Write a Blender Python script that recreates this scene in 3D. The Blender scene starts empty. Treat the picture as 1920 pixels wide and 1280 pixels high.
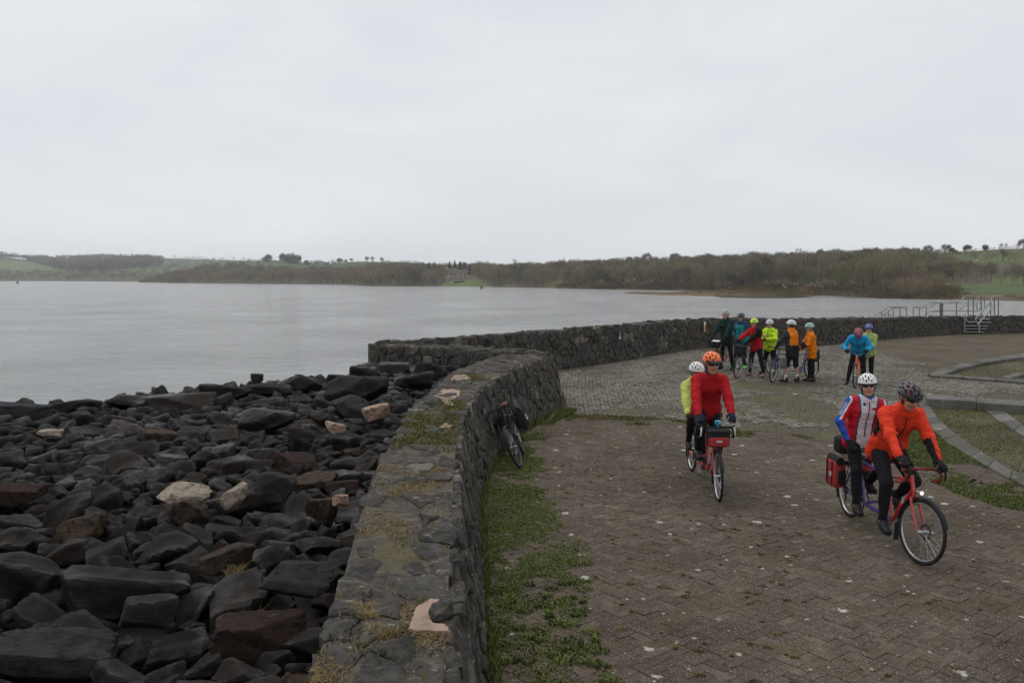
import bpy, bmesh, math, random
import numpy as np
from mathutils import Vector, Matrix, Euler

RNG = np.random.default_rng(7)
random.seed(7)
SC = bpy.context.scene
COL = SC.collection
PI = math.pi

# ------------------------------------------------------------------ camera
CAM_H = 3.0
FPX = 1550.0                      # focal length in photo pixels (1920 wide)
PITCH = math.atan(120.0 / FPX)
cam_d = bpy.data.cameras.new("camera")
cam_d.sensor_width = 36.0
cam_d.lens = FPX / 1920.0 * 36.0
cam_d.clip_start = 0.1
cam_d.clip_end = 12000.0
cam = bpy.data.objects.new("camera", cam_d)
COL.objects.link(cam)
cam.location = (0, 0, CAM_H)
cam.rotation_euler = (PI / 2 - PITCH, 0, 0)
SC.camera = cam
SC.render.resolution_x, SC.render.resolution_y = 1024, 682

# ------------------------------------------------------------------ overcast sky
SUN_EL, SUN_ROT = math.radians(66), math.radians(-35)
world = bpy.data.worlds.new("World")
SC.world = world
world.use_nodes = True
wn, wl = world.node_tree.nodes, world.node_tree.links
wn.clear()
w_out = wn.new("ShaderNodeOutputWorld")
w_bg = wn.new("ShaderNodeBackground")
w_bg.inputs["Strength"].default_value = 0.108
w_sky = wn.new("ShaderNodeTexSky")
w_sky.sky_type = 'NISHITA'
w_sky.sun_disc = False
w_sky.sun_elevation = SUN_EL
w_sky.sun_rotation = SUN_ROT
w_tc = wn.new("ShaderNodeTexCoord")
w_map = wn.new("ShaderNodeMapping")
w_map.inputs["Scale"].default_value = (1.0, 1.0, 3.4)
w_no = wn.new("ShaderNodeTexNoise")
w_no.inputs["Scale"].default_value = 2.6
w_no.inputs["Detail"].default_value = 5.0
w_no.inputs["Roughness"].default_value = 0.52
w_no.inputs["Distortion"].default_value = 0.4
w_ramp = wn.new("ShaderNodeValToRGB")
w_ramp.color_ramp.elements[0].position = 0.30
w_ramp.color_ramp.elements[0].color = (6.75, 7.0, 7.4, 1)
w_ramp.color_ramp.elements[1].position = 0.72
w_ramp.color_ramp.elements[1].color = (8.0, 8.05, 8.15, 1)
w_mix = wn.new("ShaderNodeMixRGB")
w_mix.inputs[0].default_value = 0.93
wl.new(w_tc.outputs["Generated"], w_map.inputs["Vector"])
wl.new(w_map.outputs["Vector"], w_no.inputs["Vector"])
wl.new(w_no.outputs["Fac"], w_ramp.inputs["Fac"])
wl.new(w_sky.outputs["Color"], w_mix.inputs[1])
wl.new(w_ramp.outputs["Color"], w_mix.inputs[2])
wl.new(w_mix.outputs["Color"], w_bg.inputs["Color"])
wl.new(w_bg.outputs["Background"], w_out.inputs["Surface"])

sun_d = bpy.data.lights.new("sun", 'SUN')
sun_d.energy = 1.3
sun_d.angle = math.radians(55)
sun_d.color = (1.0, 0.97, 0.93)
sun = bpy.data.objects.new("sun", sun_d)
COL.objects.link(sun)
# light comes from the upper left, in front of the camera
sun.rotation_euler = (PI / 2 - SUN_EL, 0, PI + SUN_ROT * -1 + PI)
sun.rotation_euler = Vector((math.sin(SUN_ROT) * math.cos(SUN_EL), math.cos(SUN_ROT) * math.cos(SUN_EL), math.sin(SUN_EL))).to_track_quat('Z', 'Y').to_euler()

SC.view_settings.view_transform = 'Standard'
SC.view_settings.look = 'None'
SC.view_settings.gamma = 1.0
SC.view_settings.exposure = 0.0
SC.view_settings.use_curve_mapping = False
SC.cycles.sample_clamp_indirect = 3.0
SC.cycles.volume_bounces = 1
SC.cycles.max_bounces = 6
SC.cycles.transparent_max_bounces = 8

# ------------------------------------------------------------------ photo pixel -> place on a level plane
CP, SP = math.cos(PITCH), math.sin(PITCH)

def P(px, py, z=0.0):
    u, v = (px - 960.0) / FPX, (640.0 - py) / FPX
    d = (u, CP + v * SP, -SP + v * CP)
    t = (z - CAM_H) / d[2]
    return Vector((d[0] * t, d[1] * t, z))

def PD(px, py, Y):
    """point on the photo ray at ground distance Y"""
    u, v = (px - 960.0) / FPX, (640.0 - py) / FPX
    d = (u, CP + v * SP, -SP + v * CP)
    t = Y / d[1]
    return Vector((d[0] * t, Y, CAM_H + d[2] * t))

def proj(X, Y, Z):
    X, Y, Z = np.asarray(X, float), np.asarray(Y, float), np.asarray(Z, float) - CAM_H
    dep = np.maximum(Y * CP - Z * SP, 1e-3)
    up = Y * SP + Z * CP
    return 960.0 + FPX * X / dep, 640.0 - FPX * up / dep

def in_poly(px, py, poly):
    px, py = np.asarray(px, float), np.asarray(py, float)
    r = np.zeros(px.shape, bool)
    n = len(poly)
    for i in range(n):
        x1, y1 = poly[i]
        x2, y2 = poly[(i + 1) % n]
        c = ((y1 > py) != (y2 > py)) & (px < (x2 - x1) * (py - y1) / (y2 - y1 + 1e-12) + x1)
        r ^= c
    return r

def fbm(x, y, seed=0, octs=4, scale=1.0):
    """cheap value noise in numpy, 0..1"""
    x, y = np.asarray(x, float) * scale, np.asarray(y, float) * scale
    tot = np.zeros(np.broadcast(x, y).shape)
    amp, norm = 1.0, 0.0
    for o in range(octs):
        xi, yi = np.floor(x).astype(np.int64), np.floor(y).astype(np.int64)
        xf, yf = x - xi, y - yi
        xf, yf = xf * xf * (3 - 2 * xf), yf * yf * (3 - 2 * yf)
        def h(a, b):
            n = (a * 374761393 + b * 668265263 + (seed + o) * 1442695041) & 0xffffffff
            n = ((n ^ (n >> 13)) * 1274126177) & 0xffffffff
            return ((n ^ (n >> 16)) & 0xffff) / 65535.0
        v = (h(xi, yi) * (1 - xf) + h(xi + 1, yi) * xf) * (1 - yf) + (h(xi, yi + 1) * (1 - xf) + h(xi + 1, yi + 1) * xf) * yf
        tot += v * amp
        norm += amp
        amp *= 0.5
        x, y = x * 2.03 + 17.1, y * 2.03 + 5.7
    return tot / norm

# ------------------------------------------------------------------ object helpers
def tag(o, label=None, cat=None, group=None, kind=None):
    if label: o['label'] = label
    if cat: o['category'] = cat
    if group: o['group'] = group
    if kind: o['kind'] = kind
    return o

def empty(name, loc=(0, 0, 0), rotz=0.0, parent=None):
    o = bpy.data.objects.new(name, None)
    o.empty_display_size = 0.2
    COL.objects.link(o)
    o.location = loc
    o.rotation_euler = (0, 0, rotz)
    if parent: o.parent = parent
    return o

def thing(name, label, cat, loc=(0, 0, 0), rotz=0.0, group=None):
    return tag(empty(name, loc, rotz), label, cat, group)

def link_mesh(name, me, parent=None, loc=None, rot=None, scale=None):
    o = bpy.data.objects.new(name, me)
    COL.objects.link(o)
    if parent: o.parent = parent
    if loc is not None: o.location = loc
    if rot is not None: o.rotation_euler = rot
    if scale is not None: o.scale = scale
    return o

def mesh_np(name, V, quads=None, tris=None, mats=(), mi=None, smooth=False, attrs=None):
    """fast mesh from numpy arrays; mi: material index per face, quads first"""
    V = np.ascontiguousarray(V, np.float32)
    me = bpy.data.meshes.new(name)
    nq = 0 if quads is None else len(quads)
    nt = 0 if tris is None else len(tris)
    me.vertices.add(len(V))
    me.vertices.foreach_set("co", V.ravel())
    loops = []
    if nq: loops.append(np.asarray(quads, np.int32).ravel())
    if nt: loops.append(np.asarray(tris, np.int32).ravel())
    L = np.concatenate(loops).astype(np.int32)
    me.loops.add(len(L))
    me.loops.foreach_set("vertex_index", L)
    me.polygons.add(nq + nt)
    st = np.concatenate([np.arange(nq) * 4, nq * 4 + np.arange(nt) * 3]).astype(np.int32)
    me.polygons.foreach_set("loop_start", st)
    for m in mats: me.materials.append(m)
    if mi is not None: me.polygons.foreach_set("material_index", np.asarray(mi, np.int32))
    me.polygons.foreach_set("use_smooth", np.full(nq + nt, bool(smooth)))
    for an, av in (attrs or {}).items():
        av = np.asarray(av, np.float32)
        a = me.attributes.new(an, 'FLOAT', 'POINT')
        a.data.foreach_set("value", av)
    me.update(calc_edges=True)
    return me

class MB:
    """mesh builder: collects shapes, links them as ONE mesh object"""
    def __init__(s):
        s.v, s.f, s.m = [], [], []
    def add(s, V, F, mi=0):
        o = len(s.v)
        s.v.extend([tuple(p) for p in V])
        s.f.extend([tuple(i + o for i in f) for f in F])
        s.m.extend([mi] * len(F))
        return s
    def tube(s, pts, r, n=8, mi=0, cap=True, flat=None):
        pts = [Vector(p) for p in pts]
        rs = list(r) if isinstance(r, (list, tuple)) else [r] * len(pts)
        T = [(pts[min(i + 1, len(pts) - 1)] - pts[max(i - 1, 0)]).normalized() for i in range(len(pts))]
        ref = Vector((0, 0, 1)) if abs(T[0].z) < 0.9 else Vector((1, 0, 0))
        a = T[0].cross(ref).normalized()
        V, F = [], []
        for i, p in enumerate(pts):
            a = (a - T[i] * a.dot(T[i])).normalized()
            b = T[i].cross(a)
            for k in range(n):
                t = 2 * PI * k / n
                V.append(p + a * (math.cos(t) * rs[i]) + b * (math.sin(t) * rs[i] * (flat or 1.0)))
        for i in range(len(pts) - 1):
            for k in range(n):
                k2 = (k + 1) % n
                F.append((i * n + k, i * n + k2, (i + 1) * n + k2, (i + 1) * n + k))
        if cap:
            F.append(tuple(range(n - 1, -1, -1)))
            F.append(tuple((len(pts) - 1) * n + k for k in range(n)))
        return s.add(V, F, mi)
    def box(s, c, size, rot=None, mi=0, taper=1.0):
        hx, hy, hz = size[0] / 2, size[1] / 2, size[2] / 2
        V = []
        for z in (-1, 1):
            k = taper if z > 0 else 1.0
            for x, y in ((-1, -1), (1, -1), (1, 1), (-1, 1)):
                p = Vector((x * hx * k, y * hy * k, z * hz))
                if rot is not None: p = rot @ p
                V.append(p + Vector(c))
        F = [(3, 2, 1, 0), (4, 5, 6, 7), (0, 1, 5, 4), (1, 2, 6, 5), (2, 3, 7, 6), (3, 0, 4, 7)]
        return s.add(V, F, mi)
    def rbox(s, c, size, r=0.03, rot=None, mi=0, seg=3, bulge=0.0):
        """rounded box: superellipsoid style grid"""
        V, F = [], []
        hx, hy, hz = [q / 2 for q in size]
        nu, nv = 20, 10
        e = 0.35
        def sg(w, m): return math.copysign(abs(w) ** m, w)
        for j in range(nv + 1):
            t = -PI / 2 + PI * j / nv
            for i in range(nu):
                q = 2 * PI * i / nu
                p = Vector((hx * sg(math.cos(t), e) * sg(math.cos(q), e), hy * sg(math.cos(t), e) * sg(math.sin(q), e), hz * sg(math.sin(t), e)))
                if rot is not None: p = rot @ p
                V.append(p + Vector(c))
        for j in range(nv):
            for i in range(nu):
                i2 = (i + 1) % nu
                F.append((j * nu + i, j * nu + i2, (j + 1) * nu + i2, (j + 1) * nu + i))
        return s.add(V, F, mi)
    def ring(s, c, axis, R, r, n=40, m=8, mi=0, a0=0.0, a1=2 * PI, squash=1.0):
        """torus (or arc of one) round axis"""
        axis = Vector(axis).normalized()
        ref = Vector((0, 0, 1)) if abs(axis.z) < 0.9 else Vector((1, 0, 0))
        u = axis.cross(ref).normalized()
        w = axis.cross(u)
        full = abs(a1 - a0 - 2 * PI) < 1e-6
        V, F = [], []
        N = n if full else n + 1
        for i in range(N):
            t = a0 + (a1 - a0) * i / n
            d = u * math.cos(t) + w * math.sin(t)
            for k in range(m):
                q = 2 * PI * k / m
                V.append(Vector(c) + d * (R + r * math.cos(q)) + axis * (r * squash * math.sin(q)))
        for i in range(n):
            i2 = (i + 1) % N
            for k in range(m):
                k2 = (k + 1) % m
                F.append((i * m + k, i * m + k2, i2 * m + k2, i2 * m + k))
        return s.add(V, F, mi)
    def disc(s, c, axis, R, th, n=20, mi=0, r0=0.0):
        axis = Vector(axis).normalized()
        ref = Vector((0, 0, 1)) if abs(axis.z) < 0.9 else Vector((1, 0, 0))
        u = axis.cross(ref).normalized()
        w = axis.cross(u)
        V, F = [], []
        for side in (-1, 1):
            for rr in (r0, R):
                for i in range(n):
                    t = 2 * PI * i / n
                    V.append(Vector(c) + (u * math.cos(t) + w * math.sin(t)) * max(rr, 1e-4) + axis * (side * th / 2))
        for i in range(n):
            j = (i + 1) % n
            A, B, Cc, D = 0, n, 2 * n, 3 * n
            F += [(A + i, A + j, B + j, B + i), (Cc + i, D + i, D + j, Cc + j), (B + i, B + j, D + j, D + i)]
            if r0 > 0: F.append((A + i, Cc + i, Cc + j, A + j))
        return s.add(V, F, mi)
    def xform(s, M):
        s.v = [tuple(M @ Vector(p)) for p in s.v]
        return s
    def build(s, name, mats, parent=None, smooth=True, label=None):
        me = bpy.data.meshes.new(name)
        me.from_pydata(s.v, [], s.f)
        if not isinstance(mats, (list, tuple)): mats = [mats]
        for m in mats: me.materials.append(m)
        me.polygons.foreach_set("material_index", s.m)
        me.polygons.foreach_set("use_smooth", [bool(smooth)] * len(s.f))
        if smooth:
            try: me.set_sharp_from_angle(angle=math.radians(38))
            except Exception: pass
        me.update()
        o = link_mesh(name, me, parent)
        if label: o['label'] = label
        return o

# ------------------------------------------------------------------ materials
class NT:
    def __init__(s, name):
        s.mat = bpy.data.materials.new(name)
        s.mat.use_nodes = True
        s.n, s.l = s.mat.node_tree.nodes, s.mat.node_tree.links
        s.n.clear()
        s.out = s.n.new("ShaderNodeOutputMaterial")
        s.b = s.n.new("ShaderNodeBsdfPrincipled")
        s.l.new(s.b.outputs[0], s.out.inputs["Surface"])
        s.tc = s.n.new("ShaderNodeTexCoord")
        s.geo = None
    def pos(s):
        if s.geo is None: s.geo = s.n.new("ShaderNodeNewGeometry")
        return s.geo.outputs["Position"]
    def noise(s, scale, detail=4, rough=0.55, vec=None, dist=0.0, stretch=None):
        t = s.n.new("ShaderNodeTexNoise")
        t.inputs["Scale"].default_value = scale
        t.inputs["Detail"].default_value = detail
        t.inputs["Roughness"].default_value = rough
        t.inputs["Distortion"].default_value = dist
        v = vec if vec is not None else s.tc.outputs["Object"]
        if stretch:
            m = s.n.new("ShaderNodeMapping")
            m.inputs["Scale"].default_value = stretch
            s.l.new(v, m.inputs["Vector"])
            v = m.outputs["Vector"]
        s.l.new(v, t.inputs["Vector"])
        return t.outputs["Fac"]
    def voro(s, scale, vec=None, feature='F1', rand=1.0, out="Distance", flat=False):
        t = s.n.new("ShaderNodeTexVoronoi")
        if flat: t.voronoi_dimensions = '2D'
        t.feature = feature
        t.inputs["Scale"].default_value = scale
        t.inputs["Randomness"].default_value = rand
        s.l.new(vec if vec is not None else s.tc.outputs["Object"], t.inputs["Vector"])
        return t.outputs[out]
    def ramp(s, fac, stops):
        r = s.n.new("ShaderNodeValToRGB")
        e = r.color_ramp.elements
        while len(e) < len(stops): e.new(0.5)
        for el, (p, c) in zip(e, stops):
            el.position = p
            el.color = (c if len(c) == 4 else (*c, 1)) if not isinstance(c, (int, float)) else (c, c, c, 1)
        s.l.new(fac, r.inputs["Fac"])
        return r.outputs["Color"]
    def mix(s, fac, a, b, mode='MIX'):
        m = s.n.new("ShaderNodeMixRGB")
        m.blend_type = mode
        for i, val in enumerate((fac, a, b)):
            sock = m.inputs[i]
            if isinstance(val, bpy.types.NodeSocket): s.l.new(val, sock)
            elif isinstance(val, (int, float)): sock.default_value = val if i == 0 else (val, val, val, 1)
            else: sock.default_value = (*val[:3], 1)
        return m.outputs[0]
    def math(s, op, a, b=0.0):
        m = s.n.new("ShaderNodeMath")
        m.operation = op
        m.use_clamp = False
        for sock, val in ((m.inputs[0], a), (m.inputs[1], b)):
            if isinstance(val, bpy.types.NodeSocket): s.l.new(val, sock)
            else: sock.default_value = val
        return m.outputs[0]
    def attr(s, name):
        a = s.n.new("ShaderNodeAttribute")
        a.attribute_name = name
        return a
    def rand(s):
        o = s.n.new("ShaderNodeObjectInfo")
        return o.outputs["Random"]
    def bump(s, h, strength=0.4, dist=0.02, normal=None):
        b = s.n.new("ShaderNodeBump")
        b.inputs["Strength"].default_value = strength
        b.inputs["Distance"].default_value = dist
        s.l.new(h, b.inputs["Height"])
        if normal is not None: s.l.new(normal, b.inputs["Normal"])
        s.l.new(b.outputs[0], s.b.inputs["Normal"])
        return b.outputs[0]
    def set(s, key, val):
        sock = s.b.inputs[key]
        if isinstance(val, bpy.types.NodeSocket): s.l.new(val, sock)
        elif isinstance(val, (tuple, list)): sock.default_value = (*val[:3], 1) if len(sock.default_value) == 4 else val[:3]
        else: sock.default_value = val
        return s

_MC = {}
def simple(name, col, rough=0.5, metal=0.0, var=0.12, nscale=6.0, bump=0.0, bscale=60.0, spec=None, coat=0.0):
    """a plain procedural material with a little mottling"""
    if name in _MC: return _MC[name]
    t = NT(name)
    nz = t.noise(nscale, 4)
    c = t.ramp(nz, [(0.3, tuple(k * (1 - var) for k in col)), (0.7, tuple(min(k * (1 + var), 0.95) for k in col))])
    t.set("Base Color", c).set("Roughness", rough).set("Metallic", metal)
    if spec is None and metal == 0 and rough > 0.4: spec = 0.15
    if spec is not None: t.set("Specular IOR Level", spec)
    if coat: t.set("Coat Weight", coat).set("Coat Roughness", 0.1)
    if bump: t.bump(t.noise(bscale, 3), bump, 0.01)
    _MC[name] = t.mat
    return t.mat

def cloth(name, col, rough=0.75, var=0.10):
    """woven fabric with soft creases"""
    if name in _MC: return _MC[name]
    t = NT(name)
    nz = t.noise(9.0, 3)
    c = t.ramp(nz, [(0.3, tuple(k * (1 - var) for k in col)), (0.7, tuple(min(k * (1 + var), 0.95) for k in col))])
    t.set("Base Color", c).set("Roughness", rough).set("Specular IOR Level", 0.06)
    f1 = t.noise(9.0, 5, 0.62, dist=1.6, stretch=(1, 1, 2.4))
    f2 = t.noise(32.0, 3, 0.6, dist=0.6)
    h = t.math('ADD', f1, t.math('MULTIPLY', f2, 0.25))
    t.bump(h, 0.85, 0.05)
    _MC[name] = t.mat
    return t.mat

def mat_rock():
    t = NT("dark_basalt")
    r = t.rand()
    base = t.ramp(r, [(0.0, (0.006, 0.006, 0.007)), (0.35, (0.010, 0.010, 0.011)), (0.6, (0.017, 0.014, 0.012)), (0.8, (0.024, 0.017, 0.013)), (1.0, (0.030, 0.027, 0.025))])
    n1 = t.noise(2.6, 6, 0.65, vec=t.pos())
    strata = t.noise(1.6, 6, 0.68, stretch=(1.0, 1.3, 2.6), dist=1.4)
    c = t.mix(t.ramp(n1, [(0.40, 0.0), (0.75, 0.75)]), base, (0.050, 0.048, 0.048), 'MIX')
    c = t.mix(t.ramp(strata, [(0.50, 0.0), (0.80, 0.5)]), c, (0.032, 0.030, 0.029))
    rust = t.noise(1.1, 5, 0.62, vec=t.pos(), dist=0.6)
    c = t.mix(t.ramp(rust, [(0.57, 0.0), (0.74, 0.5)]), c, (0.070, 0.036, 0.020))
    lich = t.noise(11.0, 4, 0.7, vec=t.pos())
    c = t.mix(t.ramp(lich, [(0.69, 0.0), (0.75, 0.55)]), c, (0.16, 0.145, 0.115))
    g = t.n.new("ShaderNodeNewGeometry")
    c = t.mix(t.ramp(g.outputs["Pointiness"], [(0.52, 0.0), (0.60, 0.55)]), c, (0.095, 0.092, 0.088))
    t.set("Base Color", c)
    wet = t.noise(0.9, 4, 0.6, vec=t.pos(), dist=0.4)
    wm = t.ramp(wet, [(0.50, 0.0), (0.62, 1.0)])
    t.set("Roughness", t.mix(wm, 0.72, 0.36))
    t.set("Specular IOR Level", t.mix(wm, 0.05, 0.22))
    h = t.math('ADD', t.noise(5.0, 10, 0.76, vec=t.pos()), t.math('MULTIPLY', strata, 0.35))
    t.bump(h, 1.0, 0.06)
    return t.mat

def mat_pale_rock(name, col, col2):
    t = NT(name)
    n1 = t.noise(3.2, 6, 0.6)
    c = t.ramp(n1, [(0.38, col2), (0.5, col), (0.75, tuple(min(1, k * 1.25) for k in col))])
    n2 = t.noise(11.0, 5, 0.7)
    c = t.mix(t.ramp(n2, [(0.52, 0.0), (0.70, 0.65)]), c, tuple(k * 0.4 for k in col2))
    t.set("Base Color", c).set("Roughness", 0.8).set("Specular IOR Level", 0.07)
    t.bump(t.noise(14.0, 8, 0.65), 0.7, 0.04)
    return t.mat

def mat_wallstone():
    t = NT("wall_stone")
    r = t.rand()
    base = t.ramp(r, [(0.0, (0.034, 0.034, 0.034)), (0.45, (0.056, 0.054, 0.051)), (0.8, (0.082, 0.075, 0.066)), (1.0, (0.12, 0.104, 0.084))])
    cell = t.voro(3.4, vec=t.pos(), out="Color")
    c = t.mix(0.35, base, t.ramp(cell, [(0.2, (0.026, 0.026, 0.026)), (0.8, (0.12, 0.112, 0.10))]))
    n1 = t.noise(4.5, 7, 0.68, vec=t.pos())
    c = t.mix(t.ramp(n1, [(0.42, 0.0), (0.66, 0.75)]), c, (0.125, 0.117, 0.104))
    dk = t.noise(16.0, 6, 0.75, vec=t.pos(), dist=0.8)
    c = t.mix(t.ramp(dk, [(0.34, 0.75), (0.52, 0.0)]), c, (0.020, 0.019, 0.018))
    lich = t.noise(8.0, 6, 0.72, vec=t.pos(), dist=0.4)
    c = t.mix(t.ramp(lich, [(0.60, 0.0), (0.67, 0.8)]), c, (0.31, 0.295, 0.26))
    pale = t.noise(3.1, 5, 0.66, vec=t.pos(), dist=0.7)
    c = t.mix(t.ramp(pale, [(0.62, 0.0), (0.70, 0.75)]), c, (0.25, 0.235, 0.205))
    c = t.mix(t.ramp(r, [(0.94, 0.0), (0.96, 0.6)]), c, (0.22, 0.205, 0.18))
    rust = t.noise(2.3, 5, 0.62, vec=t.pos(), dist=0.5)
    c = t.mix(t.ramp(rust, [(0.56, 0.0), (0.74, 0.55)]), c, (0.085, 0.058, 0.034))
    t.set("Base Color", c).set("Roughness", 0.85).set("Specular IOR Level", 0.06)
    h = t.math('ADD', t.noise(9.0, 9, 0.72, vec=t.pos()), t.math('MULTIPLY', t.noise(45.0, 3, 0.6, vec=t.pos()), 0.3))
    t.bump(h, 1.0, 0.045)
    return t.mat

def mat_mortar():
    t = NT("wall_mortar")
    n1 = t.noise(9.0, 8, 0.74, vec=t.pos(), dist=0.5)
    c = t.ramp(n1, [(0.30, (0.020, 0.017, 0.014)), (0.50, (0.070, 0.055, 0.040)), (0.70, (0.175, 0.145, 0.105))])
    mo = t.noise(1.6, 4, 0.6, vec=t.pos(), dist=0.4)
    c = t.mix(t.ramp(mo, [(0.50, 0.0), (0.66, 0.65)]), c, (0.095, 0.080, 0.026))
    sp = t.voro(60.0, vec=t.pos())
    c = t.mix(t.ramp(sp, [(0.12, 0.5), (0.25, 0.0)]), c, (0.24, 0.21, 0.17))
    t.set("Base Color", c).set("Roughness", 0.95)
    t.bump(t.noise(40.0, 6, 0.7, vec=t.pos()), 0.9, 0.03)
    return t.mat

def paving_material(name, lo, hi, speck=0.6, lichen=0.62, moss=0.64, mosscol=(0.075, 0.075, 0.022), lsize=1.0):
    t = NT(name)
    p = t.pos()
    big = t.noise(0.55, 6, 0.65, vec=p)
    fine = t.noise(19.0, 5, 0.72, vec=p)
    c = t.ramp(fine, [(0.28, lo), (0.72, hi)])
    c = t.mix(t.ramp(big, [(0.36, 0.55), (0.62, 0.0)]), c, tuple(k * 0.60 for k in lo))
    # each piece has its own tone
    at = t.attr("tint")
    own = t.math('MAXIMUM', at.outputs["Fac"], t.math('MULTIPLY', t.rand(), t.math('LESS_THAN', at.outputs["Fac"], 0.001)))
    c = t.mix(1.0, c, t.ramp(own, [(0.0, 0.80), (0.5, 0.97), (0.92, 1.12), (1.0, 1.3)]), 'MULTIPLY')
    # pale aggregate specks
    sp = t.voro(34.0, vec=p, flat=True)
    spm = t.noise(60.0, 2, 0.5, vec=p)
    m = t.math('MULTIPLY', t.ramp(sp, [(0.14, 1.0), (0.26, 0.0)]), t.ramp(spm, [(0.50, 0.0), (0.60, speck)]))
    c = t.mix(m, c, (0.40, 0.375, 0.34))
    # moss stains
    mo = t.noise(1.7, 7, 0.68, vec=p, dist=0.5)
    mo2 = t.noise(13.0, 4, 0.6, vec=p)
    mm = t.math('MULTIPLY', t.ramp(mo, [(moss - 0.12, 0.0), (moss + 0.06, 1.0)]), t.ramp(mo2, [(0.40, 0.10), (0.62, 0.85)]))
    c = t.mix(mm, c, mosscol)
    # pale lichen rosettes
    for sc_, sel_, k_ in ((2.6, lichen, 1.0), (6.5, lichen + 0.12, 0.8)):
        li = t.voro(sc_, vec=p, flat=True)
        ln = t.noise(22.0, 5, 0.7, vec=p)
        lm = t.math('ADD', li, t.math('MULTIPLY', t.math('SUBTRACT', ln, 0.5), 0.42))
        sel = t.voro(sc_, vec=p, out="Color", flat=True)
        sl = t.n.new("ShaderNodeSeparateColor")
        t.l.new(sel, sl.inputs[0])
        pick = t.ramp(sl.outputs[0], [(sel_, 0.0), (sel_ + 0.02, 1.0)])
        size = t.math('MULTIPLY', t.math('POWER', sl.outputs[1], 2.5), 0.15 * lsize)
        rim = t.math('SUBTRACT', t.math('ADD', size, 0.035), lm)
        rm = t.ramp(t.math('MULTIPLY', rim, 25.0), [(0.0, 0.0), (0.5, 0.8 * k_)])
        c = t.mix(t.math('MULTIPLY', rm, pick), c, (0.44, 0.43, 0.39))
    t.set("Base Color", c).set("Roughness", 0.95).set("Specular IOR Level", 0.06)
    t.bump(fine, 0.8, 0.015)
    return t.mat

def mat_ground():
    t = NT("mossy_soil")
    p = t.pos()
    a = t.noise(0.7, 5, 0.6, vec=p)
    b = t.noise(9.0, 6, 0.7, vec=p)
    c = t.ramp(b, [(0.25, (0.040, 0.030, 0.020)), (0.6, (0.085, 0.066, 0.045)), (0.85, (0.13, 0.105, 0.075))])
    g = t.ramp(b, [(0.25, (0.042, 0.040, 0.016)), (0.7, (0.115, 0.104, 0.044))])
    c = t.mix(t.ramp(a, [(0.44, 0.0), (0.60, 0.9)]), c, g)
    t.set("Base Color", c).set("Roughness", 0.95)
    t.bump(b, 0.9, 0.03)
    return t.mat

def mat_blade(name, lo, hi, dry=None):
    t = NT(name)
    at = t.attr("tint")
    stops = [(0.0, lo), (0.75, hi)]
    if dry: stops += [(0.86, dry)]
    c = t.ramp(at.outputs["Fac"], stops)
    t.set("Base Color", c).set("Roughness", 0.7).set("Specular IOR Level", 0.2)
    return t.mat

def mat_water():
    t = NT("lake_water")
    p = t.pos()
    t.set("Base Color", (0.40, 0.412, 0.418)).set("Roughness", 0.10).set("IOR", 1.85)
    w1 = t.noise(0.42, 7, 0.58, vec=p, stretch=(0.85, 1.05, 1.0))
    w2 = t.noise(4.5, 4, 0.6, vec=p, stretch=(0.6, 1.1, 1.0))
    w3 = t.noise(0.06, 4, 0.55, vec=p)
    h = t.math('ADD', w1, t.math('MULTIPLY', w2, 0.05))
    b = t.n.new("ShaderNodeBump")
    b.inputs["Distance"].default_value = 4.5
    t.l.new(t.ramp(w3, [(0.3, 0.65), (0.7, 1.0)]), b.inputs["Strength"])
    t.l.new(h, b.inputs["Height"])
    t.l.new(b.outputs[0], t.b.inputs["Normal"])
    return t.mat

def mat_land():
    t = NT("hill_land")
    at = t.n.new("ShaderNodeVertexColor")
    at.layer_name = "cover"
    p = t.pos()
    n1 = t.noise(0.06, 6, 0.65, vec=p)
    n2 = t.noise(0.9, 4, 0.6, vec=p)
    k = t.ramp(n1, [(0.3, 0.72), (0.7, 1.25)])
    c = t.mix(1.0, at.outputs["Color"], k, 'MULTIPLY')
    c = t.mix(0.35, c, t.mix(1.0, c, t.ramp(n2, [(0.3, 0.5), (0.7, 1.4)]), 'MULTIPLY'))
    t.set("Base Color", c).set("Roughness", 0.95).set("Specular IOR Level", 0.1)
    return t.mat

def mat_twigs(name, stops):
    t = NT(name)
    at = t.attr("tint")
    c = t.ramp(at.outputs["Fac"], stops)
    t.set("Base Color", c).set("Roughness", 0.9).set("Specular IOR Level", 0.1)
    return t.mat

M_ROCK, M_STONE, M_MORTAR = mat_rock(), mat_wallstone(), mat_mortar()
M_BRICK = paving_material("brown_brick", (0.074, 0.058, 0.045), (0.150, 0.121, 0.095), speck=0.6, lichen=0.68, lsize=0.75)
M_COBBLE = paving_material("stone_sett", (0.125, 0.116, 0.098), (0.275, 0.255, 0.215), speck=0.35, lichen=0.85, moss=0.64, mosscol=(0.095, 0.092, 0.035))
M_FARPAVE = paving_material("plain_brown_paving", (0.078, 0.062, 0.047), (0.142, 0.118, 0.091), speck=0.3, lichen=0.9, moss=0.62)
M_KERB = paving_material("kerb_stone", (0.088, 0.085, 0.079), (0.200, 0.192, 0.178), speck=0.2, lichen=0.70, moss=0.60)
M_GROUND = mat_ground()
M_GRASS = mat_blade("grass_blade", (0.055, 0.075, 0.017), (0.140, 0.170, 0.044), (0.19, 0.155, 0.08))
M_MOSSGRASS = mat_blade("moss_blade", (0.060, 0.062, 0.016), (0.150, 0.145, 0.045), (0.22, 0.18, 0.08))
M_DRY = mat_blade("dry_grass_blade", (0.13, 0.09, 0.035), (0.27, 0.20, 0.09), (0.30, 0.24, 0.13))
M_WATER, M_LAND = mat_water(), mat_land()
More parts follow.
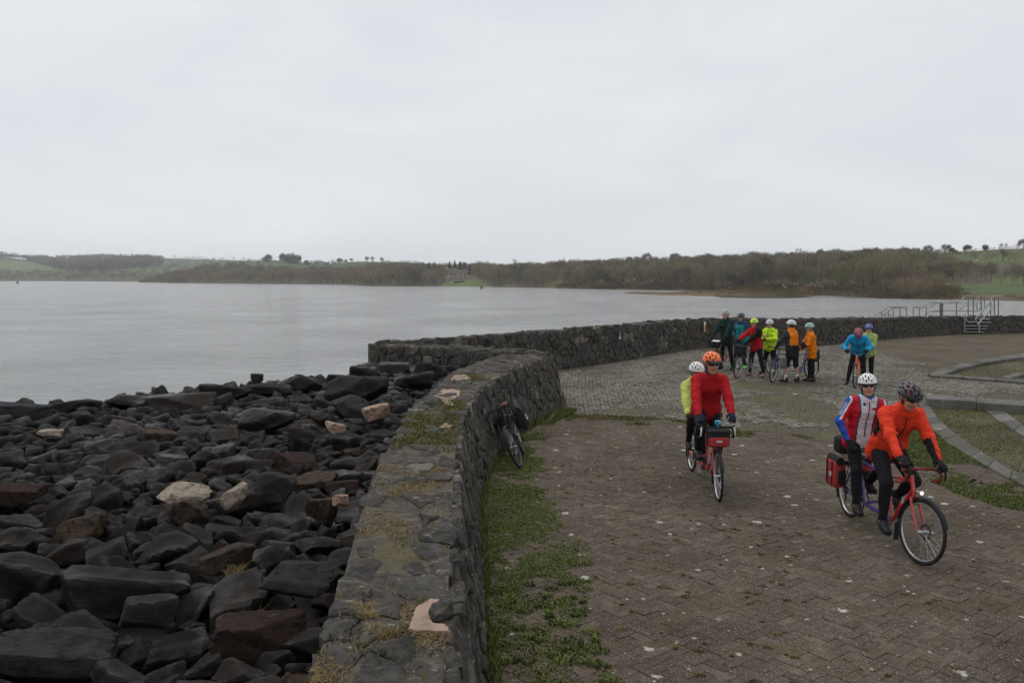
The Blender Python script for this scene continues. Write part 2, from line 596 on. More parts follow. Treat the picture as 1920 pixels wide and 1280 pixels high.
M_TWIG = mat_twigs("bare_twigs", [(0.0, (0.080, 0.078, 0.064)), (0.2, (0.150, 0.125, 0.088)), (0.4, (0.225, 0.185, 0.118)), (0.6, (0.165, 0.165, 0.088)), (0.8, (0.255, 0.185, 0.120)), (1.0, (0.200, 0.205, 0.105))])
M_OLIVE = mat_twigs("scrub_leaves", [(0.0, (0.05, 0.05, 0.024)), (0.5, (0.10, 0.085, 0.042)), (1.0, (0.16, 0.115, 0.06))])
M_CONIFER = mat_twigs("conifer_needles", [(0.0, (0.016, 0.026, 0.018)), (1.0, (0.040, 0.056, 0.036))])
M_BARK = simple("tree_bark", (0.075, 0.064, 0.052), 0.9, bump=0.4, bscale=8)
M_PALEBARK = simple("pale_bark", (0.24, 0.22, 0.19), 0.9)
M_BLOSSOM = mat_twigs("blossom", [(0.0, (0.20, 0.14, 0.10)), (1.0, (0.42, 0.32, 0.26))])

# ================================================================== lake, hills, woods
WATER_Z = -3.0
def lake():
    V = [(-3300, -400, WATER_Z), (3300, -400, WATER_Z), (3300, 4200, WATER_Z), (-3300, 4200, WATER_Z)]
    tag(link_mesh("lake", mesh_np("lake", V, quads=[(0, 1, 2, 3)], mats=[M_WATER])), kind='structure')
lake()

class Terrain:
    """hill strip between a shoreline and a ridge, laid out by bearing from the viewpoint"""
    def __init__(s, name, shore, ridge, power=1.0, base=(0.08, 0.075, 0.045), covers=(), step=8, nt=44, dist=None, back=0.5):
        s.name, s.power = name, power
        sx, sy = zip(*shore)
        rx, ry, rd = zip(*ridge)
        s.px = np.arange(min(sx), max(sx) + 1, step, float)
        ys = np.interp(s.px, sx, sy)
        s.ds = np.array([P(a, b, WATER_Z).y for a, b in zip(s.px, ys)]) if dist is None else np.interp(s.px, sx, dist)
        s.dr = np.interp(s.px, rx, rd)
        yr = np.interp(s.px, rx, ry)
        s.zr = np.array([PD(a, b, d).z for a, b, d in zip(s.px, yr, s.dr)])
        s.u = np.array([P(a, 640, -50).x / P(a, 640, -50).y for a in s.px])
        T = np.concatenate([np.linspace(0, 1, nt), 1 + np.linspace(0.04, back, 10)])
        PXg, Tg = np.meshgrid(s.px, T, indexing='ij')
        X, Y, Z = s.at(PXg, Tg)
        nx, ny = PXg.shape
        V = np.stack([X, Y, Z], -1).reshape(-1, 3)
        I = np.arange(nx * ny).reshape(nx, ny)
        Q = np.stack([I[:-1, :-1], I[1:, :-1], I[1:, 1:], I[:-1, 1:]], -1).reshape(-1, 4)
        me = mesh_np(name, V, quads=Q, mats=[M_LAND], smooth=True)
        ppx, ppy = proj(X.ravel(), Y.ravel(), Z.ravel())
        colr = np.tile(np.array([*base, 1.0], np.float32), (len(V), 1))
        front = Tg.ravel() <= 1.02
        for poly, c in covers:
            colr[in_poly(ppx, ppy, poly) & front, :3] = c
        at = me.color_attributes.new("cover", 'FLOAT_COLOR', 'POINT')
        at.data.foreach_set("color", colr.ravel())
        tag(link_mesh(name, me), kind='structure')
    def at(s, px, t):
        px, t = np.asarray(px, float), np.asarray(t, float)
        ds, dr, zr, u = [np.interp(px, s.px, q) for q in (s.ds, s.dr, s.zr, s.u)]
        Y = ds + (dr - ds) * t
        f = np.where(t <= 1, np.clip(t, 0, 1) ** s.power, 1 - (t - 1) * 0.6)
        Z = (WATER_Z - 0.25) + (zr - WATER_Z + 0.25) * f
        wob = (fbm(u * Y, Y, 3, 4, 0.02) - 0.5) * np.clip(t * 3, 0, 1) * np.minimum(Y * 0.004, 3.0) * np.where(t > 0.93, 0.3, 1.0)
        return u * Y, Y, Z + wob
    def z_at_px(s, px, y):
        """distance at which the hill shows at photo row y"""
        t = np.linspace(0, 1, 300)
        X, Y, Z = s.at(np.full(300, px), t)
        py = proj(X, Y, Z)[1]
        k = int(np.argmin(np.abs(py - y)))
        return Vector((X[k], Y[k], Z[k]))

GREEN, LGREEN, PALEG, BROWN, SCRUB = (0.080, 0.105, 0.040), (0.115, 0.140, 0.052), (0.080, 0.098, 0.055), (0.115, 0.088, 0.052), (0.098, 0.082, 0.054)
far_hills = Terrain("far_hills",
    [(-500, 527.3), (-100, 527.0), (100, 527.0), (260, 528.0), (420, 528.3), (700, 528.5), (1000, 529)],
    [(-500, 478, 2500), (-200, 476, 2500), (-40, 477, 2300), (20, 483, 2300), (60, 487, 2400), (120, 487, 2500), (190, 485, 2500), (300, 483.5, 2600), (400, 486.5, 2600), (480, 489.5, 2600), (640, 495, 2600), (760, 493, 2600), (900, 499, 2600), (1000, 508, 2600)],
    power=1.15, base=(0.085, 0.10, 0.05),
    covers=[([(-500, 470), (1000, 470), (1000, 503), (-500, 503)], PALEG), ([(-60, 500), (-60, 489), (30, 490), (66, 496), (110, 505), (130, 513), (60, 512), (20, 506)], LGREEN), ([(210, 513), (222, 506), (305, 504), (320, 513)], LGREEN),
            ([(-500, 513), (420, 514), (420, 530), (-500, 530)], SCRUB)])
clump_hill = Terrain("clump_hill",
    [(430, 529), (1000, 531)],
    [(430, 500, 1500), (470, 492, 1500), (505, 489, 1500), (540, 488, 1500), (575, 493, 1500), (620, 494.5, 1550), (660, 491.2, 1600), (740, 490.5, 1600), (800, 494, 1600), (900, 501, 1600), (1000, 510, 1600)],
    dist=[1150, 1150], base=(0.075, 0.105, 0.042), covers=[([(640, 498), (760, 497), (800, 510), (620, 510)], (0.09, 0.105, 0.05))])
near_shore = Terrain("near_shore",
    [(262, 529.6), (300, 530.2), (420, 531.5), (560, 533), (662, 534), (668, 535.5), (700, 536.3), (835, 537.3), (1000, 539.5), (1050, 541.3), (1160, 543.8), (1260, 545.2), (1350, 547.5), (1450, 551), (1600, 557), (1640, 560.5), (1760, 562.5), (1920, 566), (2300, 575)],
    [(262, 528.5, 1030), (300, 524, 1060), (350, 514, 1100), (400, 504, 1120), (435, 501, 1130), (470, 505, 1120), (500, 507, 1100), (600, 509, 1000), (660, 510, 950), (700, 507, 900), (760, 504, 850), (830, 510, 800), (900, 507, 780), (1000, 507, 760), (1060, 503, 740), (1160, 498, 720), (1300, 493, 700), (1420, 489, 660), (1500, 486, 640), (1600, 481.5, 620), (1700, 478, 600), (1800, 471, 580), (1880, 466.5, 560), (1920, 466, 560), (2300, 455, 540)],
    power=1.15, base=SCRUB, step=6, nt=60,
    covers=[([(824, 534), (848, 525), (892, 523.5), (908, 530), (930, 538), (826, 538)], (0.105, 0.135, 0.050)), ([(935, 539), (952, 531), (966, 533), (968, 540)], (0.10, 0.11, 0.045)), ([(1012, 541), (1044, 527), (1064, 527), (1052, 542)], (0.11, 0.11, 0.045)),
            ([(1640, 484), (1700, 476), (1800, 462), (2300, 440), (2300, 500), (1900, 498), (1840, 500), (1700, 500)], (0.090, 0.108, 0.044)), ([(1740, 507), (1745, 496), (1850, 489), (1850, 512)], (0.105, 0.130, 0.048)), ([(1860, 534), (1862, 514), (1930, 505), (2300, 500), (2300, 534)], (0.105, 0.125, 0.050)),
            ([(1722, 556), (1735, 535), (1772, 531), (2300, 537), (2300, 556), (1760, 553)], (0.085, 0.108, 0.046)), ([(1722, 560), (1726, 551), (1790, 551), (2300, 555), (2300, 580), (1722, 570)], BROWN),
            ([(1300, 493), (1310, 482), (1640, 474), (1640, 487), (1420, 492)], (0.085, 0.10, 0.045))])
spit = Terrain("spit",
    [(1168, 548.5), (1172, 550.6), (1200, 552.4), (1300, 555.0), (1345, 556.5), (1350, 559.0), (1450, 560.5), (1600, 562), (1640, 561.6), (1700, 562)],
    [(1168, 547.9, 325), (1172, 547.6, 325), (1200, 547.3, 320), (1260, 548.3, 310), (1300, 546.0, 320), (1350, 545.5, 320), (1450, 547, 310), (1600, 552, 300), (1640, 557, 280), (1700, 560, 265)],
    power=0.45, base=(0.135, 0.095, 0.055), step=4, nt=14, back=0.3, covers=[([(1340, 553), (1700, 556), (1700, 565), (1340, 565)], (0.06, 0.055, 0.035))])

# ---- crowns of bare twigs: many thin triangles
def crown_tris(n, kind, seed, wk=1.0):
    g = np.random.default_rng(seed)
    if kind == 'conifer':
        z = g.random(n) ** 1.4
        a = g.random(n) * 2 * PI
        r = (1 - z) * 0.5 * np.sqrt(g.random(n)) + 0.02
        lay = 0.75 + 0.25 * np.sin(z * 42 + g.random(n))
        C = np.stack([np.cos(a) * r * lay, np.sin(a) * r * lay, 0.06 + z * 0.94], -1)
        D = np.stack([np.cos(a), np.sin(a), -0.25 + 0 * a], -1)
        L, W = 0.10 + 0.06 * g.random(n), 0.045
    else:
        nl = {'round': 16, 'sparse': 9, 'dense': 22, 'bush': 12, 'wood': 11}[kind]
        q = g.normal(size=(nl, 3))
        q /= np.linalg.norm(q, axis=1)[:, None]
        q[:, 2] = q[:, 2] * 0.8 + 0.1
        zc = {'round': 0.62, 'sparse': 0.62, 'dense': 0.5, 'bush': 0.42, 'wood': 0.56}[kind]
        rz = {'round': 0.36, 'sparse': 0.36, 'dense': 0.48, 'bush': 0.5, 'wood': 0.42}[kind]
        lobes = np.stack([q[:, 0] * 0.34, q[:, 1] * 0.34, zc + q[:, 2] * rz * 0.66], -1)
        k = g.integers(0, nl, n)
        o = g.normal(size=(n, 3))
        o /= np.linalg.norm(o, axis=1)[:, None]
        rad = g.random(n) ** 0.45 * {'round': 0.18, 'sparse': 0.13, 'dense': 0.21, 'bush': 0.22, 'wood': 0.20}[kind]
        C = lobes[k] + o * rad[:, None]
        C[:, 2] = np.clip(C[:, 2], 0.03, 1.0)
        D = C - np.array([0, 0, zc - 0.35])
        D /= np.linalg.norm(D, axis=1)[:, None]
        D = D + (0.32 if kind == 'wood' else 0.55) * g.normal(size=(n, 3)) + np.array([0, 0, 0.7 if kind == 'wood' else 0.25])
        L = 0.07 + 0.07 * g.random(n)
        W = {'round': 0.016, 'sparse': 0.014, 'dense': 0.034, 'bush': 0.035, 'wood': 0.021}[kind]
    D /= np.linalg.norm(D, axis=1)[:, None]
    R = np.cross(D, g.normal(size=(n, 3)))
    R /= np.linalg.norm(R, axis=1)[:, None]
    w = W * wk * (0.6 + 0.8 * g.random(n))[:, None]
    A, B, T = C - R * w / 2, C + R * w / 2, C + D * np.broadcast_to(L, (n,))[:, None]
    return np.stack([A, B, T], 1), g.random(n)      # (n,3,3), tint

def limbs(seed, n_main=5, depth=2, lean=0.0):
    """tapered trunk with limbs: unit height, unit crown width"""
    g = random.Random(seed)
    mb = MB()
    def grow(p, d, L, r, lev):
        q = p + d * L * 0.5 + Vector((g.uniform(-1, 1), g.uniform(-1, 1), g.uniform(-.3, .5))) * L * 0.07
        e = p + d * L + Vector((g.uniform(-1, 1), g.uniform(-1, 1), g.uniform(0, .6))) * L * 0.10
        mb.tube([p, q, e], [r, r * 0.8, r * 0.5], n=5 if lev == 0 else 4, cap=False)
        if lev >= depth: return
        for k in range(n_main if lev == 0 else 3):
            a = 2 * PI * (k + g.random() * 0.6) / (n_main if lev == 0 else 3)
            side = Vector((math.cos(a), math.sin(a), g.uniform(0.45, 1.2))).normalized()
            st = p.lerp(e, g.uniform(0.55, 1.0) if lev == 0 else g.uniform(0.4, 1.0))
            grow(st, (d * 0.35 + side).normalized(), L * g.uniform(0.55, 0.78), r * 0.5, lev + 1)
    grow(Vector((0, 0, -0.02)), Vector((lean, 0, 1)).normalized(), 0.42, 0.030, 0)
    return mb

TREE_MESH = {}
def tree_meshes(kind, var):
    k = (kind, var)
    if k in TREE_MESH: return TREE_MESH[k]
    n = {'round': 1500, 'sparse': 420, 'dense': 1500, 'conifer': 900, 'bush': 900}[kind]
    tr, ti = crown_tris(n, kind, 50 + var * 7 + len(kind))
    V = tr.reshape(-1, 3)
    mat = {'round': M_TWIG, 'sparse': M_TWIG, 'dense': M_OLIVE, 'conifer': M_CONIFER, 'bush': M_BLOSSOM}[kind]
    if kind == 'dense': ti = ti * 0.35
    cm = mesh_np("crown", V, tris=np.arange(len(V)).reshape(-1, 3), mats=[mat], attrs={"tint": np.repeat(ti, 3) * (0.5 if kind in ('round', 'sparse') else 1.0)})
    if kind in ('conifer', 'bush'):
        tb = MB().tube([(0, 0, -0.03), (0, 0, 0.5), (0, 0, 0.95)], [0.03, 0.02, 0.004], n=5)
        if kind == 'bush':
            tb = limbs(90 + var, 6, 1)
    else:
        tb = limbs(20 + var * 3 + len(kind), 6 if kind != 'sparse' else 5, 2)
    tm = bpy.data.meshes.new("trunk")
    tm.from_pydata(tb.v, [], tb.f)
    tm.materials.append(M_BARK)
    tm.update()
    TREE_MESH[k] = (cm, tm)
    return TREE_MESH[k]

_tv = [0]
def tree(name, px, ytop, ybase, wpx, Y, kind, label, group=None, cat='tree', sink=0.6):
    b = PD(px, ybase, Y)
    h = PD(px, ytop, Y).z - b.z + sink
    w = wpx / FPX * Y
    _tv[0] += 1
    o = thing(name, label, cat, (b.x, b.y, b.z - sink), _tv[0] * 2.4, group)
    o.scale = (w, w, h)
    cm, tm = tree_meshes(kind, _tv[0] % 4)
    link_mesh("crown", cm, o)
    link_mesh("trunk", tm, o)
    return o

# ---- woods: too many trees to count, each wood one mass
def wood(name, terr, n, px0, px1, inside=None, holes=(), h=(8, 12), w=0.8, nsl=300, tmin=0.0, tmax=0.97, kind='wood', mat=None, seed=1, tint=(0.0, 1.0), trunk=True, hfun=None, pale=0.05, wk=1.0, tfall=0.0):
    g = np.random.default_rng(seed)
    m = n * 4
    px = g.uniform(px0, px1, m)
    t = tmin + (tmax - tmin) * g.random(m)
    X, Y, Z = terr.at(px, t)
    ppx, ppy = proj(X, Y, Z)
    ok = np.ones(m, bool)
    if inside: ok &= np.any([in_poly(ppx, ppy, p) for p in inside], axis=0)
    for p in holes: ok &= ~in_poly(ppx, ppy, p)
    idx = np.where(ok)[0][:n]
    X, Y, Z, px, t = X[idx], Y[idx], Z[idx], px[idx], t[idx]
    N = len(idx)
    if N == 0: return
    protos = [crown_tris(nsl, kind, seed * 13 + k, wk) for k in range(8)]
    which = g.integers(0, 8, N)
    hh = g.uniform(h[0], h[1], N) * (0.8 + 0.4 * fbm(X, Y, seed, 3, 0.03))
    hh *= 1 - tfall * np.clip(t, 0, 1)
    if hfun is not None: hh *= hfun(px)
    ww = hh * w * g.uniform(0.8, 1.25, N)
    rot = g.uniform(0, 2 * PI, N)
    tb = np.clip(fbm(X, Y, seed + 5, 3, 0.03) * 1.6 - 0.3 + g.normal(size=N) * 0.26, 0, 1)
    VV, TT = [], []
    for k in range(8):
        sel = np.where(which == k)[0]
        if len(sel) == 0: continue
        tr, ti = protos[k]
        p = tr.reshape(-1, 3)
        c, s_ = np.cos(rot[sel])[:, None], np.sin(rot[sel])[:, None]
        x = (p[None, :, 0] * c - p[None, :, 1] * s_) * ww[sel][:, None] + X[sel][:, None]
        y = (p[None, :, 0] * s_ + p[None, :, 1] * c) * ww[sel][:, None] + Y[sel][:, None]
        z = p[None, :, 2] * hh[sel][:, None] + Z[sel][:, None]
        VV.append(np.stack([x, y, z], -1).reshape(-1, 3))
        tn = tint[0] + (tint[1] - tint[0]) * np.clip(tb[sel][:, None] + (np.repeat(ti, 3)[None, :] - 0.5) * 0.07, 0, 1)
        TT.append(tn.reshape(-1))
    V = np.concatenate(VV)
    T = np.concatenate(TT)
    nt = len(V) // 3
    tris = np.arange(len(V)).reshape(-1, 3)
    mi = np.zeros(nt, np.int32)
    mats = [mat or M_TWIG, M_BARK, M_PALEBARK]
    if trunk:
        a = np.array([0, 2.1, 4.2])
        base = np.stack([np.cos(a), np.sin(a)], -1)
        r = hh * 0.011 + 0.03
        lx, ly = g.normal(size=N) * 0.03 * hh, g.normal(size=N) * 0.03 * hh
        b = np.zeros((N, 6, 3))
        for k in range(3):
            b[:, k, 0], b[:, k, 1], b[:, k, 2] = X + base[k, 0] * r, Y + base[k, 1] * r, Z - 0.3
            b[:, 3 + k, 0], b[:, 3 + k, 1], b[:, 3 + k, 2] = X + lx + base[k, 0] * r * .4, Y + ly + base[k, 1] * r * .4, Z + hh * 0.8
        o0 = len(V) + np.arange(N)[:, None] * 6
        qd = np.concatenate([o0 + np.array([[k, (k + 1) % 3, 3 + (k + 1) % 3, 3 + k]]) for k in range(3)])
        t2 = np.concatenate([qd[:, [0, 1, 2]], qd[:, [0, 2, 3]]])
        tm = np.where(np.tile(g.random(N) < pale, 3), 2, 1)
        V = np.concatenate([V, b.reshape(-1, 3)])
        T = np.concatenate([T, np.zeros(N * 6)])
        tris = np.concatenate([tris, t2])
        mi = np.concatenate([mi, np.tile(tm, 2)])
    tag(link_mesh(name, mesh_np(name, V, tris=tris, mats=mats, mi=mi, attrs={"tint": T})), kind='stuff')

FIELD_MID = [(824, 541), (826, 533), (848, 522), (892, 520), (908, 530), (928, 541)]
FIELD_MID2 = [(936, 541), (952, 530), (966, 533), (968, 541)]
FIELD_MID3 = [(1012, 543), (1044, 527), (1066, 526), (1054, 543)]
FARM = [(818, 528), (818, 514), (882, 512), (888, 526)]
wood("far_hillside_wood", far_hills, 2400, -420, 470, inside=[[(-420, 470), (20, 476), (40, 488), (0, 490), (-420, 490)], [(40, 487), (85, 484), (180, 484), (300, 487), (305, 505), (235, 510), (200, 515), (130, 515), (70, 499)]], h=(12, 19), w=0.85, nsl=40, wk=6.0, tmax=1.0, seed=3, tint=(0.0, 0.3), trunk=False)
wood("far_lakeside_wood", far_hills, 700, -420, 460, inside=[[(-420, 513), (60, 513), (140, 515), (300, 513), (460, 512), (460, 531), (-420, 531)]], h=(8, 12), w=0.9, nsl=50, wk=5.0, seed=4, tint=(0.1, 0.6), trunk=False)
wood("far_hedges", far_hills, 420, 60, 900, inside=[[(200, 480), (900, 480), (900, 503), (300, 508)]], h=(7, 13), w=1.0, nsl=60, wk=4.0, tmax=1.0, seed=5, tint=(0.0, 0.3), trunk=False)
wood("clump_hill_hedges", clump_hill, 300, 450, 860, inside=[[(450, 494), (520, 491), (480, 505), (450, 508)], [(580, 491), (640, 493), (760, 496), (860, 500), (860, 512), (580, 508)]], h=(5, 9), w=1.1, nsl=90, wk=2.5, tmax=1.0, seed=6, tint=(0.0, 0.4), trunk=False)
wood("headland_wood", near_shore, 1300, 264, 705, h=(6, 12), w=1.05, nsl=120, wk=2.2, tfall=0.25, tmin=0.0, tmax=1.0, seed=7, tint=(0.1, 0.85), hfun=lambda p: np.interp(p, [262, 300, 340], [0.35, 0.75, 1.0]))
wood("middle_wood", near_shore, 900, 690, 1075, holes=[FIELD_MID, FIELD_MID2, FIELD_MID3, FARM], h=(7, 14), w=1.0, nsl=180, wk=1.8, tfall=0.35, tmax=1.0, seed=8, tint=(0.05, 0.8))
wood("right_shore_wood", near_shore, 1050, 1065, 1765, inside=[[(1065, 545), (1065, 480), (1760, 470), (1752, 562), (1640, 556), (1500, 548), (1300, 542), (1160, 541)]], h=(6, 14.5), w=1.0, nsl=480, wk=1.2, tfall=0.45, hfun=lambda p: np.interp(p, [1060, 1640, 1700, 1765], [1.0, 1.0, 0.8, 0.42]), tmin=0.06, tmax=0.98, seed=9, tint=(0.0, 1.0), pale=0.12)
wood("right_shore_scrub", near_shore, 420, 1040, 1800, tmin=0.01, tmax=0.10, h=(2.0, 4.2), w=1.5, nsl=200, kind='bush', mat=M_OLIVE, seed=10, trunk=False)
wood("far_field_scrub", near_shore, 160, 1720, 2300, inside=[[(1720, 570), (1726, 556), (1800, 557), (2300, 562), (2300, 580)]], h=(1.2, 2.2), w=2.2, nsl=160, kind='bush', mat=M_OLIVE, seed=11, trunk=False, tint=(0.4, 1.0))
wood("field_corner_thicket", near_shore, 130, 1690, 1850, inside=[[(1690, 562), (1700, 500), (1800, 500), (1830, 516), (1775, 530), (1725, 562)]], h=(3.5, 7), w=1.1, nsl=240, seed=22, tint=(0.0, 0.8))
wood("field_hedge", near_shore, 300, 1735, 2300, inside=[[(1738, 534), (1745, 508), (1860, 511), (1866, 533), (1760, 533)], [(1862, 534), (1870, 524), (2300, 527), (2300, 538)]], h=(4, 6.5), w=1.1, nsl=220, seed=12, tint=(0.0, 0.5))
wood("hilltop_hedges", near_shore, 260, 1690, 2300, inside=[[(1690, 480), (1800, 478), (1850, 483), (1920, 484), (2300, 470), (2300, 500), (1850, 494), (1740, 498), (1690, 498)]], h=(3, 6), w=1.1, nsl=160, tmax=1.0, seed=13, tint=(0.05, 0.6), holes=[[(1752, 507), (1750, 495), (1850, 488), (1850, 505)]])
wood("ridge_hedge", near_shore, 520, 1060, 2300, tmin=0.90, tmax=1.02, h=(3.5, 7.5), w=1.3, nsl=160, seed=14, tint=(0.0, 0.4), trunk=False, hfun=lambda p: np.interp(p, [1060, 1650, 1780, 1850], [1.1, 1.0, 0.42, 0.3]))
wood("spit_reeds", spit, 420, 1175, 1700, tmin=0.15, tmax=0.95, h=(0.7, 1.5), w=2.2, nsl=90, kind='bush', mat=M_OLIVE, seed=15, trunk=False, tint=(0.5, 1.0), hfun=lambda p: np.interp(p, [1175, 1250, 1330, 1500, 1700], [0.35, 0.5, 1.1, 1.9, 2.2]))

# ---- single trees that stand out on the skyline
G_SKY = "trees standing out on the skyline"
TREES = [
    (44, 478, 487, 8, 2380, 'round', "small lone tree in the dip of the farthest left ridge"),
    (184, 477.5, 489, 9, 2450, 'round', "dark round tree rising above the far left wooded ridge"),
    (273, 477, 490, 11, 2500, 'round', "round tree standing alone above the pale far fields"),
    (305, 480, 489, 7, 2500, 'round', "faint little tree right of the round one on the far fields"),
    (502, 476.5, 494, 19, 1480, 'dense', "domed tree on the left shoulder of the small green hill"),
    (532, 474, 497, 18, 1450, 'dense', "left tree of the dark clump crowning the small green hill"),
    (545, 472.3, 498, 20, 1450, 'dense', "tallest middle tree of the dark clump on the green hill"),
    (557, 476, 499, 17, 1450, 'dense', "right tree of the dark clump on the green hill"),
    (575, 488, 499, 12, 1450, 'dense', "low rounded tree just right of the dark hill clump"),
    (592, 489.5, 499, 12, 1450, 'round', "squat tree on the slope falling away from the clump"),
    (612, 491, 500, 13, 1450, 'round', "broad low tree in the saddle right of the clump"),
    (637, 483, 494, 11, 1560, 'dense', "dark oval tree left of the parkland trees"),
    (648, 486, 494, 9, 1560, 'round', "small tree tucked against the dark oval one"),
    (659, 484, 492.4, 9.5, 1590, 'round', "flat topped tree, first of the four parkland trees on the ridge"),
    (688, 480, 491.8, 9.5, 1595, 'round', "tall round tree, second of the four parkland trees"),
    (698, 481, 491.8, 8, 1595, 'round', "slimmer tree close beside the tall parkland one"),
    (716, 482, 491.8, 9, 1595, 'round', "last of the four parkland trees, alone on the ridge"),
    (805, 493, 522, 13, 660, 'conifer', "tall dark conifer at the left end of the farm wood"),
    (813, 499, 522, 12, 660, 'conifer', "shorter conifer leaning on the tall one left of the farm"),
    (826, 497, 514, 13, 690, 'dense', "bushy evergreen behind the farmhouse"),
    (843, 490, 514, 11, 690, 'conifer', "slim conifer straight above the farm buildings"),
    (852.5, 488.5, 514, 11, 690, 'conifer', "pointed conifer, highest of those above the farm"),
    (863, 490.5, 514, 11, 690, 'conifer', "pale tipped conifer right of the highest farm conifer"),
    (871, 492.5, 514, 12, 690, 'conifer', "broad dark conifer above the right end of the farm"),
    (881, 496, 514, 11, 690, 'conifer', "last conifer of the farm row, nearly black"),
    (965, 484, 506, 12, 720, 'sparse', "spindly ragged tree poking out of the middle wood"),
    (1056, 482, 503, 14, 700, 'sparse', "gappy bare tree with dark clumps above the middle wood"),
    (1102, 487, 504, 27, 690, 'round', "wide domed bare tree where the right wood begins"),
    (1135, 485.5, 501, 15, 690, 'sparse', "see-through bare tree left of the little black conifer"),
    (1149, 490.5, 501, 7.5, 690, 'conifer', "little black conifer among bare skyline trees"),
    (1163, 486, 501, 16, 690, 'round', "bare tree just right of the little black conifer"),
    (1179, 480, 500, 14, 680, 'round', "left tree of the bare row with sky showing beneath"),
    (1193, 480, 500, 14, 680, 'round', "middle tree of the bare row with sky showing beneath"),
    (1212, 474, 500, 23, 680, 'round', "tall oval bare tree ending the row on the ridge"),
    (1230, 479, 499, 14, 680, 'sparse', "thin bare tree hard by the tall oval one"),
    (1266, 474, 495, 23, 670, 'round', "isolated spreading bare tree above the wood"),
    (1287, 479, 494, 15, 660, 'round', "small hazy tree right of the spreading one"),
    (1303, 479.5, 494, 15, 660, 'sparse', "wispy pale tree between two dark ridge trees"),
    (1328, 473, 496, 30, 650, 'dense', "big dark pyramid shaped tree on the ridge"),
    (1412, 470.5, 492, 27, 630, 'round', "broad parasol shaped bare tree above the right wood"),
    (1484, 472, 490, 15, 610, 'dense', "low dark tree leading up to the wispy tall pair"),
    (1497, 464, 488, 18, 600, 'sparse', "wispy tall bare tree over the cyclists in orange"),
    (1538, 465, 484, 14.5, 600, 'dense', "compact dark round tree on the skyline"),
    (1568, 463.5, 487, 22, 590, 'sparse', "ragged fan shaped bare tree beside the compact round one"),
    (1648, 469.5, 483, 17, 590, 'round', "first tree of the grey row climbing the right ridge"),
    (1670, 467, 481, 17, 585, 'round', "second tree of the grey row on the right ridge"),
    (1684, 465.5, 480, 15, 585, 'round', "third tree of the grey row on the right ridge"),
    (1698, 463.5, 480, 15, 585, 'round', "tallest tree of the grey row on the right ridge"),
    (1713, 464, 479, 14, 585, 'round', "last tree of the grey row on the right ridge"),
    (1741, 459.5, 480, 20, 580, 'round', "high domed tree standing behind the brown field tree"),
    (1746, 466, 505, 30, 430, 'round', "brown bare tree with leaning trunks at the field corner"),
    (1773, 457.5, 477, 20, 575, 'round', "bare domed tree over the dark thicket on the ridge"),
    (1786, 464, 478, 17, 570, 'dense', "dark thicket tree under the bare domed one"),
    (1813, 458.5, 472, 17, 565, 'dense', "left of two dark round bushes-like trees on the bare ridge"),
    (1847, 457, 470.5, 12.5, 562, 'dense', "right of two dark round trees on the bare ridge"),
    (1881, 453.5, 489, 25, 420, 'sparse', "gnarled oak with clotted crown standing in the hill field"),
    (1906, 455, 470, 11, 560, 'sparse', "small thin tree left of the one cut by the frame"),
    (1918, 448, 471, 20, 560, 'round', "tall bare tree at the far right end of the ridge"),
]
for (a, b, c, d, e, k, lb) in TREES:
    nm = {'conifer': 'conifer_tree', 'dense': 'evergreen_tree'}.get(k, 'bare_tree')
    tree(nm, a, b, c, d, e, k, lb, G_SKY)
tree("blossom_bush", 1521, 530, 546, 44, 285, 'bush', "pale blossoming bush on the shore in front of the right wood", None, 'bush', 0.2)

# ---- farm across the lake, cows, sheep, buoys
M_FARMWALL = simple("farm_stone", (0.34, 0.31, 0.27), 0.9)
M_FARMWHITE = simple("farm_whitewash", (0.62, 0.60, 0.56), 0.9)
M_FARMROOF = simple("farm_roof", (0.115, 0.088, 0.078), 0.9)
M_PANE = simple("dark_window", (0.03, 0.035, 0.04), 0.2)
M_COW = simple("cow_hide", (0.03, 0.027, 0.025), 0.8)
M_FLEECE = simple("sheep_fleece", (0.62, 0.59, 0.52), 0.95)
M_BUOY = simple("buoy_paint", (0.06, 0.05, 0.05), 0.5)

def house(px, ybase, Y, w, d, hgt, roofh, rz, wallm, label):
    b = PD(px, ybase, Y)
    o = thing("farm_building", label, "building", (b.x, b.y, b.z - 0.3), rz, "farm buildings across the lake")
    MB().box((0, 0, hgt / 2), (w, d, hgt)).build("wall", wallm, o, smooth=False)
    rf = MB()
    e = 0.3
    V = [(-w / 2 - e, -d / 2 - e, hgt), (w / 2 + e, -d / 2 - e, hgt), (w / 2 + e, d / 2 + e, hgt), (-w / 2 - e, d / 2 + e, hgt), (-w / 2 - e, 0, hgt + roofh), (w / 2 + e, 0, hgt + roofh)]
    rf.add(V, [(0, 1, 5, 4), (2, 3, 4, 5), (0, 4, 3), (1, 2, 5), (3, 2, 1, 0)])
    r = rf.build("roof", M_FARMROOF, o, smooth=False)
    MB().box((w * 0.32, 0, hgt + roofh + 0.3), (0.8, 0.8, 1.4)).build("chimney", wallm, r, smooth=False)
    for k in range(3):
        MB().box((-w / 2 + w * (k + 0.5) / 3, -d / 2 - 0.01, hgt * 0.55), (1.1, 0.08, 1.3)).build("window", M_PANE, o, smooth=False)
house(833, 519.5, 640, 8, 6, 4.2, 2.4, 0.25, M_FARMWHITE, "small pale farmhouse at the left of the farm across the water")
house(847, 517.5, 655, 7, 6, 3.6, 2.6, -0.15, M_FARMWALL, "middle brown roofed farm building across the water")
house(863, 519, 650, 11, 6, 3.2, 2.6, 0.1, M_FARMWALL, "long barn at the right of the farm across the water")

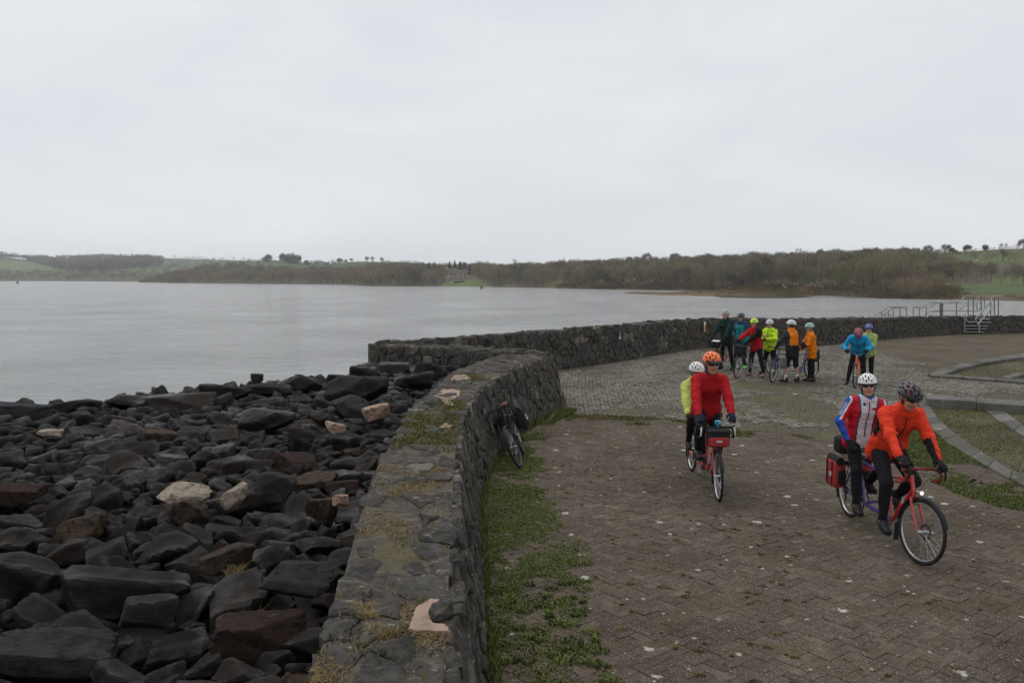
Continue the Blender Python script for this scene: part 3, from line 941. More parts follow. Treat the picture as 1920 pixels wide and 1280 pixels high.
def critter(s, dark):
    """grazing cow or sheep: shaped trunk, lowered neck and head, jointed legs, tail"""
    mb = MB()
    mb.tube([(-.95, 0, 1.02), (-.8, 0, 1.05), (-.3, 0, 1.0), (.35, 0, .98), (.75, 0, 1.02), (.9, 0, .98)], [.10, .30, .36, .38, .32, .14], n=8)
    mb.tube([(.72, 0, 1.08), (1.05, 0, .85), (1.3, 0, .45)], [.22, .16, .12], n=6)
    mb.tube([(1.22, 0, .55), (1.38, 0, .34), (1.5, 0, .14)], [.13, .13, .07], n=6)
    for y in (-.1, .1): mb.tube([(1.25, y, .58), (1.2, y * 2.4, .6)], [.05, .02], n=4)
    for x, b in ((-.72, -.1), (.62, .06)):
        for y in (-.2, .2):
            mb.tube([(x, y, .95), (x + b, y, .5), (x, y, .45), (x + .02, y, 0)], [.16, .08, .07, .055], n=5)
    mb.tube([(-.95, 0, 1.1), (-1.06, 0, .8), (-1.05, 0, .5)], [.04, .03, .04], n=4)
    return mb
COWS = [(854, 531.5, .4, "black cow grazing at the left of the little herd"), (857, 530, 2.6, "black cow second from left in the lakeside field"), (861, 531.2, .1, "black cow in the middle of the little herd"), (866, 530.6, 3.3, "black cow grazing right of the middle one"), (869, 529, .2, "black cow at the back right of the herd")]
cow_mb = critter(1, True)
cow_me = None
for a, b, rz, lb in COWS:
    p = near_shore.z_at_px(a, b)
    if cow_me is None:
        o = cow_mb.build("cow", M_COW)
        cow_me = o.data
    else: o = link_mesh("cow", cow_me)
    tag(o, lb, "cow", "cows in the field across the lake")
    o.location, o.rotation_euler = p, (0, 0, rz)
sheep_me = None
for a, b, rz, lb in [(1783, 493, .3, "white sheep grazing by the brown bare tree"), (1820, 491, 2.8, "white sheep further right in the hill field"), (1826, 490.4, .2, "white sheep beside its neighbour on the hill")]:
    p = near_shore.z_at_px(a, b)
    if sheep_me is None:
        o = critter(1, False).build("sheep", M_FLEECE)
        sheep_me = o.data
    else: o = link_mesh("sheep", sheep_me)
    tag(o, lb, "sheep", "sheep in the hill field")
    o.location, o.rotation_euler, o.scale = p, (0, 0, rz), (0.6, 0.75, 0.7)
for a, b, lb in [(33, 531.6, "small dark buoy on the water at far left"), (903, 541.5, "small dark buoy on the water off the green field")]:
    p = P(a, b, WATER_Z)
    o = MB().tube([(0, 0, -.3), (0, 0, .1), (0, 0, .8), (0, 0, 1.25), (0, 0, 1.7)], [.2, .62, .68, .3, .08], n=12).build("buoy", M_BUOY)
    o.location = p
    if p.y > 600: o.scale = (1.6, 1.6, 1.6)
    tag(o, lb, "buoy", "buoys on the lake")
# gulls resting along the spit
M_GULL = simple("gull_feathers", (0.75, 0.75, 0.74), 0.9)
gull_me = None
for a, b, lb in [(1189, 524, "white gull flying low before the dark wood"), (1368, 540, "white bird at the left of the reed bank"), (1469, 535.5, "white bird above another near the middle of the reeds"), (1473, 539, "white bird just under its companion in the reeds"), (1512, 542, "white bird in front of the blossoming bush")]:
    p = PD(a, b, 300)
    mb = MB().tube([(-.3, 0, 0), (-.15, 0, .03), (.1, 0, .05), (.28, 0, .1), (.4, 0, .1)], [.03, .12, .15, .08, .02], n=6)
    for s in (-1, 1): mb.add([(.1, 0, .08), (-.12, 0, .08), (-.1, s * .55, .3), (.06, s * .5, .3), (-.12, s * 1.0, .2)], [(0, 1, 2, 3), (3, 2, 4)])
    if gull_me is None:
        o = mb.build("gull", M_GULL)
        gull_me = o.data
    else: o = link_mesh("gull", gull_me)
    o.location, o.rotation_euler = p, (0, 0, a)
    tag(o, lb, "gull", "white birds along the far shore")

# ---- damp air
def haze():
    x, y0, y1, z0, z1 = 3600, -460, 4400, -14.0, 118.0
    mb = MB().box((0, (y0 + y1) / 2, (z0 + z1) / 2), (2 * x, y1 - y0, z1 - z0))
    m = bpy.data.materials.new("damp_air")
    m.use_nodes = True
    n, l = m.node_tree.nodes, m.node_tree.links
    n.clear()
    o = n.new("ShaderNodeOutputMaterial")
    v = n.new("ShaderNodeVolumePrincipled")
    v.inputs["Color"].default_value = (0.90, 0.94, 1.0, 1)
    v.inputs["Density"].default_value = HAZE_DENSITY
    v.inputs["Anisotropy"].default_value = 0.2
    l.new(v.outputs[0], o.inputs["Volume"])
    tag(mb.build("haze", m, smooth=False), kind='stuff')
HAZE_DENSITY = 0.00013
haze()

# ================================================================== plan of the place, from the photograph's edges
def plan(pts, z):
    return [P(a, b, z) for a, b in pts]
def arr(vs): return np.array([[v.x, v.y] for v in vs])
def resample(pts, n):
    p = np.asarray(pts, float)
    d = np.concatenate([[0], np.cumsum(np.linalg.norm(np.diff(p, axis=0), axis=1))])
    t = np.linspace(0, d[-1], n)
    return np.stack([np.interp(t, d, p[:, k]) for k in range(p.shape[1])], -1)
def smooth_line(p, k=2):
    p = np.array(p, float)
    for _ in range(k):
        q = p.copy()
        q[1:-1] = 0.25 * p[:-2] + 0.5 * p[1:-1] + 0.25 * p[2:]
        p = q
    return p

WALL_H = 1.22
near_R = arr(plan([(845, 1280), (851, 1200), (857, 1000), (862, 850), (869, 770), (905, 722), (965, 690), (1032, 665)], WALL_H))
near_L = arr(plan([(560, 1280), (622, 1110), (679, 920), (703, 862), (731, 820), (763, 768), (800, 735), (840, 697), (889, 677), (948, 661)], WALL_H))
near_R = np.concatenate([[[near_R[0][0] + 0.18, -2.5], [near_R[0][0] + 0.08, 1.0]], near_R])
near_L = np.concatenate([[[near_L[0][0] + 0.22, -2.5], [near_L[0][0] + 0.10, 1.0]], near_L])
near_R, near_L = smooth_line(resample(near_R, 240), 12), smooth_line(resample(near_L, 240), 12)
APEX = P(698, 646, WALL_H)
conn_F = resample([[APEX.x - 0.05, APEX.y], *arr(plan([(850, 653), (948, 661)], WALL_H))], 30)          # side towards the boulders
conn_B = resample([[APEX.x + 0.02, APEX.y + 0.5], *(arr(plan([(860, 647), (1000, 655), (1034, 662)], WALL_H)))], 30)
rear_top_px = [(700, 643.5), (800, 638), (900, 632), (1000, 624), (1109, 615), (1219, 605.5), (1328, 597.5), (1440, 597.5), (1540, 598.3), (1640, 596.5), (1803, 594), (1920, 592.5), (2150, 590)]
rear_base_px = [(1048, 694), (1131, 682), (1219, 667), (1306, 653), (1350, 649), (1440, 648), (1540, 648), (1639, 637.5), (1718, 631), (1803, 626), (1920, 624.5), (2150, 622)]
rb = arr(plan(rear_base_px, 0.0))
rear_ext = arr(plan([(700, 643.5), (800, 638), (900, 632), (1000, 624)], WALL_H))
rear_F = np.concatenate([[[APEX.x + 0.06, APEX.y + 0.55]], rear_ext[1:], rb])
rear_F = smooth_line(resample(rear_F, 160), 8)
def rear_height(xy):
    """height of the rear wall from its top edge in the photograph"""
    px, py = proj(xy[:, 0], xy[:, 1], np.zeros(len(xy)))
    tx, ty = zip(*rear_top_px)
    yt = np.interp(px, tx, ty)
    return np.array([PD(a, b, y).z for a, b, y in zip(px, yt, xy[:, 1])])
rH = rear_height(rear_F)
rH = np.clip(rH, 0.8, 1.32)
rH = np.convolve(np.pad(rH, 6, mode='edge'), np.ones(13) / 13, mode='valid')

def offset_line(L, d):
    T = np.gradient(L, axis=0)
    T /= np.linalg.norm(T, axis=1)[:, None]
    N = np.stack([T[:, 1], -T[:, 0]], -1)       # right-hand side
    return L + N * d
rear_B = offset_line(rear_F, -0.62)

# ------------------------------------------------------------------ ground
def ground():
    from mathutils.geometry import tessellate_polygon
    c_near = (near_R + near_L) / 2
    c_conn = (conn_F + conn_B) / 2
    c_rear = offset_line(rear_F, -0.25)
    pts = [tuple(p) for p in c_near[::8]] + [tuple(p) for p in c_conn[::-6]] + [tuple(p) for p in c_rear[::5]] + [(70, c_rear[-1][1]), (300, 60), (300, -350), (c_near[0][0] - 1, -350)]
    V = [Vector((x, y, -0.005)) for x, y in pts]
    tris = tessellate_polygon([V])
    me = bpy.data.meshes.new("ground")
    me.from_pydata([tuple(v) for v in V], [], [tuple(t) for t in tris])
    bm = bmesh.new()
    bm.from_mesh(me)
    for f in bm.faces:
        if f.normal.z < 0: f.normal_flip()
    bm.to_mesh(me)
    bm.free()
    me.materials.append(M_GROUND)
    tag(link_mesh("ground", me), kind='structure')
ground()

# ------------------------------------------------------------------ embankment under the boulders
crest_px = [(-500, 800), (-200, 778), (0, 757), (130, 748), (330, 730), (480, 714), (600, 700), (640, 718), (668, 690), (692, 672)]
crest = arr(plan(crest_px, 0.80))
BANK = np.concatenate([crest, [[APEX.x, APEX.y]], conn_F, near_L[::-2], [[-1.2, -8]], [[-26, -8]]])
def seg_dist(X, Y, poly, closed=True):
    d = np.full(X.shape, 1e9)
    n = len(poly)
    for i in range(n if closed else n - 1):
        a, b = poly[i], poly[(i + 1) % n]
        ab = b - a
        L = max(ab @ ab, 1e-9)
        t = np.clip(((X - a[0]) * ab[0] + (Y - a[1]) * ab[1]) / L, 0, 1)
        d = np.minimum(d, np.hypot(X - a[0] - ab[0] * t, Y - a[1] - ab[1] * t))
    return d
GROUND_POLY = np.concatenate([((near_R + near_L) / 2)[::12], ((conn_F + conn_B) / 2)[::-6], offset_line(rear_F, -0.3)[::6], [[80, 45], [80, -30], [-0.6, -30]]])
def bank_z(X, Y):
    X, Y = np.asarray(X, float), np.asarray(Y, float)
    ins = in_poly(X, Y, [tuple(p) for p in BANK])
    d = seg_dist(X, Y, BANK)
    z = np.where(ins, 0.62 + 0.18 * (fbm(X, Y, 11, 3, 0.45) - 0.5), 0.62 - 0.62 * d)
    return z
def embankment():
    xs, ys = np.arange(-34, 82, 0.7), np.arange(-30, 62, 0.7)
    Xg, Yg = np.meshgrid(xs, ys, indexing='ij')
    g = in_poly(Xg, Yg, [tuple(p) for p in GROUND_POLY])
    dg = seg_dist(Xg, Yg, GROUND_POLY)
    Z = bank_z(Xg, Yg)
    Z = np.where(g, np.minimum(Z, -0.25), np.minimum(Z, 0.55))
    Z = np.clip(Z, -3.6, 3)
    nx, ny = Xg.shape
    I = np.arange(nx * ny).reshape(nx, ny)
    keep = (~g | (dg < 1.0))
    K = keep[:-1, :-1] & keep[1:, :-1] & keep[1:, 1:] & keep[:-1, 1:]
    Q = np.stack([I[:-1, :-1], I[1:, :-1], I[1:, 1:], I[:-1, 1:]], -1)[K]
    V = np.stack([Xg, Yg, Z], -1).reshape(-1, 3)
    me = mesh_np("embankment", V, quads=Q, mats=[simple("dark_silt", (0.02, 0.018, 0.016), 0.95, bump=0.5, bscale=6)], smooth=True)
    tag(link_mesh("embankment", me), kind='structure')
embankment()

# ------------------------------------------------------------------ boulders
def rock_mesh(seed, sub=4, planes=15, soft=14.0):
    """faceted boulder: an icosphere cut by random planes, edges worn"""
    g = np.random.default_rng(seed)
    bm = bmesh.new()
    bmesh.ops.create_icosphere(bm, subdivisions=sub, radius=1.0)
    D = np.array([v.co[:] for v in bm.verts])
    n = g.normal(size=(planes, 3))
    n = np.concatenate([n, [(1, .1, 0), (-1, 0, .1), (.1, 1, 0), (0, -1, .1), (0, .1, 1), (0, 0, -1)]])
    n /= np.linalg.norm(n, axis=1)[:, None]
    h = np.concatenate([g.uniform(0.50, 0.92, planes), g.uniform(0.8, 1.0, 6)])
    dots = D @ n.T
    inv = np.where(dots > 0.05, dots / h, 0.05)
    k = soft
    s = (np.sum(inv ** k, axis=1)) ** (1 / k)
    r = 1 / s
    from mathutils import noise as mn
    for v, rr, d in zip(bm.verts, r, D):
        q = Vector(d * rr)
        nz = mn.fractal(q * 1.7 + Vector((seed * 3.1, 0, 0)), 1.0, 2.1, 5)
        rid = abs(mn.noise(q * 4.0 + Vector((0, seed, 0))))
        v.co = q * (1 + 0.060 * nz - 0.05 * rid + 0.018 * mn.noise(q * 9.0))
    me = bpy.data.meshes.new("boulder")
    bm.to_mesh(me)
    bm.free()
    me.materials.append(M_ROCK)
    me.polygons.foreach_set("use_smooth", [True] * len(me.polygons))
    me.set_sharp_from_angle(angle=math.radians(24))
    return me
ROCKS = [rock_mesh(100 + k, 4, 5 + k % 5, 90 + 20 * (k % 4)) for k in range(16)]
G_ROCK = "boulders of the riprap bank"
placed = []       # x, y, radius
def put_rock(x, y, rad, mesh=None, rot=None, scale=None, z=None, label=None, mat=None, rng=random):
    me = mesh or ROCKS[rng.randrange(len(ROCKS))]
    o = bpy.data.objects.new("boulder", me)
    COL.objects.link(o)
    sc = scale or (rad * rng.uniform(1.05, 1.45), rad * rng.uniform(0.8, 1.05), rad * rng.uniform(0.60, 0.95))
    o.scale = sc
    o.rotation_euler = rot or (rng.gauss(0, 0.25), rng.gauss(0, 0.25), rng.gauss(0, 0.8) + (PI if rng.random() < .5 else 0))
    zz = float(bank_z(np.array([x]), np.array([y]))[0])
    o.location = (x, y, (zz + sc[2] * rng.uniform(0.15, 0.50)) if z is None else z)
    if mat is not None:
        o.material_slots[0].link = 'OBJECT'
        o.material_slots[0].material = mat
    tag(o, label or "dark grey angular boulder packed into the riprap bank", "boulder", G_ROCK)
    placed.append((x, y, rad))
    return o
M_CREAM = mat_pale_rock("cream_limestone", (0.36, 0.30, 0.24), (0.16, 0.13, 0.105))
M_PINK = mat_pale_rock("pink_limestone", (0.40, 0.27, 0.20), (0.10, 0.075, 0.06))
M_RED = mat_pale_rock("red_brown_rock", (0.036, 0.023, 0.019), (0.016, 0.012, 0.011))
M_TAN = mat_pale_rock("tan_stained_rock", (0.060, 0.043, 0.031), (0.018, 0.015, 0.013))
M_SLATE = mat_pale_rock("blue_slate", (0.034, 0.035, 0.037), (0.017, 0.017, 0.019))
R = random.Random(5)
def special(px, py, wpx, asp, zs, yaw, tilt, mat, label, z=0.92, mesh=0):
    p = P(px, py, z)
    rad = wpx / 2 / FPX * math.hypot(p.y, CAM_H - z)
    return put_rock(p.x, p.y, rad * 0.8, ROCKS[mesh], (tilt[0], tilt[1], yaw), (rad * 1.1, rad * asp, rad * zs), z - rad * zs * 0.45, label, mat, R)
special(335, 918, 100, 0.55, 0.36, 0.35, (0.15, -0.30), M_CREAM, "long cream coloured slab lying tilted among black boulders", 1.0, 1)
special(440, 922, 50, 0.75, 0.85, 0.9, (0.3, -0.5), M_CREAM, "pointed cream rock standing on end right of the cream slab", 1.0, 2)
special(95, 808, 42, 0.7, 0.6, 0.2, (0.1, 0.2), M_CREAM, "small cream topped rock near the upper left bank", 0.95, 3)
special(522, 892, 72, 0.7, 0.55, 0.1, (0.05, 0.05), None, "square ended dark block behind the cream rocks", 1.0, 4)
special(36, 912, 85, 0.8, 0.5, 0.0, (0.1, 0.05), M_RED, "brick red flat topped boulder at the left edge", 0.9, 5)
special(606, 945, 84, 0.8, 0.75, 1.9, (0.1, 0.1), M_TAN, "large rounded boulder with tan flank close to the wall", 1.0, 6)
special(640, 932, 36, 0.8, 0.7, 0.9, (0.1, 0.2), M_PINK, "pinkish rock perched on the big boulder by the wall", 1.14, 7)
special(352, 945, 80, 0.8, 0.8, 0.3, (0.1, 0.1), M_TAN, "rusty brown wedge of rock below the cream slab", 0.92, 8)
special(95, 1195, 235, 0.62, 0.42, 0.1, (0.12, 0.05), M_SLATE, "very large flat slate boulder at the lower left", 0.82, 9)
special(232, 1085, 215, 0.5, 0.40, 0.15, (0.1, 0.05), None, "long low black boulder above the large slate one", 0.86, 10)
special(487, 1165, 145, 0.7, 0.62, 0.4, (0.1, 0.2), M_RED, "dark red brown boulder with rusty flank near the wall", 0.82, 11)
special(552, 1078, 140, 0.65, 0.48, 0.1, (0.1, 0.05), M_SLATE, "broad slate boulder touching the wall in the foreground", 0.95, 12)
special(430, 1030, 92, 0.7, 0.55, 0.6, (0.1, 0.1), M_TAN, "brown crusted boulder with dry grass below it", 0.90, 13)
special(628, 797, 40, 0.7, 0.6, 0.2, (0.1, 0.2), M_PINK, "mottled pinkish white rock in the middle of the bank", 1.0, 14)
special(705, 768, 52, 0.6, 0.55, 0.3, (0.1, -0.2), M_PINK, "salmon coloured slab near the mossy wall top", 1.0, 15)
special(568, 806, 44, 0.7, 0.4, 0.0, (0.05, 0.05), M_SLATE, "smooth pale slate rock in the middle of the bank", 0.96, 0)
special(655, 752, 95, 0.7, 0.4, 0.1, (0.02, 0.05), M_SLATE, "wet flat grey slab in front of the brown block", 0.95, 1)
special(668, 722, 118, 0.6, 0.55, 0.05, (0.02, 0.02), None, "wide brown capped block below the wall end", 1.0, 2)
special(778, 706, 78, 0.7, 0.62, 0.2, (0.05, 0.05), None, "big black boulder filling the bend of the wall", 1.05, 3)
special(810, 686, 62, 0.6, 0.65, 0.0, (0.03, 0.03), None, "dark block against the wall that doubles back", 1.0, 4)
special(738, 682, 55, 0.6, 0.55, 0.1, (0.03, 0.03), None, "block with yellow moss beside the wall end", 0.95, 5)
special(688, 694, 70, 0.6, 0.5, 0.1, (0.03, 0.03), None, "brown boulder just under the end of the wall", 0.95, 6)
special(634, 708, 42, 0.8, 0.7, 0.1, (0.05, 0.1), None, "small pointed boulder against the water by the gap", 0.9, 7)
special(573, 710, 66, 0.62, 0.50, 0.06, (0, 0), None, "square block ending the row along the water", 0.98, 8)
special(500, 722, 96, 0.55, 0.36, 0.06, (0, 0), None, "long dressed block in the row along the water", 0.95, 9)
special(422, 728, 96, 0.55, 0.36, 0.1, (0.0, 0.05), None, "second long block of the row along the water", 0.92, 10)
special(335, 742, 120, 0.6, 0.36, 0.1, (0.02, 0.04), None, "sloping slab in the middle of the row along the water", 0.90, 11)
special(235, 748, 80, 0.6, 0.36, 0.1, (0.02, 0.08), None, "lower slab left of the sloping one along the water", 0.88, 12)
special(150, 755, 100, 0.6, 0.34, 0.15, (0.02, 0.08), None, "long thin slab along the water toward the left", 0.86, 13)
special(40, 765, 130, 0.6, 0.34, 0.1, (0.02, 0.04), M_SLATE, "pale flat slab at the left end of the waterline row", 0.84, 14)
special(482, 706, 24, 0.7, 0.9, 0.1, (0.02, 0.04), None, "little stone lying behind the long dressed block", 1.0, 15)
special(300, 728, 32, 0.6, 0.8, 0.1, (0.02, 0.04), None, "flat little stone lying on the waterline slabs", 0.94, 1)
special(500, 780, 100, 0.7, 0.5, 0.2, (0.05, 0.1), None, "tall sloping boulder under the waterline blocks", 0.95, 2)
special(60, 1060, 150, 0.62, 0.42, 0.1, (0.1, 0.05), None, "rounded black boulder at the left edge above the slate one", 0.84, 6)
special(285, 1130, 95, 0.75, 0.66, 0.4, (0.1, 0.15), None, "upright hump backed boulder below the long low one", 0.84, 7)

N_SPECIAL = len(placed)
cand = []
for rmin, rmax, tries in ((0.22, 0.29, 70), (0.165, 0.22, 900), (0.125, 0.165, 4500), (0.095, 0.125, 9000), (0.07, 0.095, 9000)):
    for _ in range(tries):
        y = R.uniform(2.6, 23.5)
        x = R.uniform(-13.5, 0.2)
        rad = R.uniform(rmin, rmax)
        cand.append((x, y, rad))
ca = np.array(cand)
ok = in_poly(ca[:, 0], ca[:, 1], [tuple(p) for p in BANK])
d_edge = seg_dist(ca[:, 0], ca[:, 1], np.concatenate([near_L[::3], conn_F[::-1]]), closed=False)
d_crest = seg_dist(ca[:, 0], ca[:, 1], crest, closed=False)
cpx, cpy = proj(ca[:, 0], ca[:, 1], np.full(len(ca), 0.8))
ok &= (d_edge > ca[:, 2] * 0.70) & (cpx > -130) & (cpy < 1420)
N_MAIN = 300
got, fill = [], []
PX_, PY_, PR_ = [q[0] for q in placed], [q[1] for q in placed], [q[2] for q in placed]
for (x, y, rad), k in zip(cand, ok):
    if not k: continue
    if np.any((np.array(PX_) - x) ** 2 + (np.array(PY_) - y) ** 2 < ((np.array(PR_) + rad) * 0.74) ** 2): continue
    PX_.append(x)
    PY_.append(y)
    PR_.append(rad)
    got.append((x, y, rad))
got.sort(key=lambda q: -q[2] / math.hypot(q[0], q[1]))
for n_, (x, y, rad) in enumerate(got):
    if n_ >= N_MAIN - N_SPECIAL:
        fill.append((x, y, rad, 0.02))
        continue
    mt = R.random()
    put_rock(x, y, rad, rng=R, mat=M_TAN if mt < 0.04 else (M_RED if mt < 0.06 else (M_SLATE if mt < 0.09 else None)),
             label="tan stained boulder packed among the dark riprap" if mt < 0.04 else ("reddish brown boulder packed among the dark riprap" if mt < 0.06 else ("slate grey boulder packed among the darker riprap" if mt < 0.09 else None)))
N_GOT = len(fill)
# smaller stones lodged deeper, and rocks of the slope outside the view: one mass
small = [rock_mesh(300 + k, 3, 6, 90) for k in range(8)]
sv = [np.array([v.co[:] for v in m.vertices]) for m in small]
sf = [np.array([p.vertices[:] for p in m.polygons]) for m in small]
for _ in range(900):
    x, y = R.uniform(-12, 0), R.uniform(3, 23)
    fill.append((x, y, R.uniform(0.09, 0.17), -0.10))
for _ in range(500):
    x, y = R.uniform(-30, 40), R.uniform(-4, 44)
    fill.append((x, y, R.uniform(0.3, 0.6), 0.0))
fa = np.array(fill)
fin = in_poly(fa[:, 0], fa[:, 1], [tuple(p) for p in BANK])
gin = in_poly(fa[:, 0], fa[:, 1], [tuple(p) for p in GROUND_POLY])
fd = seg_dist(fa[:, 0], fa[:, 1], np.concatenate([near_L, conn_F[::-1]]), closed=False)
fr = seg_dist(fa[:, 0], fa[:, 1], rear_B, closed=False)
fz = bank_z(fa[:, 0], fa[:, 1])
VV, FF, off = [], [], 0
for (x, y, rad, dz), i_, g_, d_, r_, z_ in zip(fill, fin, gin, fd, fr, fz):
    if g_ or z_ < -3.2 or d_ < rad * 0.9 or r_ < rad + 0.25 or (dz == 0.0 and i_): continue
    k = R.randrange(8)
    M = Euler((R.uniform(-.4, .4), R.uniform(-.4, .4), R.uniform(0, 6.28))).to_matrix() @ Matrix.Diagonal((rad * 1.2, rad * .9, rad * .75))
    V = sv[k] @ np.array(M).T + np.array([x, y, min(z_, 0.70) + dz + (rad * .25 if dz > 0 else 0)])
    VV.append(V)
    FF.append(sf[k] + off)
    off += len(V)
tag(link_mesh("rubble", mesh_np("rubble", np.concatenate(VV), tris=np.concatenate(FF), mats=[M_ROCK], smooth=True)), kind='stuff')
# a few boulders whose heads show over the rear wall
for px, py, w, lb in [(1503, 596.5, 13, "dark stone showing above the rear wall behind the group"), (1612, 597, 20, "flat stone showing over the rear wall left of the rails"), (1634, 594.5, 26, "larger stone showing over the rear wall beside the rails")]:
    i = int(np.argmin(np.abs(proj(rear_B[:, 0], rear_B[:, 1], np.full(len(rear_B), 1.1))[0] - px)))
    q = rear_B[i]
    dirv = Vector((q[0], q[1], 0)).normalized()
    Y = q[1] + 0.45
    c = PD(px, py, Y)
    rad = w / 2 / FPX * Y
    put_rock(c.x, c.y, rad, ROCKS[(px // 7) % 16], (0.1, 0.1, 0.5), (rad * 1.2, rad, rad * 0.8), c.z - rad * 0.55, lb)

# ------------------------------------------------------------------ masonry
def clip(poly, nx, ny, c):
    out = []
    for i in range(len(poly)):
        a, b = poly[i], poly[(i + 1) % len(poly)]
        da, db = a[0] * nx + a[1] * ny - c, b[0] * nx + b[1] * ny - c
        if da <= 0: out.append(a)
        if (da < 0 < db) or (db < 0 < da):
            t = da / (da - db)
            out.append((a[0] + (b[0] - a[0]) * t, a[1] + (b[1] - a[1]) * t))
    return out
def rubble_cells(Lu, Lv, cu, cv, rng, jit=0.42):
    """irregular stone outlines filling a Lu x Lv strip"""
    nu, nv = max(1, round(Lu / cu)), max(1, round(Lv / cv))
    S = {}
    for i in range(-1, nu + 2):
        for j in range(-1, nv + 1):
            S[i, j] = ((i + 0.5 + (0.5 if j % 2 else 0) + rng.uniform(-jit, jit)), (j + 0.5 + rng.uniform(-jit, jit) * 0.8))
    cells = []
    for (i, j), (a, b) in S.items():
        if j < 0 or j >= nv or i < 0 or i > nu: continue
        poly = [(0, 0), (nu, 0), (nu, nv), (0, nv)]
        for di in range(-2, 3):
            for dj in range(-2, 3):
                if (di or dj) and (i + di, j + dj) in S:
                    c, d = S[i + di, j + dj]
                    nx, ny = c - a, d - b
                    poly = clip(poly, nx, ny, (c * c + d * d - a * a - b * b) / 2)
                    if len(poly) < 3: break
            if len(poly) < 3: break
        if len(poly) >= 3:
            q = [(x / nu * Lu, y / nv * Lv) for x, y in poly]
            ar = 0.5 * abs(sum(q[k][0] * q[(k + 1) % len(q)][1] - q[(k + 1) % len(q)][0] * q[k][1] for k in range(len(q))))
            if ar > 0.004: cells.append(q)
    return cells
def stone_geo(poly, S, gap, hgt, bev, rng, depth=0.05, bulge=0.012, wob=0.0, tilt=0.10):
    """one stone: outline shrunk by the joint, worn shoulders, uneven face.  S(u, v, h) -> point"""
    if wob:
        q = []
        for i in range(len(poly)):
            a, b = poly[i], poly[(i + 1) % len(poly)]
            q.append((a[0] + rng.gauss(0, wob), a[1] + rng.gauss(0, wob)))
            if math.hypot(b[0] - a[0], b[1] - a[1]) > .09: q.append(((a[0] + b[0]) / 2 + rng.gauss(0, wob), (a[1] + b[1]) / 2 + rng.gauss(0, wob)))
        poly = q
    cx, cy = sum(p[0] for p in poly) / len(poly), sum(p[1] for p in poly) / len(poly)
    pts = []
    for x, y in poly:
        d = math.hypot(x - cx, y - cy)
        if pts and math.hypot(x - pts[-1][2], y - pts[-1][3]) < 0.03: continue
        k = max(0.25, 1 - gap / max(d, 1e-3))
        pts.append((cx + (x - cx) * k, cy + (y - cy) * k, x, y))
    n = len(pts)
    if n < 3: return None
    tu, tv = rng.gauss(0, tilt), rng.gauss(0, tilt)
    V, F = [], []
    for ring, (hh, k) in enumerate(((-depth, 1.0), (hgt * 0.55, 1.0), (hgt, max(0.3, 1 - bev / 0.12)))):
        for x, y, _, _ in pts:
            xx, yy = cx + (x - cx) * k, cy + (y - cy) * k
            h = hh if ring == 0 else hh + ((xx - cx) * tu + (yy - cy) * tv) + rng.uniform(-.25, .25) * hgt * 0.5
            V.append(S(xx, yy, h))
    V.append(S(cx, cy, hgt + bulge))
    for r in range(2):
        for k in range(n):
            k2 = (k + 1) % n
            F.append((r * n + k, r * n + k2, (r + 1) * n + k2, (r + 1) * n + k))
    for k in range(n): F.append((2 * n + k, 2 * n + (k + 1) % n, 3 * n))
    return V, F

def ribbon_S(A, B):
    """surface between polylines A and B (n,3): u metres along, v metres across, h outwards"""
    A, B = np.asarray(A), np.asarray(B)
    mid = (A + B) / 2
    s = np.concatenate([[0], np.cumsum(np.linalg.norm(np.diff(mid, axis=0), axis=1))])
    W = float(np.mean(np.linalg.norm(B - A, axis=1)))
    T = np.gradient(mid, axis=0)
    N = np.cross(T, B - A)
    N /= np.linalg.norm(N, axis=1)[:, None]
    def S(u, v, h):
        i = min(max(int(np.searchsorted(s, u)) - 1, 0), len(s) - 2)
        t = min(max((u - s[i]) / max(s[i + 1] - s[i], 1e-6), 0.0), 1.0)
        a, b = A[i] + (A[i + 1] - A[i]) * t, B[i] + (B[i + 1] - B[i]) * t
        nn = N[i] + (N[i + 1] - N[i]) * t
        p = a + (b - a) * (v / W) + nn * h
        return Vector(p)
    return S, float(s[-1]), W

def emit_stones(name, geos, root, limit, mat, near_first=True):
    """the nearest `limit` stones as parts, the rest as one mass of the same wall"""
    o0 = root.location
    geos = [g for g in geos if g]
    geos.sort(key=lambda g: (g[0][-1] - Vector((0, 0, CAM_H))).length)
    for V, F in geos[:limit]:
        c = V[-1]
        me = bpy.data.meshes.new(name)
        me.from_pydata([tuple(v - c) for v in V], [], F)
        me.materials.append(mat)
        link_mesh(name, me, root, c - o0)
    rest = geos[limit:]
    if rest:
        V, F = [], []
        for v, f in rest:
            o = len(V)
            V.extend([tuple(p - o0) for p in v])
            F.extend([tuple(i + o for i in q) for q in f])
        me = bpy.data.meshes.new("far_" + name + "work")
        me.from_pydata(V, [], F)
        me.materials.append(mat)
        tag(link_mesh("far_" + name + "work", me, root), kind='stuff')

def z3(L, z): return np.column_stack([L, np.broadcast_to(z, (len(L),))])
def strip_mesh(name, rows, mat, parent, closed_ends=True):
    """rows of polylines joined into a skin"""
    rows = [np.asarray(r, float) for r in rows]
    n = len(rows[0])
    V = np.concatenate(rows) - np.array(parent.location)
    Q = []
    for r in range(len(rows) - 1):
        for i in range(n - 1):
            Q.append((r * n + i, r * n + i + 1, (r + 1) * n + i + 1, (r + 1) * n + i))
    me = mesh_np(name, V, quads=np.array(Q), mats=[mat])
    if closed_ends and len(rows) >= 3:
        bm = bmesh.new()
        bm.from_mesh(me)
        bm.verts.ensure_lookup_table()
        for e in (0, n - 1):
            try: bm.faces.new([bm.verts[r * n + e] for r in range(len(rows))])
            except Exception: pass
        bmesh.ops.recalc_face_normals(bm, faces=bm.faces[:])
        bm.to_mesh(me)
        bm.free()
    return link_mesh(name, me, parent)

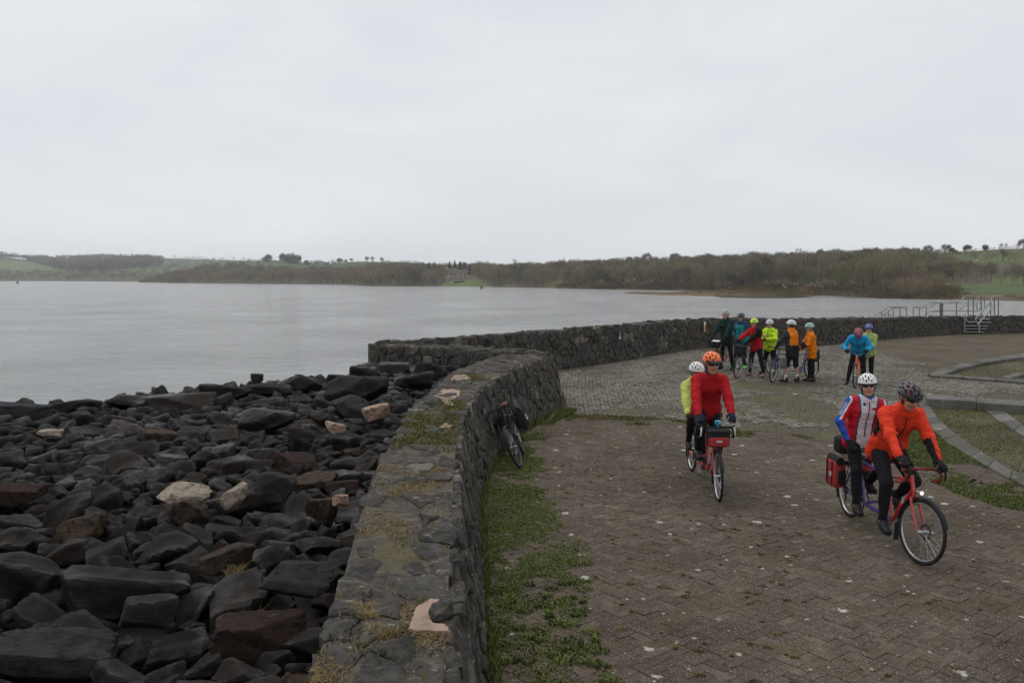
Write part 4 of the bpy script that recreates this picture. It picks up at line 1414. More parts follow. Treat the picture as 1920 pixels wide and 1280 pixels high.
rr = random.Random(21)
G_WALL = "rough stone parapet walls"
def cull(geos, left=-60, right=1990, ylim=1400):
    out = []
    for g in geos:
        if not g: continue
        c = g[0][-1]
        if c.y < 0.6: continue
        a, b = proj(c.x, c.y, c.z)
        if left < a < right and b < ylim: out.append(g)
    return out

# near wall
nw = thing("stone_wall", "dark stone parapet with broad mossy top running off between boulders and paving", "wall", (float(near_R[60][0]) - 0.4, float(near_R[60][1]), 0), 0, G_WALL)
foot_R = offset_line(near_R, 0.20)
topz = WALL_H
def bed(v):
    L = near_L + (near_R - near_L) * v
    return np.column_stack([L, topz - 0.046 + 0.040 * fbm(L[:, 0], L[:, 1], 66, 5, 3.2)])
core_rows = [z3(offset_line(near_L, -0.02), 0.0), z3(offset_line(near_L, 0.03), topz - 0.050), *[bed(v) for v in np.linspace(.08, .94, 14)], z3(offset_line(near_R, -0.045), topz - 0.050), z3(offset_line(foot_R, -0.03), -0.06)]
strip_mesh("mortar_core", core_rows, M_MORTAR, nw)
S, Lu, Lv = ribbon_S(z3(near_R, topz - 0.04), z3(near_L, topz - 0.04))
geos = [stone_geo(c, S, rr.uniform(0.006, 0.035), rr.uniform(0.014, 0.044), 0.030, rr, 0.05, 0.003, 0.018, 0.05) for c in rubble_cells(Lu, Lv, 0.32, 0.25, rr, 0.49) if rr.random() > 0.20]
# stones must face up
geos = [(v, [tuple(reversed(q)) for q in f]) if g and (v[f[-1][1]] - v[f[-1][0]]).cross(v[f[-1][2]] - v[f[-1][0]]).z < 0 else g for g in geos if g for v, f in [g]]
emit_stones("coping_stone", cull(geos), nw, 300, M_STONE)
def fix_out(geos, outward):
    r = []
    for g in geos:
        if not g: continue
        v, f = g
        a, b, c = [v[i] for i in f[-1]]
        n = (b - a).cross(c - a)
        r.append((v, [tuple(reversed(q)) for q in f]) if n.dot(outward) < 0 else g)
    return r
S, Lu, Lv = ribbon_S(z3(foot_R, -0.03), z3(near_R, topz - 0.01))
_, _, _ = 0, 0, 0
mt = S(0.5 * Lu, Lv / 2, 0.1) - S(0.5 * Lu, Lv / 2, 0.0)
sg = 1 if mt.dot(Vector((1, -0.3, 0))) > 0 else -1
S2 = (lambda u, v, h, S=S, sg=sg: S(u, v, h * sg))
geos = fix_out([stone_geo(c, S2, rr.uniform(0.005, 0.014), rr.uniform(0.008, 0.042), 0.018, rr, 0.05, 0.004, 0.008) for c in rubble_cells(Lu, Lv, 0.20, 0.24, rr, 0.47)], Vector((1, -0.35, 0)))
emit_stones("stone", cull(geos), nw, 300, M_STONE)
# rounded end of the near wall at the gap
eR, eL = near_R[-1], conn_B[-1]
e0, e1 = np.array([*foot_R[-1]]), np.array([eL[0] + 0.22, eL[1] + 0.25])
endA = resample(np.array([[*foot_R[-1], -0.03], [foot_R[-1][0] + 0.22, foot_R[-1][1] + 0.25, -0.03], [eL[0] + 0.12, eL[1] + 0.35, -0.03]]), 12)
endB = resample(np.array([[*near_R[-1], topz - 0.01], [near_R[-1][0] + 0.03, near_R[-1][1] + 0.2, topz - 0.01], [eL[0], eL[1] + 0.1, topz - 0.01]]), 12)
strip_mesh("mortar_end", [endA, endB], M_MORTAR, nw, False)
S, Lu, Lv = ribbon_S(endA, endB)
mt = S(Lu / 2, Lv / 2, 0.1) - S(Lu / 2, Lv / 2, 0)
sg = 1 if mt.dot(Vector((1, -0.3, 0))) > 0 else -1
S3 = (lambda u, v, h, S=S, sg=sg: S(u, v, h * sg))
emit_stones("stone", fix_out([stone_geo(c, S3, 0.008, rr.uniform(0.01, 0.045), 0.018, rr, 0.05, 0.004, 0.008) for c in rubble_cells(Lu, Lv, 0.2, 0.24, rr)], Vector((1, -0.2, 0))), nw, 60, M_STONE)
# patches of newer pinkish mortar
M_PMORTAR = mat_pale_rock("pale_mortar", (0.34, 0.25, 0.19), (0.24, 0.175, 0.135))
def patch(px, py, poly, zoff=-0.006):
    mb = MB()
    gq = random.Random(px)
    q_ = []
    for i in range(len(poly)):
        a, b = poly[i], poly[(i + 1) % len(poly)]
        for k in range(4): q_.append((a[0] + (b[0] - a[0]) * k / 4 + gq.uniform(-2, 2), a[1] + (b[1] - a[1]) * k / 4 + gq.uniform(-1.3, 1.3)))
    poly = q_
    n = len(poly)
    V = [P(px + a, py + b, topz + zoff) for a, b in poly]
    W = [v - Vector((0, 0, 0.06)) for v in V]
    mb.add([v - nw.location for v in V] + [v - nw.location for v in W], [tuple(range(n))] + [(k, n + k, n + (k + 1) % n, (k + 1) % n) for k in range(n)])
    bm = bmesh.new()
    o = mb.build("mortar_patch", M_PMORTAR, nw, smooth=False)
    bm.from_mesh(o.data)
    bmesh.ops.recalc_face_normals(bm, faces=bm.faces[:])
    bm.to_mesh(o.data)
    bm.free()
patch(800, 1150, [(-22, 30), (-34, 28), (-26, 8), (-20, -12), (8, -29), (24, -27), (14, -16), (4, -8), (6, 10), (14, 17), (34, 20), (44, 32)])
patch(830, 738, [(-22, 8), (-8, -2), (2, -10), (20, -9), (34, -6), (30, 4), (14, 12), (24, 22), (4, 20), (-4, 10)])
patch(858, 708, [(-14, 4), (-4, -6), (16, -5), (26, 0), (8, 5)])
patch(835, 797, [(-14, 3), (0, -5), (14, 0), (4, 5)])

cs = P(829, 1150, topz)
cso = link_mesh("coping_stone", ROCKS[3].copy(), nw, cs - nw.location, (0.1, 0.05, 0.4), (0.075, 0.085, 0.07))
cso.data.materials.clear()
cso.data.materials.append(M_STONE)
cso['label'] = "mottled loose capstone bedded in pale pink mortar"
# wall doubling back
cw = thing("stone_wall", "short stone wall doubling back from the gap to the water's edge", "wall", (float(conn_F[10][0]), float(conn_F[10][1]) + 0.2, 0), 0, G_WALL)
strip_mesh("mortar_core", [z3(offset_line(conn_F, 0.08), -0.1), z3(offset_line(conn_F, -0.04), topz - 0.045), z3(offset_line(conn_B, 0.04), topz - 0.045), z3(offset_line(conn_B, -0.05), -0.1)], M_MORTAR, cw)
S, Lu, Lv = ribbon_S(z3(conn_F, topz - 0.04), z3(conn_B, topz - 0.04))
up = Vector((0, 0, 1))
mt = S(Lu / 2, Lv / 2, 0.1) - S(Lu / 2, Lv / 2, 0)
sg = 1 if mt.z > 0 else -1
S4 = (lambda u, v, h, S=S, sg=sg: S(u, v, h * sg))
emit_stones("coping_stone", fix_out([stone_geo(c, S4, 0.015, rr.uniform(0.02, 0.06), 0.022, rr, 0.05, 0.004) for c in rubble_cells(Lu, Lv, 0.32, 0.26, rr)], up), cw, 120, M_STONE)
S, Lu, Lv = ribbon_S(z3(offset_line(conn_F, 0.09), -0.1), z3(conn_F, topz - 0.01))
mt = S(Lu / 2, Lv / 2, 0.1) - S(Lu / 2, Lv / 2, 0)
sg = 1 if mt.y < 0 else -1
S5 = (lambda u, v, h, S=S, sg=sg: S(u, v, h * sg))
emit_stones("stone", fix_out([stone_geo(c, S5, 0.012, rr.uniform(0.01, 0.04), 0.018, rr, 0.05, 0.004, 0.010) for c in rubble_cells(Lu, Lv, 0.24, 0.22, rr)], Vector((-0.2, -1, 0))), cw, 150, M_STONE)

# rear wall
rw = thing("stone_wall", "long curved dark stone wall at the water's edge behind the cyclists", "wall", (float(rear_F[80][0]), float(rear_F[80][1]) + 0.3, 0), 0, G_WALL)
strip_mesh("mortar_core", [z3(offset_line(rear_F, -0.02), -0.1), np.column_stack([offset_line(rear_F, -0.09), rH - 0.05]), np.column_stack([offset_line(rear_B, 0.05), rH - 0.05]), z3(rear_B, -0.6)], M_MORTAR, rw)
S, Lu, Lv = ribbon_S(z3(rear_F, -0.05), np.column_stack([offset_line(rear_F, -0.07), rH - 0.01]))
mt = S(Lu / 2, Lv / 2, 0.1) - S(Lu / 2, Lv / 2, 0)
sg = 1 if mt.y < 0 else -1
S6 = (lambda u, v, h, S=S, sg=sg: S(u, v, h * sg))
emit_stones("stone", cull(fix_out([stone_geo(c, S6, rr.uniform(0.006, 0.016), rr.uniform(0.008, 0.040), 0.018, rr, 0.05, 0.004, 0.010) for c in rubble_cells(Lu, Lv, 0.26, 0.22, rr, 0.48)], Vector((0, -1, 0)))), rw, 300, M_STONE)
S, Lu, Lv = ribbon_S(np.column_stack([offset_line(rear_F, -0.05), rH - 0.04]), np.column_stack([offset_line(rear_B, 0.02), rH - 0.04]))
mt = S(Lu / 2, Lv / 2, 0.1) - S(Lu / 2, Lv / 2, 0)
sg = 1 if mt.z > 0 else -1
S7 = (lambda u, v, h, S=S, sg=sg: S(u, v, h * sg))
emit_stones("coping_stone", cull(fix_out([stone_geo(c, S7, 0.015, rr.uniform(0.02, 0.085), 0.022, rr, 0.06, 0.006) for c in rubble_cells(Lu, Lv, 0.38, 0.3, rr)], up)), rw, 240, M_STONE)

# notices fixed to the rear wall
M_WHITEP, M_BLUEP, M_ORANGEP, M_PINKP = simple("white_sign", (0.62, 0.62, 0.60), 0.5), simple("blue_sign", (0.10, 0.20, 0.28), 0.5), simple("yellow_sign", (0.55, 0.36, 0.10), 0.5), simple("pink_sign", (0.50, 0.26, 0.24), 0.5)
def wall_sign(px, py, panels, label):
    """panels: (width, height, material) from the top down, bolted to the wall face"""
    fx, fy = proj(rear_F[:, 0], rear_F[:, 1], np.full(len(rear_F), 0.7))
    i = int(np.argmin(np.abs(fx - px)))
    q = offset_line(rear_F, 0.075)[i]
    T = rear_F[i + 1] - rear_F[i - 1]
    top = PD(px, py, q[1])
    o = thing("wall_sign", label, "sign", (q[0], q[1], top.z), math.atan2(T[1], T[0]), "little signs on the rear wall")
    z = 0
    for w, h, m in panels:
        MB().box((0, 0, z - h / 2), (w, 0.02, h)).build("sign_panel", m, o, smooth=False)
        z -= h + 0.012
    MB().box((0, 0.035, z / 2), (0.06, 0.05, -z * 0.8)).build("bracket", simple("dark_bracket", (0.05, 0.05, 0.05), 0.6), o, smooth=False)
wall_sign(1158, 621, [(0.11, 0.17, M_BLUEP), (0.10, 0.09, M_WHITEP)], "blue sign with white foot on the rear wall left of the cyclists")
wall_sign(1318, 603, [(0.12, 0.16, M_WHITEP), (0.12, 0.14, M_ORANGEP), (0.12, 0.12, M_PINKP)], "white, yellow and pink sign on the rear wall beside the dark green man")

# ------------------------------------------------------------------ paving
BRICK_PX = [(880, 1420), (880, 930), (965, 850), (1040, 788), (1062, 778), (1150, 782), (1240, 789), (1300, 797), (1380, 806), (1430, 812), (1500, 820), (1570, 828), (1640, 845), (1700, 868), (1760, 895), (1830, 925), (1900, 950), (2060, 985), (2900, 1100), (2900, 1900), (880, 1900)]
COBBLE_PX = [(1030, 790), (1050, 700), (1131, 684), (1219, 669), (1306, 655), (1350, 650), (1540, 650), (1630, 640), (1640, 655), (1660, 668), (1730, 680), (1760, 690), (1745, 702), (1925, 722), (1925, 750), (1738, 742), (1720, 760), (1730, 790), (1700, 812), (1640, 838), (1570, 826), (1500, 818), (1430, 810), (1380, 804), (1300, 795), (1240, 787), (1150, 780), (1062, 776)]
FARPAVE_PX = [(1632, 640), (1718, 634), (1803, 628.5), (1930, 627), (2200, 626), (2200, 680), (1930, 658), (1860, 668), (1800, 682), (1745, 690), (1680, 675), (1650, 662), (1640, 650)]
INNER_PX = [(1738, 750), (1762, 788), (1792, 812), (1832, 840), (1880, 870), (1930, 895), (1930, 778), (1740, 752)]
INNER2_PX = [(1770, 700), (1800, 690), (1840, 681), (1890, 673), (1930, 669), (1930, 716), (1850, 708)]

def quad_piece(w, d, inset, bev, hz, dep):
    """bevelled paving piece centred at origin: 12 verts, 9 quads"""
    V = []
    for z, k in ((-dep, 0.0), (hz - bev, 0.0), (hz, bev)):
        for x, y in ((-1, -1), (1, -1), (1, 1), (-1, 1)):
            V.append((x * (w / 2 - inset - k), y * (d / 2 - inset - k), z))
    F = [(8, 9, 10, 11)]
    for r in (0, 4):
        for k in range(4): F.append((r + k, r + (k + 1) % 4, r + 4 + (k + 1) % 4, r + 4 + k))
    return np.array(V), np.array(F)

def bricks():
    a = 0.1
    ang = math.radians(38)
    c, s = math.cos(ang), math.sin(ang)
    pts = []
    for i in range(-220, 260):
        for j in range(-220, 260):
            k = (i - j) % 4
            if k == 0: pts.append((i + 1.0, j + 0.5, 0))
            elif k == 3: pts.append((i + 0.5, j + 1.0, 1))
    A = np.array(pts)
    X, Y = (A[:, 0] * c - A[:, 1] * s) * a + 4.0, (A[:, 0] * s + A[:, 1] * c) * a + 11.0
    px, py = proj(X, Y, np.zeros(len(X)))
    ok = (Y > 3.2) & in_poly(px, py, BRICK_PX) & (px < 2800) & (py < 1800)
    near_d = seg_dist(X, Y, foot_R[::3], closed=False)
    ok &= near_d > 0.1
    A, X, Y, px, py = A[ok], X[ok], Y[ok], px[ok], py[ok]
    # pieces are lost under turf along the wall and at the edges
    turf = (near_d[ok] < 0.55 + 0.9 * (fbm(X, Y, 31, 4, 0.8) - 0.5)) & (fbm(X, Y, 77, 4, 2.2) > 0.55)
    A, X, Y = A[~turf], X[~turf], Y[~turf]
    order = np.argsort(np.hypot(X, Y) + 1000.0 * ~((proj(X, Y, np.zeros(len(X)))[0] < 1930) & (proj(X, Y, np.zeros(len(X)))[1] < 1285)))
    A, X, Y = A[order], X[order], Y[order]
    root = tag(empty("brick_paving", (2.0, 8.0, -0.012)), "brown herringbone brick paving under the two near tandems", kind='structure')
    g = np.random.default_rng(3)
    Vb, Fb = quad_piece(0.2, 0.1, 0.0010, 0.0028, 0.016, 0.02)
    me = bpy.data.meshes.new("brick")
    me.from_pydata([tuple(v) for v in Vb], [], [tuple(f) for f in Fb])
    me.materials.append(M_BRICK)
    sink = (fbm(X, Y, 41, 3, 0.35) - 0.5) * 0.02
    for k in range(300):
        link_mesh("brick", me, root, (X[k] - 2.0, Y[k] - 8.0, g.normal() * 0.0022 + sink[k]), (g.normal() * 0.012, g.normal() * 0.012, ang + (PI / 2 if A[k, 2] else 0)))
    n = len(X) - 300
    R2 = ang + np.where(A[300:, 2] > 0, PI / 2, 0)
    cc, ss = np.cos(R2), np.sin(R2)
    tz = g.normal(size=(n, 2)) * 0.012
    V = np.zeros((n, 12, 3))
    V[:, :, 0] = Vb[None, :, 0] * cc[:, None] - Vb[None, :, 1] * ss[:, None] + X[300:, None] - 2.0
    V[:, :, 1] = Vb[None, :, 0] * ss[:, None] + Vb[None, :, 1] * cc[:, None] + Y[300:, None] - 8.0
    V[:, :, 2] = Vb[None, :, 2] + Vb[None, :, 0] * tz[:, :1] + Vb[None, :, 1] * tz[:, 1:] + (g.normal(size=n) * 0.0022 + sink[300:])[:, None]
    Q = (Fb[None] + (np.arange(n) * 12)[:, None, None]).reshape(-1, 4)
    tag(link_mesh("brickwork", mesh_np("brickwork", V.reshape(-1, 3), quads=Q, mats=[M_BRICK], attrs={"tint": np.repeat(g.uniform(0.02, 1, n), 12)}), root), kind='stuff')
bricks()

def setts():
    g = np.random.default_rng(4)
    a = 0.118
    ang = math.radians(24)
    c, s = math.cos(ang), math.sin(ang)
    I, J = np.meshgrid(np.arange(-160, 260), np.arange(-160, 220), indexing='ij')
    I, J = I.ravel(), J.ravel()
    U = (I + 0.5 * (J % 2)) * a + g.normal(size=len(I)) * 0.008
    W = J * a * 0.92 + 0.05 * np.sin(U * 1.3) + g.normal(size=len(I)) * 0.006
    X, Y = U * c - W * s + 6.0, U * s + W * c + 22.0
    px, py = proj(X, Y, np.zeros(len(X)))
    ok = (Y > 10) & (Y < 40) & (px < 1960) & (in_poly(px, py, COBBLE_PX) | in_poly(px, py, INNER_PX) | in_poly(px, py, INNER2_PX))
    # moss hides part of them
    mossy = fbm(X, Y, 51, 4, 0.35) + 0.18 * (fbm(X, Y, 52, 2, 3.0) - 0.5)
    edge = in_poly(px, py, [(1375, 745), (1480, 738), (1570, 760), (1590, 826), (1500, 819), (1390, 806)]) * 0.30 + in_poly(px, py, INNER_PX) * 0.40 + in_poly(px, py, INNER2_PX) * 0.5 + in_poly(px, py, [(1620, 680), (1760, 685), (1750, 705), (1640, 712)]) * 0.12 + np.clip(0.35 - seg_dist(X, Y, rear_F, closed=False), 0, 1) * 1.2
    ok &= (mossy + edge) < 0.66
    X, Y = X[ok], Y[ok]
    d = np.hypot(X, Y)
    order = np.argsort(d)
    X, Y = X[order], Y[order]
    n = len(X)
    root = tag(empty("cobbled_paving", (5.0, 22.0, -0.008)), "grey stone setts with mossy joints across the middle of the yard", kind='structure')
    Vb, Fb = quad_piece(1, 1, 0.0, 0.11, 0.0, 0.3)
    Vb = Vb.copy()
    sz = a * g.uniform(0.74, 0.96, (n, 2))
    V = np.zeros((n, 12, 3))
    jx, jy = g.normal(size=(n, 12)) * 0.006, g.normal(size=(n, 12)) * 0.006
    x, y = Vb[None, :, 0] * sz[:, :1] + jx, Vb[None, :, 1] * sz[:, 1:] * 0.92 + jy
    r = ang + g.normal(size=n) * 0.10
    cc, ss = np.cos(r)[:, None], np.sin(r)[:, None]
    V[:, :, 0], V[:, :, 1] = x * cc - y * ss, x * ss + y * cc
    V[:, :, 2] = Vb[None, :, 2] * 0.12 + 0.022 + (g.normal(size=n) * 0.007)[:, None] + x * (g.normal(size=n) * 0.07)[:, None]
    for k in range(300):
        me = mesh_np("cobble", V[k], quads=Fb, mats=[M_COBBLE])
        link_mesh("cobble", me, root, (X[k] - 5.0, Y[k] - 22.0, 0.003))
    m = n - 300
    VV = V[300:].copy()
    VV[:, :, 0] += X[300:, None] - 5.0
    VV[:, :, 1] += Y[300:, None] - 22.0
    Q = (Fb[None] + (np.arange(m) * 12)[:, None, None]).reshape(-1, 4)
    tag(link_mesh("cobblework", mesh_np("cobblework", VV.reshape(-1, 3), quads=Q, mats=[M_COBBLE], attrs={"tint": np.repeat(g.uniform(0.02, 1, m), 12)}), root), kind='stuff')
setts()

def sheet(name, poly_px, z, mat, th=0.03, label=None):
    V = [P(a, b, z) for a, b in poly_px]
    from mathutils.geometry import tessellate_polygon
    T = tessellate_polygon([[Vector((v.x, v.y, 0)) for v in V]])
    me = bpy.data.meshes.new(name)
    me.from_pydata([tuple(v) for v in V], [], [tuple(t) for t in T])
    bm = bmesh.new()
    bm.from_mesh(me)
    for f in bm.faces:
        if f.normal.z < 0: f.normal_flip()
    bm.to_mesh(me)
    bm.free()
    me.materials.append(mat)
    o = link_mesh(name, me)
    return tag(o, label, kind='structure')
sheet("far_paving", FARPAVE_PX, 0.004, M_FARPAVE, label="plain brown paving below the rear wall at the right")

# bare trodden earth: a low uneven mound
def earth(px_poly, hgt, name="bare_earth"):
    c = [sum(a for a, b in px_poly) / len(px_poly), sum(b for a, b in px_poly) / len(px_poly)]
    V, F = [], []
    n = 0
    rings = 6
    dense = []
    m = len(px_poly)
    for i in range(m):
        a, b = px_poly[i], px_poly[(i + 1) % m]
        for k in range(4): dense.append((a[0] + (b[0] - a[0]) * k / 4, a[1] + (b[1] - a[1]) * k / 4))
    N = len(dense)
    for r in range(rings + 1):
        k = r / rings
        for (a, b) in dense:
            q = P(c[0] + (a - c[0]) * k, c[1] + (b - c[1]) * k, 0)
            j = 1 + 0.10 * (float(fbm(np.array([q.x * 3]), np.array([q.y * 3]), 9, 3)[0]) - 0.5)
            V.append((q.x * j if r else q.x, q.y, -0.02 + hgt * (1 - k ** 2) + 0.015 * float(fbm(np.array([q.x * 5]), np.array([q.y * 5]), 8, 3)[0])))
    for r in range(rings):
        for i in range(N):
            F.append((r * N + i, r * N + (i + 1) % N, (r + 1) * N + (i + 1) % N, (r + 1) * N + i))
    me = bpy.data.meshes.new(name)
    me.from_pydata(V, [], F)
    bm = bmesh.new()
    bm.from_mesh(me)
    for f in bm.faces:
        if f.normal.z < 0: f.normal_flip()
    bm.to_mesh(me)
    bm.free()
    me.polygons.foreach_set("use_smooth", [True] * len(me.polygons))
    me.materials.append(M_EARTH)
    tag(link_mesh(name, me), kind='structure')
_t = NT("trodden_earth")
_n = _t.noise(9.0, 6, 0.7, vec=_t.pos())
_t.set("Base Color", _t.ramp(_n, [(0.3, (0.045, 0.029, 0.020)), (0.7, (0.095, 0.066, 0.047))])).set("Roughness", 0.95)
_t.bump(_n, 0.8, 0.02)
M_EARTH = _t.mat
earth([(1396, 806), (1500, 812), (1470, 826), (1440, 838), (1415, 826)], 0.075)
earth([(1705, 815), (1745, 790), (1800, 840), (1860, 880), (1930, 920), (1930, 958), (1860, 945), (1790, 915), (1730, 880)], 0.03)

# ------------------------------------------------------------------ stone edgings of the sunken beds
G_KERB = "stone edgings round the sunken beds"
def edging(name, label, A_px, B_px, ztop, seg, thick):
    """flat stones between two edges (photo pixels at height ztop), butted with joints"""
    za, zb = ztop if isinstance(ztop, tuple) else (ztop, ztop)
    A = np.array([P(a, b, za) for a, b in A_px])
    B = np.array([P(a, b, za) for a, b in B_px])
    A, B = resample(A, 60), resample(B, 60)
    L = np.linalg.norm(np.diff((A + B) / 2, axis=0), axis=1).sum()
    n = max(2, round(L / seg))
    o = thing(name, label, "edging", (float(A[0][0]), float(A[0][1]), 0), 0, G_KERB)
    g = random.Random(len(label))
    for k in range(n):
        i0, i1 = k / n * 59, (k + 1) / n * 59
        gp = 0.012 / L * 59
        idx = np.linspace(i0 + gp, i1 - gp, 4)
        a = np.stack([np.interp(idx, np.arange(60), A[:, q]) for q in range(3)], -1)
        b = np.stack([np.interp(idx, np.arange(60), B[:, q]) for q in range(3)], -1)
        dz = g.uniform(-0.008, 0.008)
        V = []
        for row, z, ins in ((a, -thick, 0), (a, -0.015, 0), (a, 0, 0.015), (b, 0, 0.015), (b, -0.015, 0), (b, -thick, 0)):
            other = b if row is a else a
            for p, q in zip(row, other):
                d = (q - p) / max(np.linalg.norm(q - p), 1e-6) * ins
                V.append(Vector(p + d) + Vector((0, 0, z + dz)) - o.location)
        F = []
        for r in range(5):
            for i in range(3): F.append((r * 4 + i, r * 4 + i + 1, (r + 1) * 4 + i + 1, (r + 1) * 4 + i))
        F.append(tuple(r * 4 for r in range(6)))
        F.append(tuple(r * 4 + 3 for r in range(5, -1, -1)))
        me = bpy.data.meshes.new("kerb_stone")
        me.from_pydata([tuple(v) for v in V], [], F)
        bm = bmesh.new()
        bm.from_mesh(me)
        bmesh.ops.recalc_face_normals(bm, faces=bm.faces[:])
        bm.to_mesh(me)
        bm.free()
        me.materials.append(M_KERB)
        link_mesh("kerb_stone", me, o)
edging("stone_edging", "curved pale edging sweeping away at the top of the upper bed", [(1740, 700), (1760, 694), (1802, 681), (1852, 670), (1930, 661)], [(1769, 701), (1800, 690), (1840, 681), (1890, 673), (1930, 667.5)], 0.10, 0.8, 0.2)
edging("stone_edging", "straight edging closing the near side of the upper bed", [(1742, 701), (1800, 703.5), (1860, 707), (1930, 711.5)], [(1746, 703.5), (1800, 706.5), (1860, 711), (1930, 716.5)], 0.085, 0.8, 0.22)
edging("stone_edging", "short edging crossing the upper bed at the frame edge", [(1875, 706.5), (1905, 698.5), (1930, 695)], [(1893, 708.5), (1915, 702.5), (1930, 700)], 0.08, 0.8, 0.2)
edging("stone_edging", "thick raised edging with dark face along the lower bed", [(1735, 741), (1800, 743.5), (1860, 746.5), (1930, 750.5)], [(1737, 747), (1800, 750.5), (1860, 755), (1930, 760)], 0.20, 0.9, 0.24)
edging("stone_edging", "long curved flat edging sweeping down behind the orange rider", [(1733, 746), (1745, 765), (1762, 787), (1790, 812), (1830, 840), (1877, 870), (1940, 902)], [(1722, 748), (1730, 775), (1750, 805), (1778, 830), (1815, 852), (1855, 875), (1940, 920)], 0.035, 0.75, 0.15)
edging("stone_edging", "flat pale edging crossing the lower bed diagonally", [(1878, 766), (1900, 782), (1930, 805)], [(1842, 764), (1877, 790), (1930, 823)], 0.03, 0.8, 0.15)

# ------------------------------------------------------------------ steel stile, steps and rails over the rear wall
M_STEEL = simple("galvanised_steel", (0.36, 0.37, 0.38), 0.45, 0.6, 0.15)
M_DSTEEL = simple("weathered_steel", (0.16, 0.165, 0.17), 0.5, 0.6, 0.15)
def rails():
    iy = float(np.interp(1830, proj(rear_F[:, 0], rear_F[:, 1], np.zeros(len(rear_F)))[0], rear_F[:, 1]))
    Yb, Yf = iy + 1.3, iy - 0.35
    q = P(1838, 622, 0)
    o = thing("steel_stile", "galvanised steel steps and handrails crossing the rear wall at the right", "railing", (q.x, Yf, 0))
    o0 = o.location
    def cv(pts, Y): return [PD(1620 + a / 6.4, 540 + b / 6.4, Y) - o0 for a, b in pts]
    def rail(pts, Y, r=0.024, m=M_STEEL, name="handrail"):
        MB().tube(cv(pts, Y), r, n=6).build(name, m, o)
    def post(x, y0, y1, Y, r=0.022, m=M_DSTEEL):
        MB().tube(cv([(x, y0), (x, y1)], Y), r, n=6).build("post", m, o)
    D = M_DSTEEL
    rail([(135, 335), (300, 225), (330, 226), (510, 229)], Yb + 1.2, 0.02, D)
    rail([(215, 335), (355, 236), (510, 232)], Yb + .2, 0.022, D)
    rail([(230, 340), (262, 322), (340, 322)], Yb + .2, 0.018, D)
    for x, y in ((213, 285), (295, 270)): post(x, y, 345, Yb + .2)
    for x in (352, 432, 510): post(x, 232, 345, Yb + .2)
    rail([(590, 232), (780, 233), (868, 180)], Yb + .2, 0.02, D)
    rail([(590, 229), (715, 232), (790, 175), (910, 179)], Yb + 1.2, 0.02, D)
    for x in (590, 666, 748): post(x, 233, 345, Yb + .2)
    rail([(720, 335), (790, 279), (880, 272), (945, 272), (1110, 276), (1360, 278)], Yb + .2, 0.02, D)
    rail([(780, 335), (858, 282), (945, 284)], Yb + 1.2, 0.018, D)
    for x in (914, 922, 931): post(x, 180, 345, Yb + .1, 0.03)
    post(945, 178, 345, Yb + .2)
    rail([(935, 182), (1110, 183), (1360, 182)], Yb + 1.2, 0.018, D)
    rail([(1020, 170), (1110, 161), (1148, 160), (1215, 94), (1335, 93), (1355, 105), (1360, 130), (1360, 280)], Yb, 0.028)
    for x, a in ((1110, 165), (1250, 98), (1312, 98)): post(x, a, 345, Yb, 0.026)
    rail([(1135, 275), (1205, 208), (1350, 207)], Yb + .1, 0.02, D)
    rail([(1366, 120), (1375, 102), (1392, 94), (1510, 98)], Yb + 1.2, 0.026)
    for x, y in ((1408, 330), (1445, 250)): post(x, 98, y, Yb + 1.2, 0.024)
    rail([(1360, 170), (1375, 155), (1392, 165), (1400, 200), (1395, 250), (1380, 272), (1362, 262), (1356, 215), (1360, 170)], Yb - .5, 0.024)
    rail([(1660, 100), (1555, 97), (1535, 108), (1528, 150), (1440, 255), (1345, 358), (1338, 378), (1348, 400), (1368, 428)], Yf, 0.034)
    rail([(1560, 203), (1500, 280), (1368, 432)], Yf - .5, 0.034)
    rail([(1360, 280), (1350, 215)], Yf, 0.026)
    rail([(1440, 200), (1560, 205), (1660, 208)], Yb, 0.022)
    for x, a, b in ((1520, 168, 390), (1565, 100, 345), (1612, 108, 345)): post(x, a, b, Yb - .3, 0.028)
    rail([(1208, 315), (1222, 345), (1230, 385), (1250, 406), (1340, 407)], Yf, 0.03)
    post(1206, 320, 520, Yf, 0.03, M_STEEL)
    post(1382, 400, 535, Yf, 0.03, M_STEEL)
    for y, a, b in ((370, 1385, 1520), (411, 1385, 1528), (453, 1212, 1500), (488, 1210, 1475), (526, 1198, 1442)):
        pa, pb = PD(1620 + a / 6.4, 540 + y / 6.4, Yf) - o0, PD(1620 + b / 6.4, 540 + y / 6.4, Yf) - o0
        MB().box(((pa.x + pb.x) / 2, 0.14, (pa.z + pb.z) / 2), (pb.x - pa.x, 0.26, 0.035)).build("tread", M_STEEL, o, smooth=False)
rails()

